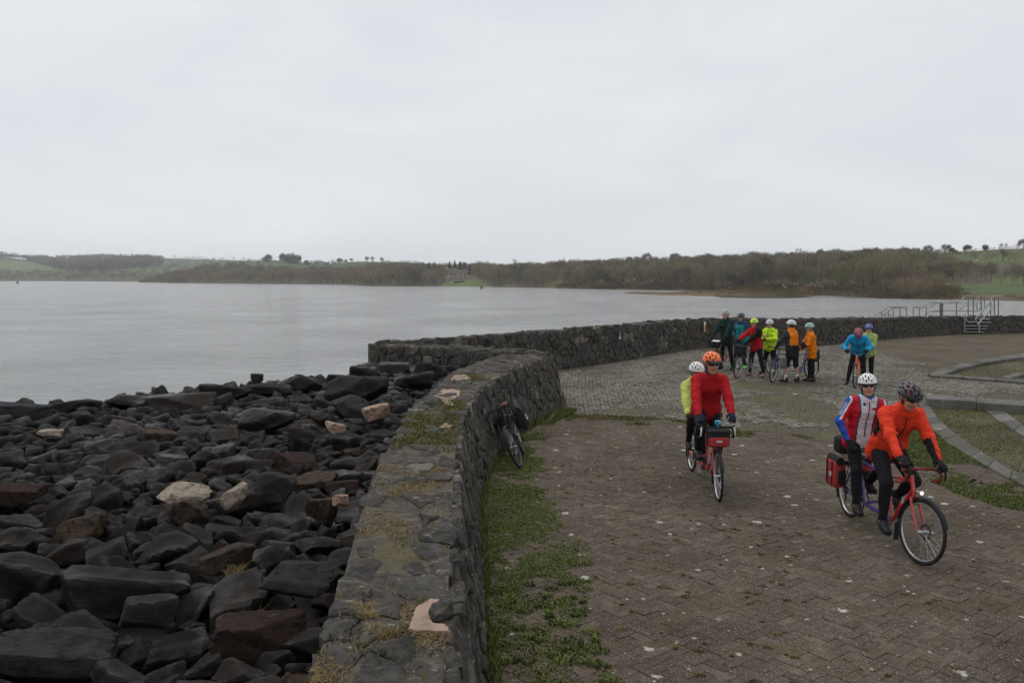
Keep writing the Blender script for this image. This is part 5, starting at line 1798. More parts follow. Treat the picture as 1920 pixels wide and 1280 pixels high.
# ------------------------------------------------------------------ turf, moss and tufts: masses of blades
def blades(name, X, Y, Z, h, w, mat, lean=0.5, seed=1, tint=None):
    n = len(X)
    if n == 0:
        print('EMPTY BLADES', name)
        return
    g = np.random.default_rng(seed)
    a = g.uniform(0, 2 * PI, n)
    b = g.uniform(0, 2 * PI, n)
    hh = h * g.uniform(0.5, 1.2, n)
    ww = w * g.uniform(0.6, 1.3, n)
    l = lean * g.uniform(0.2, 1.0, n) * hh
    dx, dy = np.cos(a) * ww, np.sin(a) * ww
    V = np.zeros((n, 5, 3))
    for k, (t, s_, m) in enumerate(((0, -1, 0), (0, 1, 0), (0.55, 1, 0.35), (0.55, -1, 0.35), (1.0, 0, 1.0))):
        wd = 0.75 if t > 0 else 1.0
        V[:, k, 0] = X + s_ * dx * wd + np.cos(b) * l * m
        V[:, k, 1] = Y + s_ * dy * wd + np.sin(b) * l * m
        V[:, k, 2] = Z + hh * t * (1 - 0.25 * m * lean)
    o = (np.arange(n) * 5)[:, None]
    Q, T = o + np.array([[0, 1, 2, 3]]), o + np.array([[3, 2, 4]])
    tn = np.clip((g.random(n) * 0.75 if tint is None else tint), 0, 1)
    tag(link_mesh(name, mesh_np(name, V.reshape(-1, 3), quads=Q, tris=T, mats=[mat], attrs={"tint": np.repeat(tn, 5)})), kind='stuff')

def scatter(poly_px, n, z=0.0, seed=0, dens=None):
    g = np.random.default_rng(seed)
    W = np.array([P(a, b, z)[:2] for a, b in poly_px])
    x0, y0 = W.min(0)
    x1, y1 = W.max(0)
    X, Y = g.uniform(x0, x1, n), g.uniform(y0, y1, n)
    ok = in_poly(X, Y, [tuple(p) for p in W])
    X, Y = X[ok], Y[ok]
    if dens is not None:
        k = g.random(len(X)) < dens(X, Y)
        X, Y = X[k], Y[k]
    return X, Y
wallside = [(898, 1330), (900, 900), (925, 858), (1000, 785), (1056, 768), (1085, 775), (1100, 785), (1100, 830), (1120, 900), (1150, 1000), (1180, 1100), (1200, 1210), (1200, 1330)]
def dens_wall(X, Y):
    px, py = proj(X, Y, np.zeros(len(X)))
    d = seg_dist(X, Y, foot_R[::4], closed=False)
    nz = fbm(X, Y, 31, 4, 0.9)
    nz2 = fbm(X, Y, 33, 3, 4.0)
    up = np.interp(py, [760, 900, 1080, 1120, 1300], [0.9, 1.0, 1.0, 0.35, 0.28])
    lim = np.interp(py, [760, 800, 860, 960, 1090, 1120, 1300], [0.25, 0.35, 0.75, 0.95, 0.95, 0.75, 0.85])
    return np.clip((nz * 0.6 + nz2 * 0.7 - 0.49) * 5.0, 0, 1) * np.clip((lim * (0.6 + 0.9 * nz2) - d) * 4 + 0.18, 0, 1) * up
X, Y = scatter(wallside, 420000, seed=1, dens=dens_wall)
blades("weedy_turf", X, Y, np.full(len(X), -0.01), 0.040, 0.0075, M_GRASS, 1.15, 1, RNG.random(len(X)) * 0.66 + 0.30 * (RNG.random(len(X)) < 0.16))
# tall grass hard against the wall foot
def dens_foot(X, Y):
    d = seg_dist(X, Y, foot_R[::4], closed=False)
    px, py = proj(X, Y, np.zeros(len(X)))
    return (d < 0.02 + 0.13 * fbm(X, Y, 61, 3, 1.5)) * np.interp(py, [760, 880, 1000, 1330], [0.5, 0.3, 0.75, 1.0])
X, Y = scatter([(880, 1400), (893, 1000), (890, 880), (960, 790), (1056, 766), (1070, 780), (960, 850), (915, 900), (920, 1000), (945, 1400)], 60000, seed=2, dens=dens_foot)
blades("wallside_grass", X, Y, np.full(len(X), -0.01), 0.17, 0.006, M_GRASS, 0.7, 2, RNG.random(len(X)) * 0.6)
X, Y = scatter([(1030, 795), (1050, 765), (1082, 770), (1075, 778)], 9000, seed=3)
blades("corner_grass", X, Y, np.full(len(X), -0.01), 0.10, 0.007, M_GRASS, 0.8, 3, RNG.random(len(X)) * 0.6)
# turf before the long curved edging
def dens_right(X, Y):
    return np.clip((fbm(X, Y, 71, 4, 0.8) * 0.8 + fbm(X, Y, 72, 3, 4.0) * 0.5 - 0.50) * 5.0, 0, 1)
X, Y = scatter([(1690, 830), (1720, 800), (1745, 790), (1790, 835), (1850, 876), (1935, 922), (1935, 962), (1860, 948), (1790, 925), (1735, 895), (1700, 870)], 95000, seed=5, dens=dens_right)
blades("verge_turf", X, Y, np.full(len(X), -0.005), 0.055, 0.007, M_GRASS, 0.9, 5, RNG.random(len(X)) * 0.7 + 0.25 * (RNG.random(len(X)) < 0.08))
# short moss and grass in the joints of the setts
def dens_moss(X, Y):
    px, py = proj(X, Y, np.zeros(len(X)))
    e = in_poly(px, py, [(1375, 745), (1480, 738), (1570, 760), (1590, 826), (1500, 819), (1390, 806)]) * 0.40 + in_poly(px, py, INNER_PX) * 0.34 + in_poly(px, py, INNER2_PX) * 0.36 + in_poly(px, py, [(1620, 680), (1760, 685), (1750, 705), (1640, 712)]) * 0.16
    e = e + np.clip(0.5 - seg_dist(X, Y, rear_F, closed=False), 0, 1) * 1.2
    return np.clip((fbm(X, Y, 51, 4, 0.35) + e - 0.57) * 4, 0.0, 1) * (seg_dist(X, Y, rear_F, closed=False) > 0.06)
X, Y = scatter(COBBLE_PX, 140000, seed=6, dens=dens_moss)
X2, Y2 = scatter(INNER_PX, 60000, seed=7, dens=dens_moss)
X3, Y3 = scatter(INNER2_PX, 40000, seed=8, dens=dens_moss)
X, Y = np.concatenate([X, X2, X3]), np.concatenate([Y, Y2, Y3])
blades("joint_moss", X, Y, np.full(len(X), -0.012), 0.026, 0.010, M_MOSSGRASS, 1.0, 6)
# mossy line between bricks and setts, tufts on the bricks
X, Y = scatter([(1060, 774), (1240, 784), (1310, 793), (1400, 806), (1500, 816), (1580, 826), (1590, 842), (1480, 832), (1310, 812), (1240, 803), (1060, 790)], 60000, seed=9, dens=lambda X, Y: np.clip((fbm(X, Y, 81, 4, 1.6) - 0.50) * 4, 0, 1))
blades("seam_moss", X, Y, np.full(len(X), 0.0), 0.045, 0.010, M_MOSSGRASS, 0.9, 9)
def tufts(poly, n, per, spread, h, w, mat, name, seed, z=0.0):
    cx, cy = scatter(poly, n, seed=seed, z=z)
    g = np.random.default_rng(seed)
    k = np.repeat(np.arange(len(cx)), per)
    r = np.repeat(g.uniform(0.3, 1.0, len(cx)), per) * spread
    a, q = g.uniform(0, 2 * PI, len(k)), np.sqrt(g.random(len(k)))
    blades(name, cx[k] + np.cos(a) * r * q, cy[k] + np.sin(a) * r * q * 0.8, np.full(len(k), z), h, w, mat, 1.2, seed, np.repeat(g.random(len(cx)) * 0.7, per))
tufts([(905, 1340), (900, 1000), (1000, 860), (1200, 860), (1500, 1000), (1500, 1340)], 260, 26, 0.045, 0.03, 0.006, M_MOSSGRASS, "brick_moss", 12)
tufts([(920, 1340), (930, 1100), (1090, 1090), (1160, 1340)], 60, 60, 0.10, 0.055, 0.008, M_GRASS, "weed_tufts", 13)
tufts([(1500, 1340), (1400, 960), (1900, 960), (1920, 1340)], 130, 26, 0.05, 0.022, 0.006, M_MOSSGRASS, "brick_moss", 14)
# growth on the near wall's top
def on_wall(n, seed, dens):
    g = np.random.default_rng(seed)
    i = g.random(n) * 239
    v = g.uniform(0.06, 0.94, n)
    a = np.stack([np.interp(i, np.arange(240), near_R[:, k]) for k in (0, 1)], -1)
    b = np.stack([np.interp(i, np.arange(240), near_L[:, k]) for k in (0, 1)], -1)
    q = a + (b - a) * v[:, None]
    px, py = proj(q[:, 0], q[:, 1], np.full(n, topz))
    k = (g.random(n) < dens(q[:, 0], q[:, 1], px, py)) & (q[:, 1] > 2.5)
    return q[k, 0], q[k, 1]
X, Y = on_wall(60000, 15, lambda x, y, px, py: np.clip((fbm(x, y, 91, 4, 1.3) + in_poly(px, py, [(755, 830), (760, 770), (800, 745), (870, 750), (862, 830)]) * 0.22 - 0.55) * 4, 0, 1) * np.interp(py, [700, 740, 830, 860], [0.5, 1, 1, 0.15]))
blades("wall_moss", X, Y, np.full(len(X), topz - 0.03), 0.055, 0.006, M_MOSSGRASS, 1.0, 15)
X, Y = on_wall(110000, 16, lambda x, y, px, py: np.clip((fbm(x, y, 93, 4, 2.2) - 0.54) * 6, 0, 1) * (py > 840))
blades("wall_dry_grass", X, Y, np.full(len(X), topz - 0.03), 0.036, 0.003, M_DRY, 1.6, 16)
def grit(name, X, Y, Z, r, mat, seed):
    """loose chips: small irregular octahedra"""
    g = np.random.default_rng(seed)
    n = len(X)
    O = np.array([(1, 0, 0), (0, 1, 0), (-1, 0, 0), (0, -1, 0), (0, 0, .7), (0, 0, -.7)], float)
    rr_ = r * g.uniform(0.35, 1.0, n) ** 1.5
    V = O[None] * (rr_[:, None, None]) * g.uniform(0.6, 1.3, (n, 6, 1)) + np.stack([X, Y, Z + rr_ * 0.2], -1)[:, None, :]
    T = np.array([(0, 1, 4), (1, 2, 4), (2, 3, 4), (3, 0, 4), (1, 0, 5), (2, 1, 5), (3, 2, 5), (0, 3, 5)])
    tag(link_mesh(name, mesh_np(name, V.reshape(-1, 3), tris=(T[None] + (np.arange(n) * 6)[:, None, None]).reshape(-1, 3), mats=[mat], attrs={"tint": np.repeat(g.random(n), 6)})), kind='stuff')
M_GRIT = mat_blade("loose_chips", (0.030, 0.026, 0.021), (0.11, 0.09, 0.068), (0.22, 0.19, 0.155))
X, Y = on_wall(30000, 26, lambda x, y, px, py: np.clip((fbm(x, y, 95, 4, 2.6) - 0.42) * 4, 0.05, 1))
grit("wall_grit", X, Y, np.full(len(X), topz - 0.026), 0.011, M_GRIT, 26)
tufts([(680, 1140), (700, 1120), (730, 1125), (720, 1240), (640, 1240), (630, 1150)], 5, 420, 0.10, 0.06, 0.003, M_DRY, "dry_tufts", 17, topz - 0.03)
tufts([(420, 1180), (520, 1160), (560, 1260), (440, 1230)], 4, 70, 0.10, 0.22, 0.0025, M_DRY, "bank_dry_grass", 18, 0.7)
tufts([(420, 1060), (500, 1070), (480, 1090), (430, 1080)], 4, 80, 0.10, 0.13, 0.0025, M_DRY, "bank_dry_grass", 19, 0.75)
tufts([(330, 800), (350, 790), (480, 770), (600, 820), (590, 830), (430, 780)], 8, 70, 0.10, 0.14, 0.008, M_MOSSGRASS, "bank_weeds", 20, 0.85)

# ================================================================== bicycles
M_TYRE = simple("tyre_rubber", (0.022, 0.022, 0.023), 0.75, var=0.2)
M_RIM = simple("alloy_rim", (0.50, 0.50, 0.50), 0.35, 0.7)
M_DRIM = simple("black_rim", (0.05, 0.05, 0.052), 0.4)
M_SPOKE = simple("steel_spoke", (0.42, 0.42, 0.43), 0.35, 0.8)
M_BLACKP = simple("black_plastic", (0.020, 0.020, 0.022), 0.45, var=0.2)
M_BLACKT = simple("black_tape", (0.024, 0.024, 0.026), 0.8, bump=0.4, bscale=120)
M_REDTAPE = simple("maroon_tape", (0.20, 0.035, 0.032), 0.7, bump=0.4, bscale=120)
M_REDP = simple("red_frame_paint", (0.52, 0.030, 0.030), 0.3, coat=0.5, var=0.06)
M_PURPLEP = simple("purple_frame_paint", (0.075, 0.045, 0.23), 0.3, coat=0.5, var=0.06)
M_MAROONP = simple("maroon_frame_paint", (0.16, 0.022, 0.026), 0.3, coat=0.5)
M_GREYP = simple("gunmetal_frame_paint", (0.13, 0.135, 0.15), 0.3, 0.2, coat=0.4)
M_SILVER = simple("polished_alloy", (0.60, 0.60, 0.61), 0.28, 0.85)
M_ORANGEPNT = simple("orange_frame_paint", (0.78, 0.13, 0.022), 0.3, coat=0.5)
M_CHAIN = simple("oily_steel", (0.10, 0.10, 0.10), 0.4, 0.8)
M_BAGBLK = simple("black_bag_fabric", (0.022, 0.022, 0.024), 0.85, bump=0.5, bscale=40)
M_BAGRED = simple("red_bag_fabric", (0.36, 0.040, 0.038), 0.7, bump=0.4, bscale=30)
M_REFLECT = simple("grey_reflector", (0.48, 0.48, 0.48), 0.4)
M_CLEAR = simple("clear_bottle", (0.42, 0.46, 0.48), 0.3)
M_CYAN = simple("cyan_case", (0.10, 0.42, 0.58), 0.4)
M_LENS = simple("glossy_lens", (0.012, 0.012, 0.015), 0.08)
M_MAPW = simple("white_map_sheet", (0.66, 0.66, 0.64), 0.6)
M_WHITEPL = simple("white_plastic", (0.70, 0.70, 0.69), 0.4)
_t = NT("lit_headlamp")
_t.set("Base Color", (0.8, 0.8, 0.75)).set("Emission Color", (1.0, 0.97, 0.85)).set("Emission Strength", 1.1).set("Roughness", 0.2)
M_LAMP = _t.mat

WR = 0.343
class Bike:
    pass
def bike(name, label, contact, heading, tandem=True, paint=M_REDP, paint2=None, bars='drop', tape=M_BLACKT, steer=0.0, rim=M_RIM, guards=True, disc=True, lamp=False, lean=0.0, group=None, flap=True, bottle=None, rear_drop=True, crank_deg=90, levers=M_BLACKP):
    """contact: ground point under the rear wheel; local x points forwards"""
    paint2 = paint2 or paint
    dx = 0.0 if tandem else -0.70
    b = Bike()
    o = thing(name, label, "tandem bicycle" if tandem else "bicycle", (contact[0], contact[1], 0.006), heading, group)
    if lean: o.rotation_euler = (lean, 0, heading)
    b.o, b.tandem, b.dx = o, tandem, dx
    rh, fh = Vector((0, 0, WR)), Vector((1.74 + dx, 0, WR))
    bbr, bbf = Vector((0.44, 0, 0.285)), Vector((1.13 + dx, 0, 0.285))
    str_, stf = Vector((0.27, 0, 0.80)), Vector((0.96 + dx, 0, 0.80))
    ht, hb = Vector((1.515 + dx, 0, 0.88)), Vector((1.565 + dx, 0, 0.72))
    crown = Vector((1.583 + dx, 0, 0.665))
    ax = (ht - hb).normalized()
    ST = Matrix.Translation(hb) @ Matrix.Rotation(math.radians(steer), 4, ax) @ Matrix.Translation(-hb)
    b.ST, b.rh, b.fh, b.ht = ST, rh, fh, ht
    # frame
    f = MB()
    if tandem:
        f.tube([stf + Vector((0.01, 0, -.04)), ht - ax * .05], .017)
        f.tube([hb + ax * .03, bbf], .021)
        f.tube([stf, bbf], .017)
        f.build("frame", paint, o)
        r = MB()
        r.tube([str_ + Vector((0.01, 0, -.03)), stf + Vector((0.0, 0, -.05))], .017)
        r.tube([stf + Vector((.06, 0, -.32)), bbr + Vector((.05, 0, .03))], .016)
        r.tube([bbf, bbr], .021)
        r.tube([str_, bbr], .017)
    else:
        f.tube([str_ + Vector((0.01, 0, -.03)), ht - ax * .05], .016)
        f.tube([hb + ax * .03, bbf], .019)
        f.tube([str_, bbr], .016)
        f.build("frame", paint, o)
        r = MB()
    for s in (-1, 1):
        r.tube([bbr + Vector((-.03, s * .03, 0)), rh + Vector((.08, s * .062, 0)), rh + Vector((0, s * .066, 0))], .010)
        r.tube([str_ + Vector((0, s * .012, -.05)), Vector((.1, s * .05, .57)), rh + Vector((0, s * .066, .01))], .009)
    r.build("rear_frame", paint2, o)
    hd = MB().tube([ht, hb], .022).tube([ht + ax * .012, ht - ax * .006], .026)
    hd.build("head_tube", paint, o)
    # fork
    fk = MB()
    for s in (-1, 1):
        fk.tube([crown + Vector((0, s * .045, 0)), crown.lerp(fh, .5) + Vector((-.012, s * .052, 0)), fh + Vector((0, s * .055, 0))], [.015, .013, .009])
    fk.tube([crown + Vector((0, -.05, 0)), crown + Vector((0, .05, 0))], .018)
    fk.tube([hb, crown], .018)
    fk.xform(ST).build("fork", paint, o)
    # wheels
    for hub, M, is_f in ((rh, Matrix(), False), (fh, ST, True)):
        w = MB()
        w.tube([hub + Vector((0, -.06, 0)), hub + Vector((0, -.03, 0)), hub + Vector((0, .03, 0)), hub + Vector((0, .06, 0))], [.012, .02, .02, .012], n=12)
        for s in (-1, 1): w.disc(hub + Vector((0, s * .032, 0)), (0, 1, 0), .028, .004, 14)
        wo = w.xform(M).build("wheel", M_SILVER, o)
        MB().ring(hub, (0, 1, 0), WR - .018, .018, 56, 8).xform(M).build("tyre", M_TYRE, wo)
        rm = MB().ring(hub, (0, 1, 0), WR - .045, .011, 56, 6, squash=1.0)
        rm.xform(M).build("rim", rim, wo)
        sp = MB()
        for k in range(28):
            t = 2 * PI * k / 28
            s = 1 if k % 2 else -1
            d = Vector((math.cos(t), 0, math.sin(t)))
            t2 = t + 0.5 * (1 if (k // 2) % 2 else -1)
            d2 = Vector((math.cos(t2), 0, math.sin(t2)))
            sp.tube([hub + d2 * .025 + Vector((0, s * .032, 0)), hub + d * (WR - .05)], .0016, n=3, cap=False)
        sp.xform(M).build("spokes", M_SPOKE, wo)
        if disc:
            dm = MB().disc(hub + Vector((0, .045, 0)), (0, 1, 0), .085, .003, 28, r0=.055)
            for k in range(5):
                t = 2 * PI * k / 5
                dm.tube([hub + Vector((0, .045, 0)), hub + Vector((math.cos(t) * .06, .045, math.sin(t) * .06))], .006, n=4)
            dm.xform(M).build("brake_disc", M_CHAIN, wo)
    if guards:
        for hub, M, a0, a1 in ((rh, Matrix(), math.radians(-30), math.radians(150)), (fh, ST, math.radians(20), math.radians(175))):
            g = MB()
            n = 22
            R_ = WR + .022
            V, F = [], []
            for i in range(n + 1):
                t = a0 + (a1 - a0) * i / n
                d = Vector((math.cos(t), 0, math.sin(t)))
                if hub is rh: d = Vector((-math.cos(t), 0, math.sin(t)))
                for y, dr in ((-.026, -.014), (-.016, 0), (.016, 0), (.026, -.014)):
                    V.append(hub + d * (R_ + dr) + Vector((0, y, 0)))
            for i in range(n):
                for k in range(3): F.append((i * 4 + k, i * 4 + k + 1, (i + 1) * 4 + k + 1, (i + 1) * 4 + k))
            g.add(V, F)
            if hub is fh and flap:
                e = V[-3]
                g.box(fh + Vector((-(R_) - .005, 0, -.10)), (.006, .06, .20))
            g.xform(M).build("mudguard", M_BLACKP, o)
    # saddles and posts
    for k, top in enumerate(([str_, stf] if tandem else [str_])):
        MB().tube([top - Vector((-.01, 0, .05)), top + Vector((-.035, 0, .12))], .0135).build("seatpost", M_BLACKP, o)
        c = top + Vector((-.04, 0, .145))
        sd = MB()
        sd.tube([c + Vector((-.125, 0, .01)), c + Vector((-.09, 0, .008)), c + Vector((-.03, 0, 0)), c + Vector((.06, 0, -.002)), c + Vector((.145, 0, -.008))], [.05, .078, .058, .026, .016], n=12, flat=None)
        sd.v = [(x, y, c.z + (z - c.z) * .36) for x, y, z in sd.v]
        sd.build("saddle", M_BLACKP, o)
    b.saddle_r, b.saddle_f = str_ + Vector((-.05, 0, .165)), stf + Vector((-.05, 0, .165))
    if not tandem: b.saddle_f = b.saddle_r
    # drivetrain
    b.pedals = {}
    ca = math.radians(crank_deg)
    for k, bb in enumerate(([bbr, bbf] if tandem else [bbr])):
        MB().disc(bb + Vector((0, -.05, 0)), (0, 1, 0), .085 if k == 0 else .07, .004, 32, r0=.058).build("chainring", M_CHAIN, o)
        for s, ph in ((-1, ca), (1, ca + PI)):
            e = bb + Vector((math.cos(ph) * .17, s * .075, -math.sin(ph) * .17))
            cr = MB().tube([bb + Vector((0, s * .06, 0)), e], [.014, .010], n=6).build("crank", M_SILVER if paint is not M_REDP else M_CHAIN, o)
            MB().box(e + Vector((0, s * .055, 0)), (.085, .075, .018)).build("pedal", M_BLACKP, cr)
            b.pedals[(k, s)] = e + Vector((0, s * .05, .01))
    ch = MB()
    ch.tube([bbr + Vector((0, -.05, .085)), rh + Vector((0, -.05, .04))], .005, n=4).tube([bbr + Vector((0, -.05, -.085)), rh + Vector((.03, -.05, -.09)), rh + Vector((0, -.05, -.04))], .005, n=4)
    if tandem: ch.tube([bbf + Vector((0, .06, .07)), bbr + Vector((0, .06, .07))], .005, n=4).tube([bbf + Vector((0, .06, -.07)), bbr + Vector((0, .06, -.07))], .005, n=4)
    ch.disc(rh + Vector((0, -.048, 0)), (0, 1, 0), .05, .03, 20)
    ch.box(rh + Vector((.03, -.06, -.09)), (.03, .012, .11))
    ch.build("chain", M_CHAIN, o)
    # stem and handlebars
    st = ht + ax * .075
    bc = st + Vector((.085, 0, .02))
    MB().tube([ht, st, bc], [.015, .015, .014]).xform(ST).build("stem", M_BLACKP, o)
    hb_ = MB()
    b.hand = {}
    if bars == 'drop':
        for s in (-1, 1):
            hb_.tube([bc, bc + Vector((0, s * .10, .004)), bc + Vector((.01, s * .185, .004)), bc + Vector((.035, s * .207, .0)), bc + Vector((.085, s * .212, -.01)), bc + Vector((.115, s * .214, -.045)), bc + Vector((.105, s * .218, -.09)), bc + Vector((.06, s * .222, -.125)), bc + Vector((-.03, s * .224, -.135))], .0155, n=8)
            b.hand[s] = bc + Vector((.105, s * .213, .02))
        h_o = hb_.xform(ST).build("handlebar", tape, o)
        for s in (-1, 1):
            lv = MB()
            lv.tube([bc + Vector((.085, s * .213, -.005)), bc + Vector((.13, s * .213, .02)), bc + Vector((.155, s * .213, .055))], [.019, .018, .012], n=8)
            lv.xform(ST).build("brake_hood", M_BLACKP, h_o)
            l2 = MB().tube([bc + Vector((.145, s * .216, .03)), bc + Vector((.165, s * .22, -.02)), bc + Vector((.15, s * .226, -.09))], [.012, .011, .008], n=6)
            l2.xform(ST).build("brake_lever", levers, h_o)
    else:
        for s in (-1, 1):
            hb_.tube([bc, bc + Vector((-.005, s * .12, .01)), bc + Vector((-.04, s * .30, .02))], .013, n=8)
            b.hand[s] = bc + Vector((-.03, s * .265, .02))
        h_o = hb_.xform(ST).build("handlebar", M_BLACKP, o)
        for s in (-1, 1):
            MB().tube([bc + Vector((-.024, s * .23, .018)), bc + Vector((-.042, s * .31, .021))], .018, n=8).xform(ST).build("grip", M_BLACKT, h_o)
            MB().tube([bc + Vector((.0, s * .2, .012)), bc + Vector((.045, s * .24, .0)), bc + Vector((.03, s * .30, .0))], .006, n=5).xform(ST).build("brake_lever", levers, h_o)
    b.bar_c = bc
    for s in (-1, 1): b.hand[s] = (ST @ b.hand[s])
    cb = MB()
    for s in (-1, 1):
        cb.tube([bc + Vector((.12, s * .20, .02)), bc + Vector((.17, s * .12, .0)), bc + Vector((.10, s * .05, -.10)), hb + Vector((.05, s * .02, .02)), crown + Vector((.03, s * .03, 0))], .0035, n=4, cap=False)
    cb.xform(ST).build("brake_cable", M_BLACKP, o)
    if tandem:
        sc_ = stf + Vector((.02, 0, .09))
        rb = MB()
        rb.tube([stf + Vector((-.02, 0, .05)), sc_ + Vector((-.12, 0, .05))], .014)
        for s in (-1, 1):
            if rear_drop:
                rb.tube([sc_ + Vector((-.12, 0, .05)), sc_ + Vector((-.12, s * .17, .05)), sc_ + Vector((-.08, s * .21, .05)), sc_ + Vector((-.03, s * .215, .07))], .0145)
                b.hand[s * 2] = sc_ + Vector((-.06, s * .215, .085))
            else:
                rb.tube([sc_ + Vector((-.12, 0, .05)), sc_ + Vector((-.15, s * .25, .06))], .0145)
                b.hand[s * 2] = sc_ + Vector((-.145, s * .21, .08))
        rb.build("stoker_bar", tape if rear_drop else M_BLACKP, o)
    if lamp:
        p = crown + Vector((.07, .0, .075))
        lo = MB().tube([p + Vector((-.05, 0, 0)), p, p + Vector((.03, 0, 0))], [.013, .021, .024], n=14).tube([crown + Vector((.01, 0, .01)), p + Vector((-.04, 0, -.01))], .007).xform(ST).build("headlight", M_SILVER, o)
        MB().disc(p + Vector((.033, 0, 0)), (1, 0, 0), .020, .006, 18).xform(ST).build("lamp_glass", M_LAMP, lo)
    if bottle:
        for (a, c, rr_, mt, mc) in bottle:
            a, c = Vector(a), Vector(c)
            d = (c - a).normalized()
            bo = MB().tube([a, a + d * .14, a + d * .155], [.036, .036, .026], n=12).build("bottle", mt, o)
            MB().tube([a + d * .155, a + d * .18, a + d * .20], [.028, .026, .012], n=10).build("bottle_cap", mc, bo)
    # rear carrier
    if guards:
        ca_ = MB()
        for s in (-1, 1):
            ca_.tube([Vector((.18, s * .05, .745)), Vector((-.17, s * .05, .74))], .005, n=5)
            ca_.tube([Vector((-.10, s * .06, .74)), rh + Vector((0, s * .075, .02))], .005, n=5)
            ca_.tube([Vector((.12, s * .06, .74)), rh + Vector((0, s * .075, .02))], .005, n=5)
        for k in range(4): ca_.tube([Vector((.15 - k * .1, -.05, .745)), Vector((.15 - k * .1, .05, .745))], .004, n=4)
        ca_.build("luggage_rack", M_BLACKP, o)
    bpy.context.view_layer.update()
    b.M = Matrix.LocRotScale(o.location, o.rotation_euler, (1, 1, 1))
    return b

def on_bike(b, name, label, cat, off, group=None, steer=False):
    """a separate thing hung on a bicycle: an Empty at its own base, turned with the bicycle"""
    M = b.M @ (b.ST if steer else Matrix()) @ Matrix.Translation(Vector(off))
    o = tag(empty(name), label, cat, group)
    o.matrix_world = M
    o.location, o.rotation_euler = M.to_translation(), M.to_euler()
    return o

def pannier(b, label, side, off=(0, 0, 0), body=M_BAGBLK, front=None, size=(.30, .15, .34), logo='spot'):
    o = on_bike(b, "pannier", label, "pannier", (-.04 + off[0], side * .15 + off[1], .38 + off[2]))
    w, d, h = size
    MB().rbox((0, 0, h / 2), (w, d, h)).build("bag_body", front or body, o)
    MB().rbox((0, -side * d * .12, h * .42), (w * 1.02, d * .9, h * .72)).build("side_panel", body, o) if front else None
    lid = MB().tube([(-w * .5, 0, h * 1.0), (w * .5, 0, h * 1.0)], d * .36, n=10)
    lid.build("rolled_lid", body, o)
    st = MB()
    for x in (-w * .25, w * .25): st.box((x, side * (d * .5 + .003), h * .55), (.025, .008, h * .9))
    st.build("strap", M_BLACKP, o)
    lg = MB()
    if logo == 'spot': lg.disc((w * .16, side * (d * .5 + .008), h * .5), (0, 1, 0), .035, .006, 12)
    if logo == 'triangle':
        for a, c in (((-.05, -.035), (.05, -.035)), ((.05, -.035), (0, .06)), ((0, .06), (-.05, -.035))):
            lg.tube([(a[0], side * (d * .5 + .006), h * .52 + a[1]), (c[0], side * (d * .5 + .006), h * .52 + c[1])], .011, n=4)
    if lg.v: lg.build("reflective_mark", M_REFLECT, o)
    return o
def bar_bag(b, label, body=M_BAGBLK, pocket=None, size=(.20, .27, .20), off=(.115, 0, -.215), mapw=False):
    o = on_bike(b, "handlebar_bag", label, "bag", b.bar_c + Vector(off), steer=True)
    w, d, h = size
    MB().rbox((0, 0, h / 2), (w, d, h)).build("bag_body", body, o)
    MB().rbox((0, 0, h * .93), (w * 1.05, d * 1.04, h * .26)).build("lid", body, o)
    if pocket:
        pk = MB().rbox((w * .46, 0, h * .36), (w * .25, d * .92, h * .55)).build("front_pocket", pocket, o)
        MB().rbox((w * .58, 0, h * .40), (.012, d * .26, h * .12)).build("maker_patch", M_REFLECT, pk)
    if mapw: MB().box((0, 0, h * 1.08), (w * .95, d * .95, .012), rot=Matrix.Rotation(0.25, 3, 'Y')).build("map_case", M_MAPW, o)
    return o

def heading_of(rear, front):
    return math.atan2(front[1] - rear[1], front[0] - rear[0])

G_TAN = "tandems of the cycling group"
# nearest red and purple tandem
cA_f, cA_r = P(1724, 1058, 0), P(1588, 966, 0)
hA = heading_of(cA_r, cA_f)
bA = bike("tandem_bicycle", "red and purple tandem with lit headlight, nearest the camera", cA_f - Vector((math.cos(hA), math.sin(hA), 0)) * 1.74, hA, paint=M_REDP, paint2=M_PURPLEP, tape=M_REDTAPE, steer=13, lamp=True, group=G_TAN, bottle=[((1.27, 0, .43), (1.38, 0, .575), 0, M_REDP, M_CLEAR)], crank_deg=36)
pannier(bA, "red and black pannier on the rear of the nearest tandem", -1, (.0, -.02, 0), M_BAGBLK, M_BAGRED)
pannier(bA, "black far side pannier of the nearest tandem", 1, (.0, .02, 0), M_BAGBLK, M_BAGRED)
o = on_bike(bA, "saddle_bag", "black bag strapped behind the white and red jersey rider", "bag", (-.12, 0, .78))
MB().rbox((0, 0, .11), (.22, .28, .22)).build("bag_body", M_BAGBLK, o)
MB().box((0, 0, .11), (.225, .03, .225)).build("strap", M_BLACKP, o)
# second, all red tandem
cB_f, cB_r = P(1346, 940, 0), P(1297, 884, 0)
hB = heading_of(cB_r, cB_f)
bB = bike("tandem_bicycle", "all red tandem with black and red handlebar bag, second nearest", cB_f - Vector((math.cos(hB), math.sin(hB), 0)) * 1.74, hB, paint=M_REDP, tape=M_BLACKT, steer=-4, group=G_TAN, crank_deg=-70, levers=M_WHITEPL, bottle=[((1.25, 0, .42), (1.36, 0, .56), 0, M_CLEAR, M_BLACKP)])
bar_bag(bB, "black handlebar bag with bright red front pocket on second tandem", pocket=M_BAGRED, size=(.21, .30, .22), off=(.15, 0, -.23))
o = on_bike(bB, "action_camera", "small cyan cased camera on the second tandem's handlebar", "camera", bB.bar_c + Vector((.05, 0.02, .02)), steer=True)
MB().rbox((0, 0, .055), (.04, .085, .06)).tube([(0, 0, -.01), (0, 0, .03)], .008, n=6).build("case", M_CYAN, o)
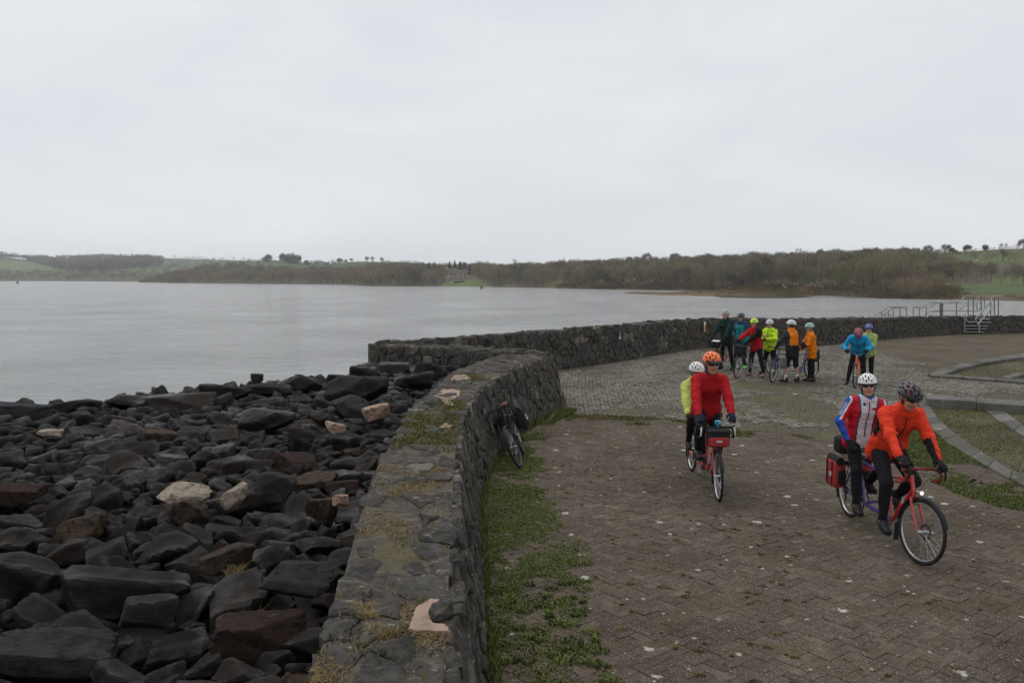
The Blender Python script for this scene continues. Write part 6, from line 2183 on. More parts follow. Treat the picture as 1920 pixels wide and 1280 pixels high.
MB().disc((.022, -.018, .06), (1, 0, 0), .013, .006, 12).build("lens", M_LENS, o)
# bicycles of the waiting group
def grd(px, py): return P(px, py, 0.0)
cC_f = grd(1338, 697); cC_r = Vector((cC_f.x + 1.28, cC_f.y + 1.18, 0))
hC = heading_of(cC_r, cC_f)
bC = bike("tandem_bicycle", "dark maroon tandem held by the tall man in dark green", cC_f - Vector((math.cos(hC), math.sin(hC), 0)) * 1.74, hC, paint=M_MAROONP, group=G_TAN, steer=6, guards=False)
bar_bag(bC, "black handlebar bag with white map on the maroon tandem", mapw=True)
cD_f = grd(1383, 709.5); cD_r = Vector((cD_f.x + 1.34, cD_f.y + 1.11, 0))
hD = heading_of(cD_r, cD_f)
bD = bike("tandem_bicycle", "grey tandem with black front bag before the red jacket rider", cD_f - Vector((math.cos(hD), math.sin(hD), 0)) * 1.74, hD, paint=M_GREYP, bars='flat', group=G_TAN, steer=14, flap=False, bottle=[((1.24, 0, .42), (1.36, 0, .56), 0, M_CLEAR, M_SILVER)])
bar_bag(bD, "large black bag on the front of the grey tandem", size=(.24, .32, .26), off=(.14, 0, -.26))
cE_f, cE_r = grd(1449, 717.5), grd(1513, 710.5)
hE = heading_of(cE_r, cE_f)
bE = bike("tandem_bicycle", "purple tandem standing between the two riders in orange", cE_f - Vector((math.cos(hE), math.sin(hE), 0)) * 1.74, hE, paint=M_PURPLEP, bars='flat', group=G_TAN, steer=22, flap=False, bottle=[((1.22, 0, .42), (1.33, 0, .56), 0, M_CLEAR, M_BLACKP)])
pannier(bE, "grey front bag hanging by the purple tandem's fork", 1, (1.52, 0.0, .02), simple("grey_bag_fabric", (0.16, 0.17, 0.18), 0.8), None, (.24, .12, .28), 'none')
cF_f = grd(1603, 728); cF_r = Vector((cF_f.x + 0.80, cF_f.y + 1.55, 0))
hF = heading_of(cF_r, cF_f)
bF = bike("tandem_bicycle", "bright orange tandem ridden by the pair in blue and pale green", cF_f - Vector((math.cos(hF), math.sin(hF), 0)) * 1.74, hF, paint=M_ORANGEPNT, bars='flat', rim=M_DRIM, group=G_TAN, steer=-4, guards=False)
# lone bicycle against the wall
cS_f, cS_r = P(978, 876, 0), P(983, 853, 0)
hS = heading_of(cS_r, cS_f)
wx = float(np.interp(cS_f.y, near_R[:, 1], near_R[:, 0]))
bS = bike("touring_bicycle", "black touring bicycle leaning against the stone parapet", cS_f - Vector((math.cos(hS), math.sin(hS), 0)) * 1.04, hS, tandem=False, paint=M_BLACKP, rim=M_DRIM, lean=0.0, steer=-6, flap=False, bottle=[((.60, 0, .42), (.70, 0, .56), 0, M_CLEAR, M_BLACKP)])
# tip it towards the wall (its right-hand side)
LEAN = math.radians(22)
bS.o.rotation_euler = (Matrix.Rotation(hS, 3, 'Z') @ Matrix.Rotation(LEAN, 3, 'X')).to_euler()
bS.M = Matrix.LocRotScale(bS.o.location, bS.o.rotation_euler, (1, 1, 1))
pannier(bS, "black pannier with white triangle on the leaning bicycle", 1, (.02, .02, 0), M_BAGBLK, None, (.32, .17, .36), 'triangle')
pannier(bS, "black pannier between the leaning bicycle and the wall", -1, (.02, -.0, 0), M_BAGBLK, None, (.30, .13, .34), 'none')
o = on_bike(bS, "rain_cover", "crumpled red cloth on the leaning bicycle's saddle", "cover", (.20, 0, .90))
MB().rbox((0, 0, .03), (.20, .12, .06)).build("cloth", simple("faded_red_cloth", (0.20, 0.07, 0.065), 0.8), o)

# ================================================================== people
def surface_nets(F, ax):
    """naive surface nets on a grid of signed distances (negative inside); ax: coordinate arrays"""
    ins = F < 0
    nx, ny, nz = F.shape
    c = ins[:-1, :-1, :-1].astype(np.int8)
    for d in ((1, 0, 0), (0, 1, 0), (0, 0, 1), (1, 1, 0), (1, 0, 1), (0, 1, 1), (1, 1, 1)):
        c = c + ins[d[0]:nx - 1 + d[0], d[1]:ny - 1 + d[1], d[2]:nz - 1 + d[2]]
    act = (c > 0) & (c < 8)
    I, J, K = np.nonzero(act)
    idx = np.full(act.shape, -1, np.int64)
    idx[I, J, K] = np.arange(len(I))
    pos = np.zeros((len(I), 3))
    cnt = np.zeros(len(I))
    cor = [(0, 0, 0), (1, 0, 0), (0, 1, 0), (1, 1, 0), (0, 0, 1), (1, 0, 1), (0, 1, 1), (1, 1, 1)]
    val = [F[I + a, J + b, K + d] for a, b, d in cor]
    for i in range(8):
        for j in range(i + 1, 8):
            df = [abs(cor[i][q] - cor[j][q]) for q in range(3)]
            if sum(df) != 1: continue
            va, vb = val[i], val[j]
            x = (va < 0) != (vb < 0)
            t = np.where(x, va / np.where(x, va - vb, 1), 0)
            for q in range(3):
                pos[:, q] += np.where(x, cor[i][q] + (cor[j][q] - cor[i][q]) * t, 0)
            cnt += x
    pos /= np.maximum(cnt, 1)[:, None]
    V = np.stack([np.interp(ii + pos[:, q], np.arange(len(ax[q])), ax[q]) for q, ii in enumerate((I, J, K))], -1)
    Q = []
    for q in range(3):
        a, b = [s for s in range(3) if s != q]
        sl0, sl1 = [slice(None)] * 3, [slice(None)] * 3
        sl0[q], sl1[q] = slice(0, -1), slice(1, None)
        A, B = ins[tuple(sl0)], ins[tuple(sl1)]
        e = A != B
        ei = list(np.nonzero(e))
        k = (ei[a] > 0) & (ei[b] > 0) & (ei[a] < act.shape[a]) & (ei[b] < act.shape[b])
        ei = [x[k] for x in ei]
        fl = A[tuple(ei)]
        def cell(da, db):
            z = [x.copy() for x in ei]
            z[a] = z[a] - da
            z[b] = z[b] - db
            return idx[tuple(z)]
        q4 = np.stack([cell(1, 1), cell(0, 1), cell(0, 0), cell(1, 0)], -1)
        if q == 1: fl = ~fl
        q4[~fl] = q4[~fl][:, ::-1]
        Q.append(q4)
    Q = np.concatenate(Q)
    Q = Q[(Q >= 0).all(1)]
    a, b, c, d = [V[Q[:, k]] for k in range(4)]
    vol = np.einsum('ij,ij->i', a, np.cross(b, c)).sum() + np.einsum('ij,ij->i', a, np.cross(c, d)).sum()
    return V, (Q if vol > 0 else Q[:, ::-1])

class Sdf:
    def __init__(s): s.p = []
    def cap(s, a, b, ra, rb, lat=None, k=1.0, name=''):
        s.p.append(('c', np.array(a, float), np.array(b, float), ra, rb, None if lat is None else np.array(lat, float), k, name))
        return s
    def ell(s, c, axes, rad, name=''):
        s.p.append(('e', np.array(c, float), np.array(axes, float), np.array(rad, float), None, None, 1.0, name))
        return s
    def dist(s, p, X, Y, Z, infl=0.0):
        if p[0] == 'c':
            _, a, b, ra, rb, lat, k, _n = p
            q = np.stack(np.broadcast_arrays(X - a[0], Y - a[1], Z - a[2]), -1)
            ab = b - a
            if lat is not None:
                q = q - (q @ lat)[..., None] * (1 - k) * lat
                ab = ab - (ab @ lat) * (1 - k) * lat
            L = max(ab @ ab, 1e-9)
            t = np.clip((q @ ab) / L, 0, 1)
            d = np.linalg.norm(q - t[..., None] * ab, axis=-1) - (ra + (rb - ra) * t)
            return d - infl
        _, c, A, r, *_ = p
        q = np.stack(np.broadcast_arrays(X - c[0], Y - c[1], Z - c[2]), -1) @ A.T
        k0 = np.linalg.norm(q / r, axis=-1)
        k1 = np.maximum(np.linalg.norm(q / (r * r), axis=-1), 1e-6)
        return k0 * (k0 - 1) / k1 - infl
    def bounds(s, p, m):
        if p[0] == 'c':
            _, a, b, ra, rb, lat, k, _n = p
            r = max(ra, rb)
            ext = np.full(3, r) if lat is None else r + np.abs(lat) * (r / k - r)
            return np.minimum(a, b) - ext - m, np.maximum(a, b) + ext + m
        _, c, A, r, *_ = p
        ext = np.sqrt(((A.T * r[None, :]) ** 2).sum(1))
        return c - ext - m, c + ext + m
    def mesh(s, h, infl=0.0, k=0.03, fold=0.0, seed=0, cuts=()):
        m = 0.05 + abs(infl) + h
        bb = [s.bounds(p, m) for p in s.p]
        lo, hi = np.min([q[0] for q in bb], 0), np.max([q[1] for q in bb], 0)
        ax = [np.arange(lo[q] - h, hi[q] + 2 * h, h) for q in range(3)]
        F = np.full([len(a) for a in ax], 1.0)
        W = np.full(F.shape, -1, np.int16)
        D1 = np.full(F.shape, 1.0)
        for n, (p, (l, u)) in enumerate(zip(s.p, bb)):
            sl = tuple(slice(max(np.searchsorted(ax[q], l[q]) - 1, 0), np.searchsorted(ax[q], u[q]) + 1) for q in range(3))
            X, Y, Z = ax[0][sl[0]][:, None, None], ax[1][sl[1]][None, :, None], ax[2][sl[2]][None, None, :]
            d = s.dist(p, X, Y, Z, infl)
            f = F[sl]
            hh = np.clip(0.5 + 0.5 * (d - f) / k, 0, 1)
            F[sl] = d + (f - d) * (1 - hh) - k * hh * (1 - hh) if False else (f * (1 - np.clip(0.5 + 0.5 * (f - d) / k, 0, 1)) + d * np.clip(0.5 + 0.5 * (f - d) / k, 0, 1) - k * np.clip(0.5 + 0.5 * (f - d) / k, 0, 1) * (1 - np.clip(0.5 + 0.5 * (f - d) / k, 0, 1)))
            w = d < D1[sl]
            W[sl][w] = n
            D1[sl] = np.minimum(D1[sl], d)
        if fold:
            g = np.random.default_rng(seed)
            X, Y, Z = np.meshgrid(*ax, indexing='ij', sparse=True)
            N = 0
            for _ in range(7):
                kv = g.normal(size=3)
                kv /= np.linalg.norm(kv)
                kv *= 2 * PI / g.uniform(0.07, 0.16)
                N = N + np.sin(X * kv[0] + Y * kv[1] + Z * kv[2] + g.uniform(0, 6))
            F = F + fold * np.clip(N / 2.6, -1, 1)
        for (pt, nrm) in cuts:
            X, Y, Z = np.meshgrid(*ax, indexing='ij', sparse=True)
            F = np.maximum(F, (X - pt[0]) * nrm[0] + (Y - pt[1]) * nrm[1] + (Z - pt[2]) * nrm[2])
        V, Q = surface_nets(F, ax)
        gi = [np.clip(np.rint((V[:, q] - ax[q][0]) / h).astype(int), 0, F.shape[q] - 1) for q in range(3)]
        return V, Q, W[gi[0], gi[1], gi[2]]

def skin_mat(name, col):
    if name in _MC: return _MC[name]
    t = NT(name)
    n = t.noise(14.0, 4)
    t.set("Base Color", t.ramp(n, [(0.3, tuple(k * 0.88 for k in col)), (0.7, tuple(min(1, k * 1.1) for k in col))])).set("Roughness", 0.5)
    t.set("Subsurface Weight", 0.08).set("Subsurface Radius", (0.02, 0.008, 0.005))
    _MC[name] = t.mat
    return t.mat
M_SKIN = skin_mat("fair_skin", (0.52, 0.29, 0.205))
M_SKIN2 = skin_mat("ruddy_skin", (0.50, 0.24, 0.165))
M_LIP = simple("lips", (0.34, 0.12, 0.10), 0.5)
M_HAIRD = simple("brown_hair", (0.07, 0.048, 0.034), 0.8)
M_HAIRG = simple("grey_hair", (0.42, 0.41, 0.40), 0.8)
M_EYE = simple("eye", (0.05, 0.04, 0.035), 0.2)
M_SHADES = simple("dark_sunglass_lens", (0.014, 0.014, 0.018), 0.08, spec=0.7)
M_TIGHTS = cloth("black_tights", (0.020, 0.020, 0.023))
M_GLOVE = cloth("black_glove", (0.020, 0.020, 0.022))
M_GLOVEB = cloth("blue_black_glove", (0.016, 0.024, 0.036))
M_SHOE = simple("black_shoe", (0.020, 0.020, 0.022), 0.5)
M_SOLE = simple("shoe_sole", (0.04, 0.04, 0.042), 0.7)

def hand_mesh(grip=True):
    s = Sdf()
    s.ell((.052, 0, .002), np.eye(3), (.056, .043, .020))
    s.cap((-.03, 0, 0), (.02, 0, 0), .029, .030, (0, 1, 0), .8)
    curl = (-28, -88, -150) if grip else (-14, -42, -72)
    for y, sc_, sp in ((.031, .92, 4), (.0105, 1.06, 1), (-.0105, 1.0, -2), (-.030, .80, -6)):
        p = np.array([.094, y, .004])
        for c_, L, r0, r1 in zip(curl, (.045, .029, .022), (.0112, .0102, .0092), (.0102, .0094, .0078)):
            a = math.radians(c_)
            e = p + np.array([math.cos(a), math.sin(math.radians(sp)), math.sin(a)]) * L * sc_
            s.cap(p, e, r0, r1)
            p = e
    s.cap((.022, .030, -.004), (.056, .058, -.016), .0150, .0122)
    s.cap((.056, .058, -.016), (.086, .052, -.038 if grip else -.022), .0118, .0090)
    V, Q, W = s.mesh(0.0045, k=0.006)
    return V, Q
_HV = {g: hand_mesh(g) for g in (True, False)}
HAND = {}
for g_ in (True, False):
    V_, Q_ = _HV[g_]
    for sd_ in (-1, 1):        # -1 right, +1 left
        VV_ = V_ * np.array([1, -sd_, 1])
        QQ_ = Q_ if sd_ == -1 else Q_[:, ::-1]
        HAND[g_, sd_] = mesh_np("glove", VV_, quads=QQ_, mats=[M_GLOVE], smooth=True)
def shoe_meshes():
    s = Sdf()
    s.cap((-.055, 0, -.035), (.06, 0, -.045), .036, .036, (0, 1, 0), .95)
    s.cap((.06, 0, -.045), (.165, 0, -.056), .040, .026, (0, 1, 0), .78)
    s.cap((-.035, 0, .0), (-.02, 0, .035), .036, .034)
    s.cap((-.02, 0, .01), (.075, 0, -.03), .036, .034)
    V, Q, W = s.mesh(0.008, k=0.02, cuts=[((0, 0, -.078), (0, 0, -1))])
    up = mesh_np("shoe", V, quads=Q, mats=[M_SHOE], smooth=True)
    mb = MB()
    n = 20
    Vt = []
    for z in (-.092, -.074):
        for i in range(n):
            t = 2 * PI * i / n
            x = .055 + .138 * math.cos(t)
            Vt.append((x, (.040 + .008 * math.cos(t)) * math.sin(t), z))
    mb.add(Vt, [tuple(range(n - 1, -1, -1)), tuple(range(n, 2 * n))] + [(i, (i + 1) % n, n + (i + 1) % n, n + i) for i in range(n)])
    me = bpy.data.meshes.new("sole")
    me.from_pydata(mb.v, [], mb.f)
    me.materials.append(M_SOLE)
    me.update()
    return up, me
SHOE, SOLE = shoe_meshes()

def ik(a, b, l1, l2, pole):
    """elbow / knee point between a and b"""
    a, b = Vector(a), Vector(b)
    d = b - a
    L = min(d.length, (l1 + l2) * 0.999)
    d.normalize()
    x = (l1 * l1 - l2 * l2 + L * L) / (2 * L)
    h = math.sqrt(max(l1 * l1 - x * x, 0))
    p = Vector(pole)
    p = (p - d * p.dot(d)).normalized()
    return a + d * x + p * h, a + d * L

def helmet(parent, C, F, L, U, s, shell, inner, visor=None, trim=None, vents=True, tall=1.0, s_fine=True):
    """ventilated shell over a dark liner, with retention straps"""
    rad = (.142 * s, .112 * s, .116 * s * tall)
    c0 = C + U * (.046 * s) - F * (.010 * s)
    nu, nv = 60, 22
    V, keep = [], []
    for j in range(nv + 1):
        th = math.radians(98) * j / nv
        for i in range(nu):
            ph = 2 * PI * i / nu
            x, y, z = math.sin(th) * math.cos(ph), math.sin(th) * math.sin(ph), math.cos(th)
            low = -0.10 if x < 0 else 0.0
            back = 1.06 if x < -0.3 else 1.0
            V.append(c0 + F * (x * rad[0] * back) + L * (y * rad[1]) + U * (z * rad[2] + (low * 0.12 * abs(x) if z < .1 else 0)))
    faces, rim = [], []
    for j in range(nv):
        for i in range(nu):
            i2 = (i + 1) % nu
            th = math.radians(98) * (j + .5) / nv
            ph = 2 * PI * (i + .5) / nu
            x, y, z = math.sin(th) * math.cos(ph), math.sin(th) * math.sin(ph), math.cos(th)
            sI = y * 3.4 + .5
            al = math.degrees(math.atan2(x, max(z, .02)))
            par = int(math.floor(sI)) % 2
            vent = vents and abs(sI - math.floor(sI) - .5) < (.27 if s_fine else .33) and z > .16 and abs(y) < .9 and ((al + 100 + par * 20) % 46) < 33
            if not vent: faces.append((j * nu + i, (j + 1) * nu + i, (j + 1) * nu + i2, j * nu + i2))
    me = bpy.data.meshes.new("helmet")
    me.from_pydata([tuple(v) for v in V], [], faces)
    bm = bmesh.new()
    bm.from_mesh(me)
    bmesh.ops.remove_doubles(bm, verts=bm.verts, dist=1e-5)
    bmesh.ops.delete(bm, geom=[v for v in bm.verts if not v.link_faces], context='VERTS')
    bmesh.ops.recalc_face_normals(bm, faces=bm.faces)
    bm.to_mesh(me)
    bm.free()
    me.materials.append(shell)
    me.polygons.foreach_set("use_smooth", [True] * len(me.polygons))
    o = link_mesh("helmet", me, parent)
    md = o.modifiers.new("thickness", 'SOLIDIFY')
    md.thickness = .020 * s
    md.offset = -1
    ln = MB()
    V2, F2 = [], []
    for j in range(11):
        th = math.radians(96) * j / 10
        for i in range(28):
            ph = 2 * PI * i / 28
            V2.append(c0 + F * (math.sin(th) * math.cos(ph) * (rad[0] - .022 * s)) + L * (math.sin(th) * math.sin(ph) * (rad[1] - .02 * s)) + U * (math.cos(th) * (rad[2] - .022 * s)))
    for j in range(10):
        for i in range(28): F2.append((j * 28 + i, (j + 1) * 28 + i, (j + 1) * 28 + (i + 1) % 28, j * 28 + (i + 1) % 28))
    ln.add(V2, F2)
    ln.build("helmet_liner", inner, o)
    if trim:
        tr = MB()
        for j in (1.0,):
            pts = []
            for i in range(41):
                ph = 2 * PI * i / 40
                pts.append(c0 + F * (math.cos(ph) * rad[0] * 1.0) + L * (math.sin(ph) * rad[1] * 1.0) + U * (-.012 * s))
            tr.tube(pts, .010 * s, n=6, cap=False)
        tr.build("helmet_rim", trim, o)
    if visor:
        vb = MB()
        VV, FF = [], []
        for k in range(2):
            for i in range(13):
                ph = math.radians(-62 + 124 * i / 12)
                R_ = 1.02 + .30 * k * math.cos(ph)
                for dz in (0, .006):
                    VV.append(c0 + F * (math.cos(ph) * rad[0] * R_) + L * (math.sin(ph) * rad[1] * (1.02 + .05 * k)) + U * ((.016 - .022 * k) * s + dz))
        for i in range(12):
            a, b = i * 2, 26 + i * 2
            FF += [(a, a + 2, b + 2, b), (a + 1, b + 1, b + 3, a + 3), (b, b + 2, b + 3, b + 1)]
        vb.add(VV, FF).build("visor", visor, o)
    sp = MB()
    for q in (-1, 1):
        chin = C - U * (.125 * s) + F * (.035 * s)
        sp.tube([c0 + L * (q * rad[1] * .97) + F * (.04 * s) - U * (.01 * s), C + L * (q * .079 * s) - U * (.055 * s) + F * (.012 * s), chin], .0045 * s, n=4, cap=False)
        sp.tube([c0 + L * (q * rad[1] * .95) - F * (.05 * s) - U * (.01 * s), C + L * (q * .079 * s) - U * (.055 * s) + F * (.012 * s)], .0045 * s, n=4, cap=False)
    sp.build("chin_strap", M_BLACKP, o)
    return o

def sunglasses(parent, C, F, L, U, s, lens=None):
    mb = MB()
    V, Fc = [], []
    n = 9
    for side in (-1, 1):
        o0 = len(V)
        for j in range(4):
            z = (.022 - .040 * j / 3) * s
            for i in range(n):
                t = i / (n - 1)
                ang = math.radians(8 + 54 * t)
                zz = z * (1 - .35 * t * t) if j else z
                V.append(C + F * (math.cos(ang) * .098 * s + .006 * s) + L * (side * math.sin(ang) * .084 * s) + U * (zz + .012 * s))
        for j in range(3):
            for i in range(n - 1):
                q = (o0 + j * n + i, o0 + j * n + i + 1, o0 + (j + 1) * n + i + 1, o0 + (j + 1) * n + i)
                Fc.append(q if side < 0 else q[::-1])
    mb.add(V, Fc)
    o = mb.build("sunglasses", lens or M_SHADES, parent)
    md = o.modifiers.new("thickness", 'SOLIDIFY')
    md.thickness = .004
    fr = MB()
    fr.tube([C + F * (.104 * s) + U * (.024 * s) + L * (.02 * s), C + F * (.106 * s) + U * (.026 * s), C + F * (.104 * s) + U * (.024 * s) - L * (.02 * s)], .004 * s, n=5)
    for q in (-1, 1):
        fr.tube([C + F * (.055 * s) + L * (q * .076 * s) + U * (.028 * s), C - F * (.01 * s) + L * (q * .080 * s) + U * (.022 * s)], .004 * s, n=5)
    fr.build("spectacle_frame", M_BLACKP, o)

def person(label, M, pose, look, group=None, h=0.011):
    """one continuous body posed by its joints, dressed in separate garments"""
    s = pose.get('s', 1.0)
    pel = Vector(pose['pel'])
    tw, sd = math.radians(pose.get('twist', 0)), math.radians(pose.get('side', 0))
    l1, l2 = math.radians(pose.get('lean', 5)), math.radians(pose.get('lean2', pose.get('lean', 5)))
    Wv = Vector((-math.sin(tw), math.cos(tw), 0))
    Fh = Vector((math.cos(tw), math.sin(tw), 0))
    def up(a): return (Fh * math.sin(a) + Wv * math.sin(sd) + Vector((0, 0, math.cos(a)))).normalized()
    u1, u2 = up(l1), up(l2)
    wd = pose.get('build', 1.0)
    waist = pel + u1 * .19 * s
    chest = waist + u2 * .18 * s
    shc = chest + u2 * .105 * s
    nb = shc + u2 * .055 * s
    Wl = (Wv - u2 * Wv.dot(u2)).normalized()
    Fc = Wl.cross(u2).normalized() * 1.0
    if Fc.dot(Fh) < 0: Fc = -Fc
    hy, hp = math.radians(pose.get('head', (0, 0))[0]), math.radians(pose.get('head', (0, 0))[1])
    ang = tw + hy
    Fd = Vector((math.cos(ang) * math.cos(hp), math.sin(ang) * math.cos(hp), math.sin(hp)))
    Ld = Vector((-math.sin(ang), math.cos(ang), 0))
    Ud = Fd.cross(Ld).normalized()
    hr = math.radians(pose.get('roll', 0))
    Ld, Ud = Ld * math.cos(hr) + Ud * math.sin(hr), Ud * math.cos(hr) - Ld * math.sin(hr)
    nt = nb + (u2 * .4 + Ud * .6).normalized() * .075 * s
    C = nt + Ud * .075 * s + Fd * .022 * s
    J = {}
    for q in (-1, 1):
        J['sh', q] = shc + Wl * (q * .165 * s * wd) - u2 * .024 * s
        J['hip', q] = pel + Wv * (q * .088 * s) - Vector((0, 0, .02 * s))
        wr = Vector(pose['hand'][q])
        pole = pose.get('elbow', {}).get(q, (-.25, q * .55, -1.0))
        J['el', q], J['wr', q] = ik(J['sh', q], wr, .285 * s, .255 * s, pole)
        an = Vector(pose['foot'][q][:3])
        kp = pose.get('knee', {}).get(q, (1, q * .12, .15))
        J['kn', q], J['an', q] = ik(J['hip', q], an, .425 * s, .415 * s, kp)
    root_loc = M @ Vector((pel.x, pel.y, 0))
    # ---- continuous body
    B = Sdf()
    lat = tuple(Wl)
    latp = tuple(Wv)
    B.cap(pel - u1 * .03 * s, waist, .112 * s, .098 * s, latp, .70 / wd, 'hips')
    B.cap(waist, chest, .098 * s, .118 * s, lat, .70 / wd, 'belly')
    B.cap(chest, shc, .116 * s, .082 * s, lat, .66 / wd, 'chest')
    for q in (-1, 1): B.cap(J['sh', q] - Wl * (q * .02), nb - u2 * .035 * s, .056 * s, .060 * s, None, 1, 'yoke')
    ntors = len(B.p)
    arms = []
    for q in (-1, 1):
        arms.append(len(B.p))
        B.cap(J['sh', q], J['el', q], .056 * s, .043 * s, None, 1, 'upper')
        B.cap(J['el', q], J['wr', q], .042 * s, .027 * s, None, 1, 'fore')
    nleg = len(B.p)
    for q in (-1, 1):
        B.cap(J['hip', q], J['kn', q], .088 * s, .058 * s, None, 1, 'thigh')
        B.cap(J['kn', q], J['an', q], .055 * s, .036 * s, None, 1, 'shin')
        kd = (J['an', q] - J['kn', q]).normalized()
        bk = Vector((-1, 0, 0)) - kd * Vector((-1, 0, 0)).dot(kd)
        cc = J['kn', q].lerp(J['an', q], .30) + bk.normalized() * .018 * s
        B.cap(cc - kd * .05 * s, cc + kd * .08 * s, .050 * s, .042 * s, None, 1, 'calf')
    body = Sdf()
    body.p = list(B.p)
    body.cap(nb - u2 * .03 * s, nt + Ud * .03 * s, .060 * s, .053 * s, None, 1, 'neck')
    A3 = np.array([Fd[:], Ld[:], Ud[:]])
    body.ell(C + Ud * .022 * s - Fd * .012 * s, A3, np.array((.098, .077, .100)) * s, 'skull')
    body.ell(C - Ud * .042 * s + Fd * .022 * s, A3, np.array((.070, .062, .086)) * s, 'face')
    body.ell(C - Ud * .100 * s + Fd * .050 * s, A3, np.array((.034, .036, .024)) * s, 'chin')
    body.cap(C + Fd * .086 * s + Ud * .014 * s, C + Fd * .106 * s - Ud * .026 * s, .009 * s, .0145 * s, None, 1, 'nose')
    for q in (-1, 1):
        body.ell(C + Ld * (q * .078 * s) - Ud * .005 * s - Fd * .005 * s, A3, np.array((.024, .011, .032)) * s, 'ear')
        body.ell(C + Ld * (q * .036 * s) - Ud * .030 * s + Fd * .058 * s, A3, np.array((.030, .026, .026)) * s, 'cheek')
        hd = (J['wr', q] - J['el', q]).normalized()
        body.cap(J['wr', q], J['wr', q] + hd * .06 * s, .027 * s, .024 * s, None, 1, 'palm')
        body.cap(J['an', q], J['an', q] - Vector((0, 0, .03)), .037 * s, .036 * s, None, 1, 'heel')
    V, Q, W = body.mesh(h, k=0.018)
    fc = V[Q].mean(1)
    rel = fc - np.array(C)
    x, y, z = rel @ np.array(Fd), rel @ np.array(Ld), rel @ np.array(Ud)
    mi = np.zeros(len(Q), np.int32)
    headf = (np.linalg.norm(rel, axis=1) < .16 * s)
    mi[headf & (x < .02 * s) & (z > -.07 * s) & (np.abs(y) < .079 * s)] = 1
    mi[headf & (z > .075 * s)] = 1
    mi[headf & (x > .066 * s) & (np.abs(y) < .027 * s) & (z < -.058 * s) & (z > -.074 * s)] = 2
    skin = look.get('skin', M_SKIN)
    off = np.array([pel.x, pel.y, 0.0])
    o = link_mesh("person", mesh_np("person", V - off, quads=Q, mats=[skin, look.get('hair', M_HAIRD), M_LIP], mi=mi, smooth=True))
    Mr = M @ Matrix.Translation(Vector((pel.x, pel.y, 0)))
    o.location, o.rotation_euler = Mr.to_translation(), Mr.to_euler()
    tag(o, label, "person", group)
    offv = Vector(off)
    # ---- jacket or jersey
    jk = Sdf()
    jk.p = list(B.p[:ntors])
    jk.cap(nb - u2 * .06 * s, nb + u2 * ((.028 if look.get('buff') is None else .0) + look.get('collar', 0.0)) * s, .080 * s, .066 * s, None, 1, 'collar')
    hem = look.get('hem', 0.0)
    jk.cap(pel - u1 * (.02 + hem) * s, pel + u1 * .05 * s, .116 * s, .110 * s, latp, .70 / wd, 'hem')
    na = len(jk.p)
    cuff = look.get('cuff', .96)
    for q in (-1, 1):
        jk.cap(J['sh', q], J['el', q], .057 * s, .046 * s, None, 1, 'upper')
        jk.cap(J['el', q], J['el', q].lerp(J['wr', q], cuff), .045 * s, .032 * s, None, 1, 'fore')
    loose = look.get('loose', .010)
    V, Q, W = jk.mesh(h, infl=loose * s, k=0.035, fold=look.get('fold', .0035), seed=len(label))
    fc = V[Q].mean(1)
    w = W[Q[:, 0]]
    names = np.array([p[-1] for p in jk.p])[w]
    armside = np.zeros(len(Q), int)
    armt, armo = np.zeros(len(Q)), np.zeros(len(Q))
    for kk, (q, seg, a, b) in enumerate(((-1, 0, J['sh', -1], J['el', -1]), (-1, 1, J['el', -1], J['wr', -1]), (1, 0, J['sh', 1], J['el', 1]), (1, 1, J['el', 1], J['wr', 1]))):
        sel = w == na + kk
        a_, b_ = np.array(a), np.array(b)
        t = np.clip(((fc[sel] - a_) @ (b_ - a_)) / ((b_ - a_) @ (b_ - a_)), 0, 1)
        armside[sel] = q
        armt[sel] = seg + t
        armo[sel] = (fc[sel] - (a_ + t[:, None] * (b_ - a_))) @ np.array(Wl) * q      # outward
    rc = fc - np.array(chest)
    info = dict(name=names, arm=armside, t=armt, out=armo, lat=rc @ np.array(Wl), fwd=rc @ np.array(Fc), up=rc @ np.array(u2))
    mats = look['top']
    zone = look.get('zone')
    mi = zone(info) if zone else np.zeros(len(Q), np.int32)
    jo = link_mesh("jacket" if look.get('jacket', True) else "jersey", mesh_np("jacket", V - off, quads=Q, mats=mats, mi=mi, smooth=True), o)
    jv = V
    def front_pts(lat0, ups, lift=0.004, back=False):
        """points on the garment's front at a sideways offset and heights along the chest"""
        r = jv - np.array(chest)
        la, fw, uu = r @ np.array(Wl), r @ np.array(Fc), r @ np.array(u2)
        out = []
        for q in ups:
            sel = (np.abs(la - lat0) < .02) & (np.abs(uu - q) < .02)
            if not sel.any(): continue
            f = fw[sel].min() if back else fw[sel].max()
            out.append(chest + Wl * lat0 + u2 * q + Fc * (f + (-lift if back else lift)) - offv)
        return out
    if look.get('zip'):
        pts = front_pts(0.0, np.arange(.13 * s, -.32 * s, -.03))
        if len(pts) > 2: MB().tube(pts, .006, n=5).build("zip", look['zip'], jo)
    # ---- legs
    lg = Sdf()
    lg.p = [B.p[0]]
    shorts = look.get('shorts', False)
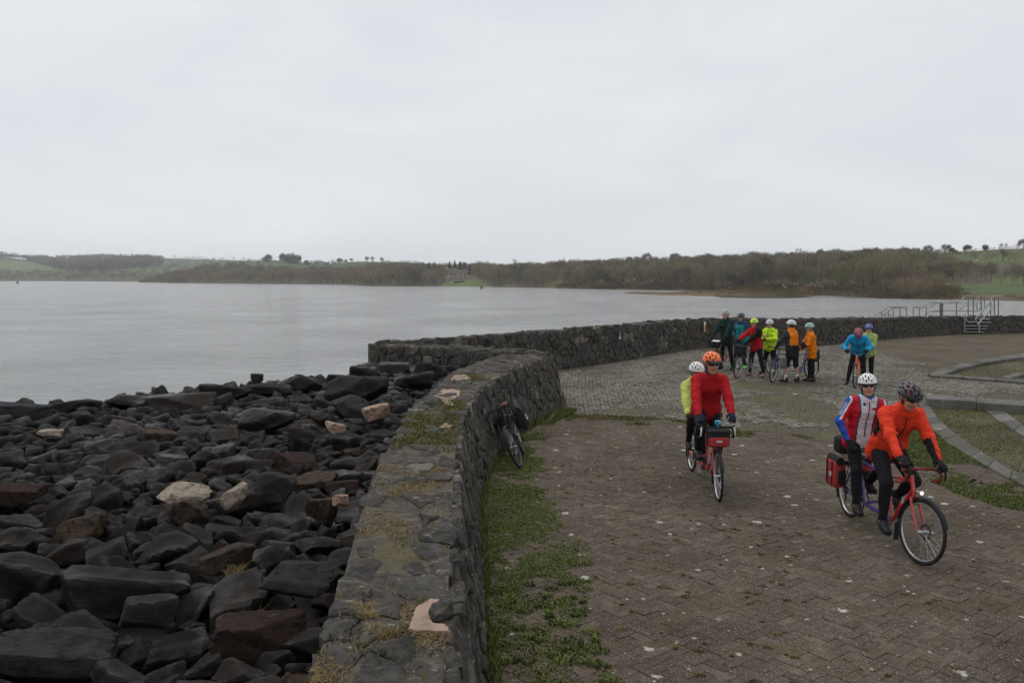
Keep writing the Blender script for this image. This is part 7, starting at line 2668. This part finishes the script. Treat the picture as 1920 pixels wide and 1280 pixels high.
    for q in (-1, 1):
        if shorts:
            lg.cap(J['hip', q], J['hip', q].lerp(J['kn', q], 1.05), .092 * s, .066 * s, None, 1, 'thigh')
            lg.cap(J['kn', q], J['kn', q].lerp(J['an', q], .18), .066 * s, .060 * s, None, 1, 'knee')
        else:
            lg.cap(J['hip', q], J['kn', q], .089 * s, .060 * s, None, 1, 'thigh')
            lg.cap(J['kn', q], J['kn', q].lerp(J['an', q], .97), .057 * s, .038 * s, None, 1, 'shin')
            kd = (J['an', q] - J['kn', q]).normalized()
            bk = (Vector((-1, 0, 0)) - kd * Vector((-1, 0, 0)).dot(kd)).normalized()
            cc = J['kn', q].lerp(J['an', q], .30) + bk * .018 * s
            lg.cap(cc - kd * .05 * s, cc + kd * .08 * s, .051 * s, .043 * s, None, 1, 'calf')
    V, Q, W = lg.mesh(h, infl=.006, k=0.03, fold=.0015, seed=3)
    link_mesh("shorts" if shorts else "tights", mesh_np("tights", V - off, quads=Q, mats=[look.get('legs', M_TIGHTS)], smooth=True), o)
    # ---- shoes, socks
    for q in (-1, 1):
        fp = pose['foot'][q]
        pitch, yaw = math.radians(fp[3] if len(fp) > 3 else 0), math.radians(fp[4] if len(fp) > 4 else q * 8)
        an = J['an', q]
        so = link_mesh("shoe", SHOE, o, an - offv, (0, -pitch, yaw) if False else Euler((0, -pitch, yaw), 'XYZ'), (s, s, s))
        mt = look.get('shoe')
        if mt is not None:
            so.material_slots[0].link = 'OBJECT'
            so.material_slots[0].material = mt
        link_mesh("sole", SOLE, so)
        if look.get('socks'):
            kd = (J['kn', q] - an).normalized()
            MB().tube([an - kd * .02 - offv, an + kd * .05 - offv, an + kd * .13 - offv], [.042 * s, .043 * s, .047 * s], n=14).build("sock", look['socks'], o)
    # ---- gloves
    for q in (-1, 1):
        fore = (J['wr', q] - J['el', q]).normalized()
        hd = Vector(pose.get('hdir', {}).get(q, fore)).normalized()
        bk = Vector(pose.get('hback', {}).get(q, (0, q * .45, .9)))
        zz = (bk - hd * bk.dot(hd)).normalized()
        yy = zz.cross(hd)
        Rm = Matrix((hd, yy, zz)).transposed()
        g = link_mesh("glove", HAND[pose.get('grip', {}).get(q, True), q], o, J['wr', q] - offv, Rm.to_euler(), (s * 1.06,) * 3)
        mt = look.get('gloves', M_GLOVE)
        if isinstance(mt, dict): mt = mt[q]
        if mt is not M_GLOVE:
            g.material_slots[0].link = 'OBJECT'
            g.material_slots[0].material = mt
        # cuff band ties the glove to the sleeve
        MB().tube([J['wr', q] - hd * .045 - offv, J['wr', q] - hd * .01 - offv, J['wr', q] + hd * .03 - offv], [.038 * s, .036 * s, .032 * s], n=12).build("cuff", mt, g) if False else None
    # ---- head wear
    C_, Of = C - offv, offv
    hm = look.get('helmet')
    if hm: helmet(o, C_, Fd, Ld, Ud, s, hm.get('shell'), hm.get('inner', M_BLACKP), hm.get('visor'), hm.get('trim'), True, hm.get('tall', 1.0), h < .012)
    if look.get('glasses', True): sunglasses(o, C_, Fd, Ld, Ud, s, look.get('lens'))
    else:
        for q in (-1, 1):
            eb = MB()
            eb.ring(C_ + Fd * (.080 * s) + Ld * (q * .032 * s) + Ud * (.008 * s), Fd, .004 * s, .007 * s, 8, 6)
            eb.build("eye", M_EYE, o)
    if look.get('buff') is not None:
        nk = MB()
        a, b = nb - u2 * .01 * s - offv, nt + Ud * .005 * s - offv
        nk.tube([a, a.lerp(b, .5), b, b + Ud * .02 * s + Fd * .008], [.086 * s, .080 * s, .074 * s, .068 * s], n=16)
        nk.build("neck_warmer", look['buff'], o)
        if look.get('hood'):
            Sd = Sdf()
            Sd.ell(C - Ud * .03 * s - Fd * .02 * s, A3, np.array((.083, .083, .10)) * s, 'hood')
            V, Q, W = Sd.mesh(0.012, k=.01, cuts=[((C + Fd * .035 * s), tuple(Fd))])
            link_mesh("hood", mesh_np("hood", V - off, quads=Q, mats=[look['buff']], smooth=True), o)
    return dict(o=o, J=J, front=front_pts, jacket=jo, C=C, Fd=Fd, Ud=Ud, Ld=Ld, Wl=Wl, Fc=Fc, u2=u2, chest=chest, off=offv, s=s, jv=jv)

# ------------------------------------------------------------------ clothes
M_ORANGERED = cloth("orange_red_jacket", (0.80, 0.060, 0.026), 0.6)
M_BLKJ = cloth("black_panel", (0.022, 0.022, 0.024))
M_REDJ = cloth("red_jacket", (0.46, 0.018, 0.022), 0.65)
M_LIME = cloth("pale_lime_jacket", (0.55, 0.66, 0.16), 0.6)
M_WHITEJ = cloth("white_jersey", (0.70, 0.66, 0.70), 0.65, 0.05)
M_REDSL = cloth("red_jersey_panel", (0.56, 0.022, 0.040), 0.65)
M_BLUESL = cloth("blue_jersey_panel", (0.030, 0.095, 0.44), 0.65)
M_DKGREEN = cloth("dark_green_jacket", (0.016, 0.036, 0.030))
M_TEALJ = cloth("teal_quilted_jacket", (0.035, 0.30, 0.34), 0.6)
M_NAVY = cloth("navy_panel", (0.035, 0.06, 0.13))
M_HIVIS = cloth("hi_vis_yellow_jacket", (0.55, 0.82, 0.045), 0.6)
M_ORANGEJ = cloth("orange_jacket", (0.82, 0.22, 0.014), 0.6)
M_CHARC = cloth("charcoal_sleeve", (0.045, 0.045, 0.055))
M_SKYBLUE = cloth("sky_blue_jacket", (0.022, 0.33, 0.62), 0.6)
M_PALEG = cloth("pale_green_jacket", (0.42, 0.50, 0.18), 0.6)
M_TEALB = cloth("teal_buff", (0.02, 0.13, 0.17))
M_DKBUFF = cloth("patterned_dark_buff", (0.035, 0.06, 0.085), 0.75, 0.5)
M_BLUEBUFF = cloth("blue_patterned_buff", (0.10, 0.13, 0.28), 0.75, 0.4)
M_ORANGEGL = cloth("orange_glove", (0.75, 0.13, 0.02))
M_WSOCK = cloth("white_sock", (0.72, 0.72, 0.72))
M_NEONSHOE = simple("neon_green_shoe", (0.16, 0.62, 0.08), 0.5)
M_TANSHOE = simple("tan_trainer", (0.32, 0.20, 0.14), 0.6)
def hp(name, col, rough=0.35): return simple(name, col, rough, var=0.05, coat=0.3)
H_GREY, H_WHITE, H_ORANGE = hp("charcoal_helmet", (0.034, 0.035, 0.038)), hp("white_helmet", (0.72, 0.72, 0.72)), hp("orange_helmet", (0.90, 0.17, 0.03))
H_SILVER, H_DARK, H_LIME, H_BLUE, H_MAROON, H_TEAL = hp("silver_helmet", (0.42, 0.43, 0.44)), hp("dark_helmet", (0.07, 0.075, 0.08)), hp("lime_helmet", (0.62, 0.84, 0.08)), hp("blue_helmet", (0.08, 0.10, 0.42)), hp("maroon_helmet", (0.30, 0.03, 0.04)), hp("pale_teal_helmet", (0.36, 0.55, 0.54))
M_REDLINER = simple("red_liner", (0.26, 0.03, 0.04), 0.7)

def zone_captain_a(i):
    m = np.zeros(len(i['lat']), np.int32)
    t = i['arm'] == 0
    m[t & (np.abs(i['lat']) > .125) & (i['fwd'] < .045) & (i['up'] < .05) & (i['up'] > -.24)] = 1
    m[(i['arm'] != 0) & (i['t'] > 1.05) & (i['out'] < -.018)] = 1
    return m
def zone_jersey(i):
    m = np.zeros(len(i['lat']), np.int32)
    t = i['arm'] == 0
    a = np.abs(i['lat'])
    m[t & (a > .088 + .05 * np.clip(i['up'] * 3, 0, 1))] = 1
    m[t & (i['fwd'] < -.02)] = 2
    m[t & (np.abs(a - .088 - .05 * np.clip(i['up'] * 3, 0, 1)) < .009) & (i['fwd'] > 0)] = 3
    m[(i['name'] == 'collar')] = 2
    ar = i['arm'] != 0
    m[ar] = 2
    m[ar & (i['out'] < .012) & (i['t'] < .95)] = 1
    m[ar & (np.abs(i['out'] - .017) < .009) & (i['t'] < 1.0)] = 0
    m[ar & (i['out'] < -.016) & (i['t'] > 1.05)] = 1
    return m
def zone_red_black(i):
    m = np.zeros(len(i['lat']), np.int32)
    m[(i['arm'] == 1)] = 1
    m[(i['arm'] == 0) & (i['lat'] > .09) & (i['up'] > -.1)] = 1
    m[(i['arm'] == -1) & (i['t'] > 1.7)] = 1
    return m
def zone_teal(i):
    m = np.zeros(len(i['lat']), np.int32)
    m[(i['arm'] != 0) & (i['t'] < .75)] = 1
    m[(i['arm'] == 0) & (i['up'] > .10)] = 1
    return m
def zone_orange_grey(i):
    m = np.zeros(len(i['lat']), np.int32)
    m[i['arm'] != 0] = 1
    m[(i['arm'] == 0) & (np.abs(i['lat']) > .150)] = 1
    m[(i['arm'] == 0) & (i['up'] < -.27)] = 2
    return m
def zone_orange_cuff(i):
    m = np.zeros(len(i['lat']), np.int32)
    m[(i['arm'] != 0) & (i['t'] > 1.15) & (i['t'] < 1.8)] = 1
    return m

def ride(b, seat, s=1.0, lean=25, lean2=None, head=(0, 0), pel=None, dz=0.0, **kw):
    f = seat == 'f'
    sd = b.saddle_f if f else b.saddle_r
    k = (1 if f else 0) if b.tandem else 0
    d = dict(s=s, lean=lean, lean2=lean2 if lean2 is not None else lean + 8, head=head)
    d['pel'] = pel or (sd.x + .02, 0, sd.z + .085 * s + dz)
    hk = (lambda q: b.hand[q]) if f else (lambda q: b.hand[2 * q])
    d['hand'], d['foot'], d['hdir'], d['hback'] = {}, {}, {}, {}
    for q in (-1, 1):
        fwd = Vector((1, -q * .10, -.18)).normalized()
        d['hand'][q] = hk(q) - fwd * .068 + Vector((0, q * .012, .026))
        d['hdir'][q], d['hback'][q] = fwd, (0, q * .35, 1)
        p = b.pedals[(k, q)]
        d['foot'][q] = (p.x - .085 * s, p.y + q * .012, p.z + .098 * s, -6, q * 5)
    d.update(kw)
    return d

G_RIDE = "cyclists of the group"
# nearest captain
pA = person("man in orange red jacket and charcoal helmet steering the nearest tandem", bA.M,
    ride(bA, 'f', 1.06, 24, 36, head=(8, -22), side=4, build=1.10, dz=.03, elbow={-1: (-.1, -.8, -.7), 1: (-.1, .8, -.7)}),
    dict(top=[M_ORANGERED, M_BLKJ], zone=zone_captain_a, zip=M_BLKJ, helmet=dict(shell=H_GREY, inner=M_REDLINER), skin=M_SKIN2, hair=M_HAIRD, loose=.014, fold=.0048, hem=.06), G_RIDE, .0095)
# nearest stoker
pA2 = person("woman in white, red and blue jersey with teal neck warmer behind orange rider", bA.M,
    ride(bA, 'r', 0.96, 4, 8, head=(-9, 0), side=6, twist=-6, roll=4, build=1.14, grip={-1: False, 1: True}, hand={-1: Vector((.44, -.235, 1.06)), 1: bA.hand[2] - Vector((.07, 0, -.03))}, elbow={-1: (-.25, -1.4, -.2), 1: (-.2, 1.0, -.5)}, hdir={-1: (.75, .25, -.65), 1: (1, 0, -.2)}),
    dict(top=[M_WHITEJ, M_REDSL, M_BLUESL, M_NAVY], zone=zone_jersey, zip=M_NAVY, helmet=dict(shell=H_WHITE, inner=M_BLACKP, trim=M_BLACKP), buff=M_TEALB, hood=True, skin=M_SKIN, loose=.010, hem=.05, jacket=False, lens=simple("blue_mirror_lens", (0.06, 0.09, 0.13), 0.06, 0.4)), G_RIDE, .0095)
# marks on her jersey
def chest_disc(p, lat0, upq, r, mat, name, sx=1.0):
    pt = p['front'](lat0, [upq], .007)
    if not pt: return
    c = pt[0]
    V, F = [c], []
    for k in range(16):
        t = 2 * PI * k / 16
        V.append(c + p['Wl'] * (math.cos(t) * r * sx) + p['u2'] * (math.sin(t) * r))
    MB().add(V, [(0, k + 1, (k + 1) % 16 + 1) for k in range(16)]).build(name, mat, p['jacket'], smooth=False)
chest_disc(pA2, -.055, .095, .019, M_BLUESL, "round_badge")
chest_disc(pA2, .065, .055, .017, M_REDSL, "oval_badge", 2.0)
# white lettering down the outside of her right sleeve
def sleeve_text(p, txt, q, size, mat, t0=.18, facing=0.75):
    cu = bpy.data.curves.new("sleeve_lettering", 'FONT')
    cu.body, cu.size, cu.align_x, cu.align_y = txt, size, 'CENTER', 'CENTER'
    cu.extrude = 0.001
    tmp = bpy.data.objects.new("tmp_text", cu)
    COL.objects.link(tmp)
    bpy.context.view_layer.update()
    me = bpy.data.meshes.new_from_object(tmp.evaluated_get(bpy.context.evaluated_depsgraph_get()))
    bpy.data.objects.remove(tmp)
    me.name = "sleeve_lettering"
    me.materials.clear()
    me.materials.append(mat)
    a, b = p['J']['sh', q], p['J']['el', q]
    d = (b - a).normalized()
    out = (p['Wl'] * q + p['Fc'] * facing)
    out = (out - d * out.dot(d)).normalized()
    side = out.cross(d)
    c = a.lerp(b, .48) + out * (.064 * p['s']) - p['off']
    R_ = Matrix((-d, -side, out)).transposed()
    link_mesh("sleeve_lettering", me, p['jacket'], c, R_.to_euler())
sleeve_text(pA2, "BRITAIN", -1, .050, M_WHITEJ)

# second tandem
pB = person("man in red jacket and orange helmet with sunglasses riding the second tandem", bB.M,
    ride(bB, 'f', 1.09, 17, 27, head=(10, -6), build=1.05, dz=.05, elbow={-1: (-.15, -1.0, -.6), 1: (-.15, 1.0, -.6)}),
    dict(top=[M_REDJ], helmet=dict(shell=H_ORANGE, inner=M_BLACKP, visor=M_BLACKP), buff=M_DKBUFF, gloves=M_GLOVEB, skin=M_SKIN2, loose=.014, fold=.0045, hem=.05), G_RIDE, .0095)
pB2 = person("rider in pale lime jacket and white helmet hidden behind the red jacket", bB.M,
    ride(bB, 'r', 0.95, 24, 34, head=(6, -8), side=-12, twist=8, build=0.95),
    dict(top=[M_LIME], helmet=dict(shell=H_WHITE, inner=M_BLACKP), skin=M_SKIN, loose=.022, fold=.0055, hem=.07), G_RIDE, .0105)

# waiting group
def stand(pel, s, **kw):
    d = dict(s=s, pel=pel, lean=3, lean2=6, head=(0, -4))
    z = .094 * s
    d['foot'] = {-1: (pel[0] - .02, pel[1] - .13, z, 0, -10), 1: (pel[0] + .04, pel[1] + .13, z, 0, 10)}
    d['hand'] = {-1: Vector((pel[0] + .10, pel[1] - .26, pel[2] - .06)), 1: Vector((pel[0] + .10, pel[1] + .26, pel[2] - .06))}
    d.update(kw)
    return d
def barhand(b, q, dz=.03):
    return b.hand[q] + Vector((-.07, q * .01, dz))
s = 1.10
person("tall man in dark green jacket and silver helmet at the left of group", bC.M,
    stand((1.02, 0, .955 * s), s, lean=4, lean2=9, head=(12, -2), hand={-1: barhand(bC, -1), 1: barhand(bC, 1)}, foot={-1: (.98, -.22, .094 * s, 0, -10), 1: (1.0, .22, .094 * s, 0, 10)}),
    dict(top=[M_DKGREEN], helmet=dict(shell=H_SILVER, inner=M_BLACKP), glasses=False, loose=.022, fold=.006, hem=.10), G_RIDE, .015)
s = 1.03
person("smiling rider in teal quilted jacket and dark helmet behind red jacket", bC.M,
    stand((.30, .10, .955 * s), s, head=(8, -2), build=1.05, hand={-1: Vector((.56, -.16, 1.0)), 1: Vector((.56, .26, 1.0))}, foot={-1: (.30, -.16, .094 * s, 0, -10), 1: (.34, .28, .094 * s, 0, 10)}),
    dict(top=[M_TEALJ, M_NAVY], zone=zone_teal, zip=M_NAVY, helmet=dict(shell=H_DARK, inner=M_BLACKP), glasses=True, shoe=M_NEONSHOE, loose=.022, fold=.008, hem=.06), G_RIDE, .015)
s = 1.0
person("rider in red jacket with black sleeve and lime helmet holding grey tandem", bD.M,
    stand((1.0, .12, .955 * s), s, lean=8, lean2=14, head=(4, -4), build=1.05, hand={-1: barhand(bD, -1), 1: Vector((1.34, -.02, 1.02))}, elbow={1: (-.2, .9, -.5), -1: (-.2, -.8, -.6)}, foot={-1: (.96, -.12, .094 * s, 0, -10), 1: (1.02, .42, .094 * s, 0, 10)}),
    dict(top=[M_REDJ, M_BLKJ], zone=zone_red_black, zip=M_BLKJ, helmet=dict(shell=H_LIME, inner=M_BLACKP), shoe=M_TANSHOE, loose=.018, fold=.006, hem=.07), G_RIDE, .015)
s = .965
pH = person("rider in hi vis yellow jacket and white helmet, hands held together", bD.M,
    stand((.32, .16, .955 * s), s, head=(14, -8), build=1.08, hand={-1: Vector((.60, .07, 1.12)), 1: Vector((.60, .22, 1.12))}, hdir={-1: (.3, .9, .1), 1: (.3, -.9, .1)}, elbow={-1: (-.1, -1.0, -.5), 1: (-.1, 1.0, -.5)}, foot={-1: (.30, -.08, .094 * s, 0, -10), 1: (.34, .36, .094 * s, 0, 10)}),
    dict(top=[M_HIVIS], zip=M_BLKJ, helmet=dict(shell=H_WHITE, inner=M_BLACKP), buff=M_BLUEBUFF, glasses=True, loose=.024, fold=.009, hem=.06), G_RIDE, .015)
o = tag(empty("pink_cloth"), "pink cloth held at the chest of the hi vis rider", "cloth")
Mx = bD.M @ Matrix.Translation((.55, .15, 1.17))
o.location, o.rotation_euler = Mx.to_translation(), Mx.to_euler()
MB().rbox((0, 0, .055), (.03, .06, .11)).build("folded_cloth", simple("pink_cotton", (0.72, 0.34, 0.42), 0.8), o)
def at_ground(px, py, head_deg):
    p = P(px, py, 0)
    return Matrix.Translation((p.x, p.y, 0.004)) @ Matrix.Rotation(math.radians(head_deg), 4, 'Z')
def to_local(M, w): return M.inverted() @ w
MG = at_ground(1484, 716.5, 112)
s = 1.0
hl = to_local(MG, bE.M @ barhand(bE, -1))
person("rider seen from behind in orange and charcoal top with bare calves", MG,
    stand((0, 0, .955 * s), s, lean=4, lean2=8, head=(14, 2), build=1.12, hand={1: Vector((.26, .36, .98)), -1: Vector((.30, -.16, .98))}, elbow={1: (-.4, .9, -.4), -1: (-.4, -.9, -.4)}, foot={-1: (-.02, -.20, .094 * s, 0, -14), 1: (.02, .20, .094 * s, 0, 22)}),
    dict(top=[M_ORANGEJ, M_CHARC, M_BLKJ], zone=zone_orange_grey, helmet=dict(shell=H_WHITE, inner=M_BLACKP, trim=M_BLACKP), shorts=True, socks=M_WSOCK, glasses=True, hair=M_HAIRD, loose=.018, fold=.006, hem=.16), G_RIDE, .015)
MO = at_ground(1521, 715, 172)
s = .95
pO = person("white haired rider in long orange jacket and pale teal helmet, facing left", MO,
    stand((0, 0, .955 * s), s, lean=5, lean2=9, head=(20, -4), build=1.0, hand={1: Vector((.34, .10, .96)), -1: Vector((.36, -.08, .97))}, elbow={1: (-.5, .8, -.5), -1: (-.5, -.8, -.5)}, foot={-1: (.04, -.10, .094 * s, 0, -8), 1: (-.02, .10, .094 * s, 0, 10)}),
    dict(top=[M_ORANGEJ, M_BLKJ], zone=zone_orange_cuff, helmet=dict(shell=H_TEAL, inner=M_BLACKP), buff=M_BLUEBUFF, glasses=True, hair=M_HAIRG, loose=.022, fold=.007, hem=.16), G_RIDE, .015)
o = tag(empty("teal_jacket"), "dark teal jacket tied round the waist of the white haired rider", "jacket")
Mx = MO @ Matrix.Translation((-.10, .03, .58))
o.location, o.rotation_euler = Mx.to_translation(), Mx.to_euler()
MB().tube([(-.02, 0, 0), (-.03, 0, .10), (-.02, 0, .24), (.0, 0, .34)], [.045, .085, .09, .10], n=14, flat=None).build("hanging_cloth", cloth("dark_teal_cloth", (0.02, 0.075, 0.10)), o)
# pair on the orange tandem
s = 1.02
person("man in bright blue jacket and maroon helmet bending over orange tandem", bF.M,
    stand((.98, 0, .93 * s), s, lean=24, lean2=40, head=(8, -62), build=1.12, hand={-1: barhand(bF, -1), 1: barhand(bF, 1)}, elbow={-1: (-.5, -.6, -.6), 1: (-.5, .6, -.6)}, foot={-1: (1.05, -.26, .094 * s, 0, -12), 1: (.90, .17, .094 * s, 0, 10)}),
    dict(top=[M_SKYBLUE], zip=M_NAVY, helmet=dict(shell=H_MAROON, inner=M_WHITEPL), socks=M_WSOCK, loose=.018, fold=.006, hem=.06), G_RIDE, .014)
s = .95
person("rider in pale green jacket, blue helmet and orange gloves behind blue jacket", bF.M,
    stand((.30, .20, .945 * s), s, lean=4, lean2=8, head=(8, -4), build=1.02, hand={-1: Vector((.54, -.05, .93)), 1: Vector((.56, .20, .93))}, foot={-1: (.30, .04, .094 * s, 0, -8), 1: (.30, .30, .094 * s, 0, 8)}),
    dict(top=[M_PALEG], helmet=dict(shell=H_BLUE, inner=M_WHITEPL), gloves=M_ORANGEGL, glasses=True, loose=.024, fold=.009, hem=.08), G_RIDE, .014)

# ------------------------------------------------------------------ every boulder gets words of its own: by the nearest landmark boulder, side and order
LAND = {"long cream coloured": "the long cream slab", "pointed cream": "the pointed cream rock", "small cream topped": "the small cream topped rock", "square ended": "the square ended block", "brick red": "the brick red boulder", "large rounded boulder": "the tan flanked boulder by the wall",
        "rusty brown wedge": "the rusty wedge", "very large flat slate": "the very large slate boulder", "long low black": "the long low black boulder", "dark red brown": "the red brown boulder", "broad slate": "the broad slate boulder", "brown crusted": "the brown crusted boulder",
        "mottled pinkish": "the mottled pinkish rock", "salmon": "the salmon slab", "smooth pale slate": "the smooth pale slate rock", "wet flat": "the wet flat slab", "wide brown capped": "the brown capped block", "big black boulder filling": "the black boulder in the wall's bend",
        "square block ending": "the square waterline block", "long dressed": "the long dressed block", "sloping slab": "the sloping waterline slab", "pale flat slab": "the pale slab at the waterline", "tall sloping": "the tall sloping boulder", "rounded black boulder at": "the rounded boulder at the left edge", "upright hump": "the hump backed boulder"}
def name_boulders():
    ob = [o for o in COL.objects if o.name.split('.')[0] == "boulder" and o.get('group') == G_ROCK]
    lm = []
    for o in ob:
        for k, v in LAND.items():
            if o['label'].startswith(k): lm.append((o, v, proj(*[np.array([q]) for q in o.location])))
    lm = [(o, v, float(p[0][0]), float(p[1][0])) for o, v, p in lm]
    lab = {}
    for o in ob:
        if not (o['label'].startswith("dark grey angular") or " packed among " in o['label']): continue
        x, y = [float(q[0]) for q in proj(*[np.array([q]) for q in o.location])]
        w = max(o.scale[0], o.scale[1])
        tone = 'tan stained' if o['label'].startswith('tan') else ('reddish' if o['label'].startswith('red') else ('slate grey' if o['label'].startswith('slate') else 'black'))
        size = 'large' if w > .40 else ('small' if w < .24 else 'medium')
        b = min(lm, key=lambda q: math.hypot(q[2] - x, (q[3] - y) * 2.2))
        dx, dy = x - b[2], (y - b[3]) * 2.2
        a = math.degrees(math.atan2(-dy, dx)) % 360
        side = ["right of", "up and right of", "straight above", "up and left of", "left of", "down and left of", "straight below", "down and right of"][int(((a + 22.5) % 360) // 45)]
        lab.setdefault((size, tone, side, b[1]), []).append((math.hypot(dx, dy), o))
    rank = ["", "second ", "third ", "fourth ", "fifth ", "sixth ", "seventh ", "eighth ", "ninth ", "tenth ", "eleventh ", "twelfth "]
    for (size, tone, side, nm), L in lab.items():
        L.sort(key=lambda q: q[0])
        for k, (d, o) in enumerate(L):
            nth = rank[min(k, 11)] or ("nearest " if len(L) > 1 else "")
            o['label'] = f"{nth}{size} {tone} boulder {side} {nm}"
name_boulders()
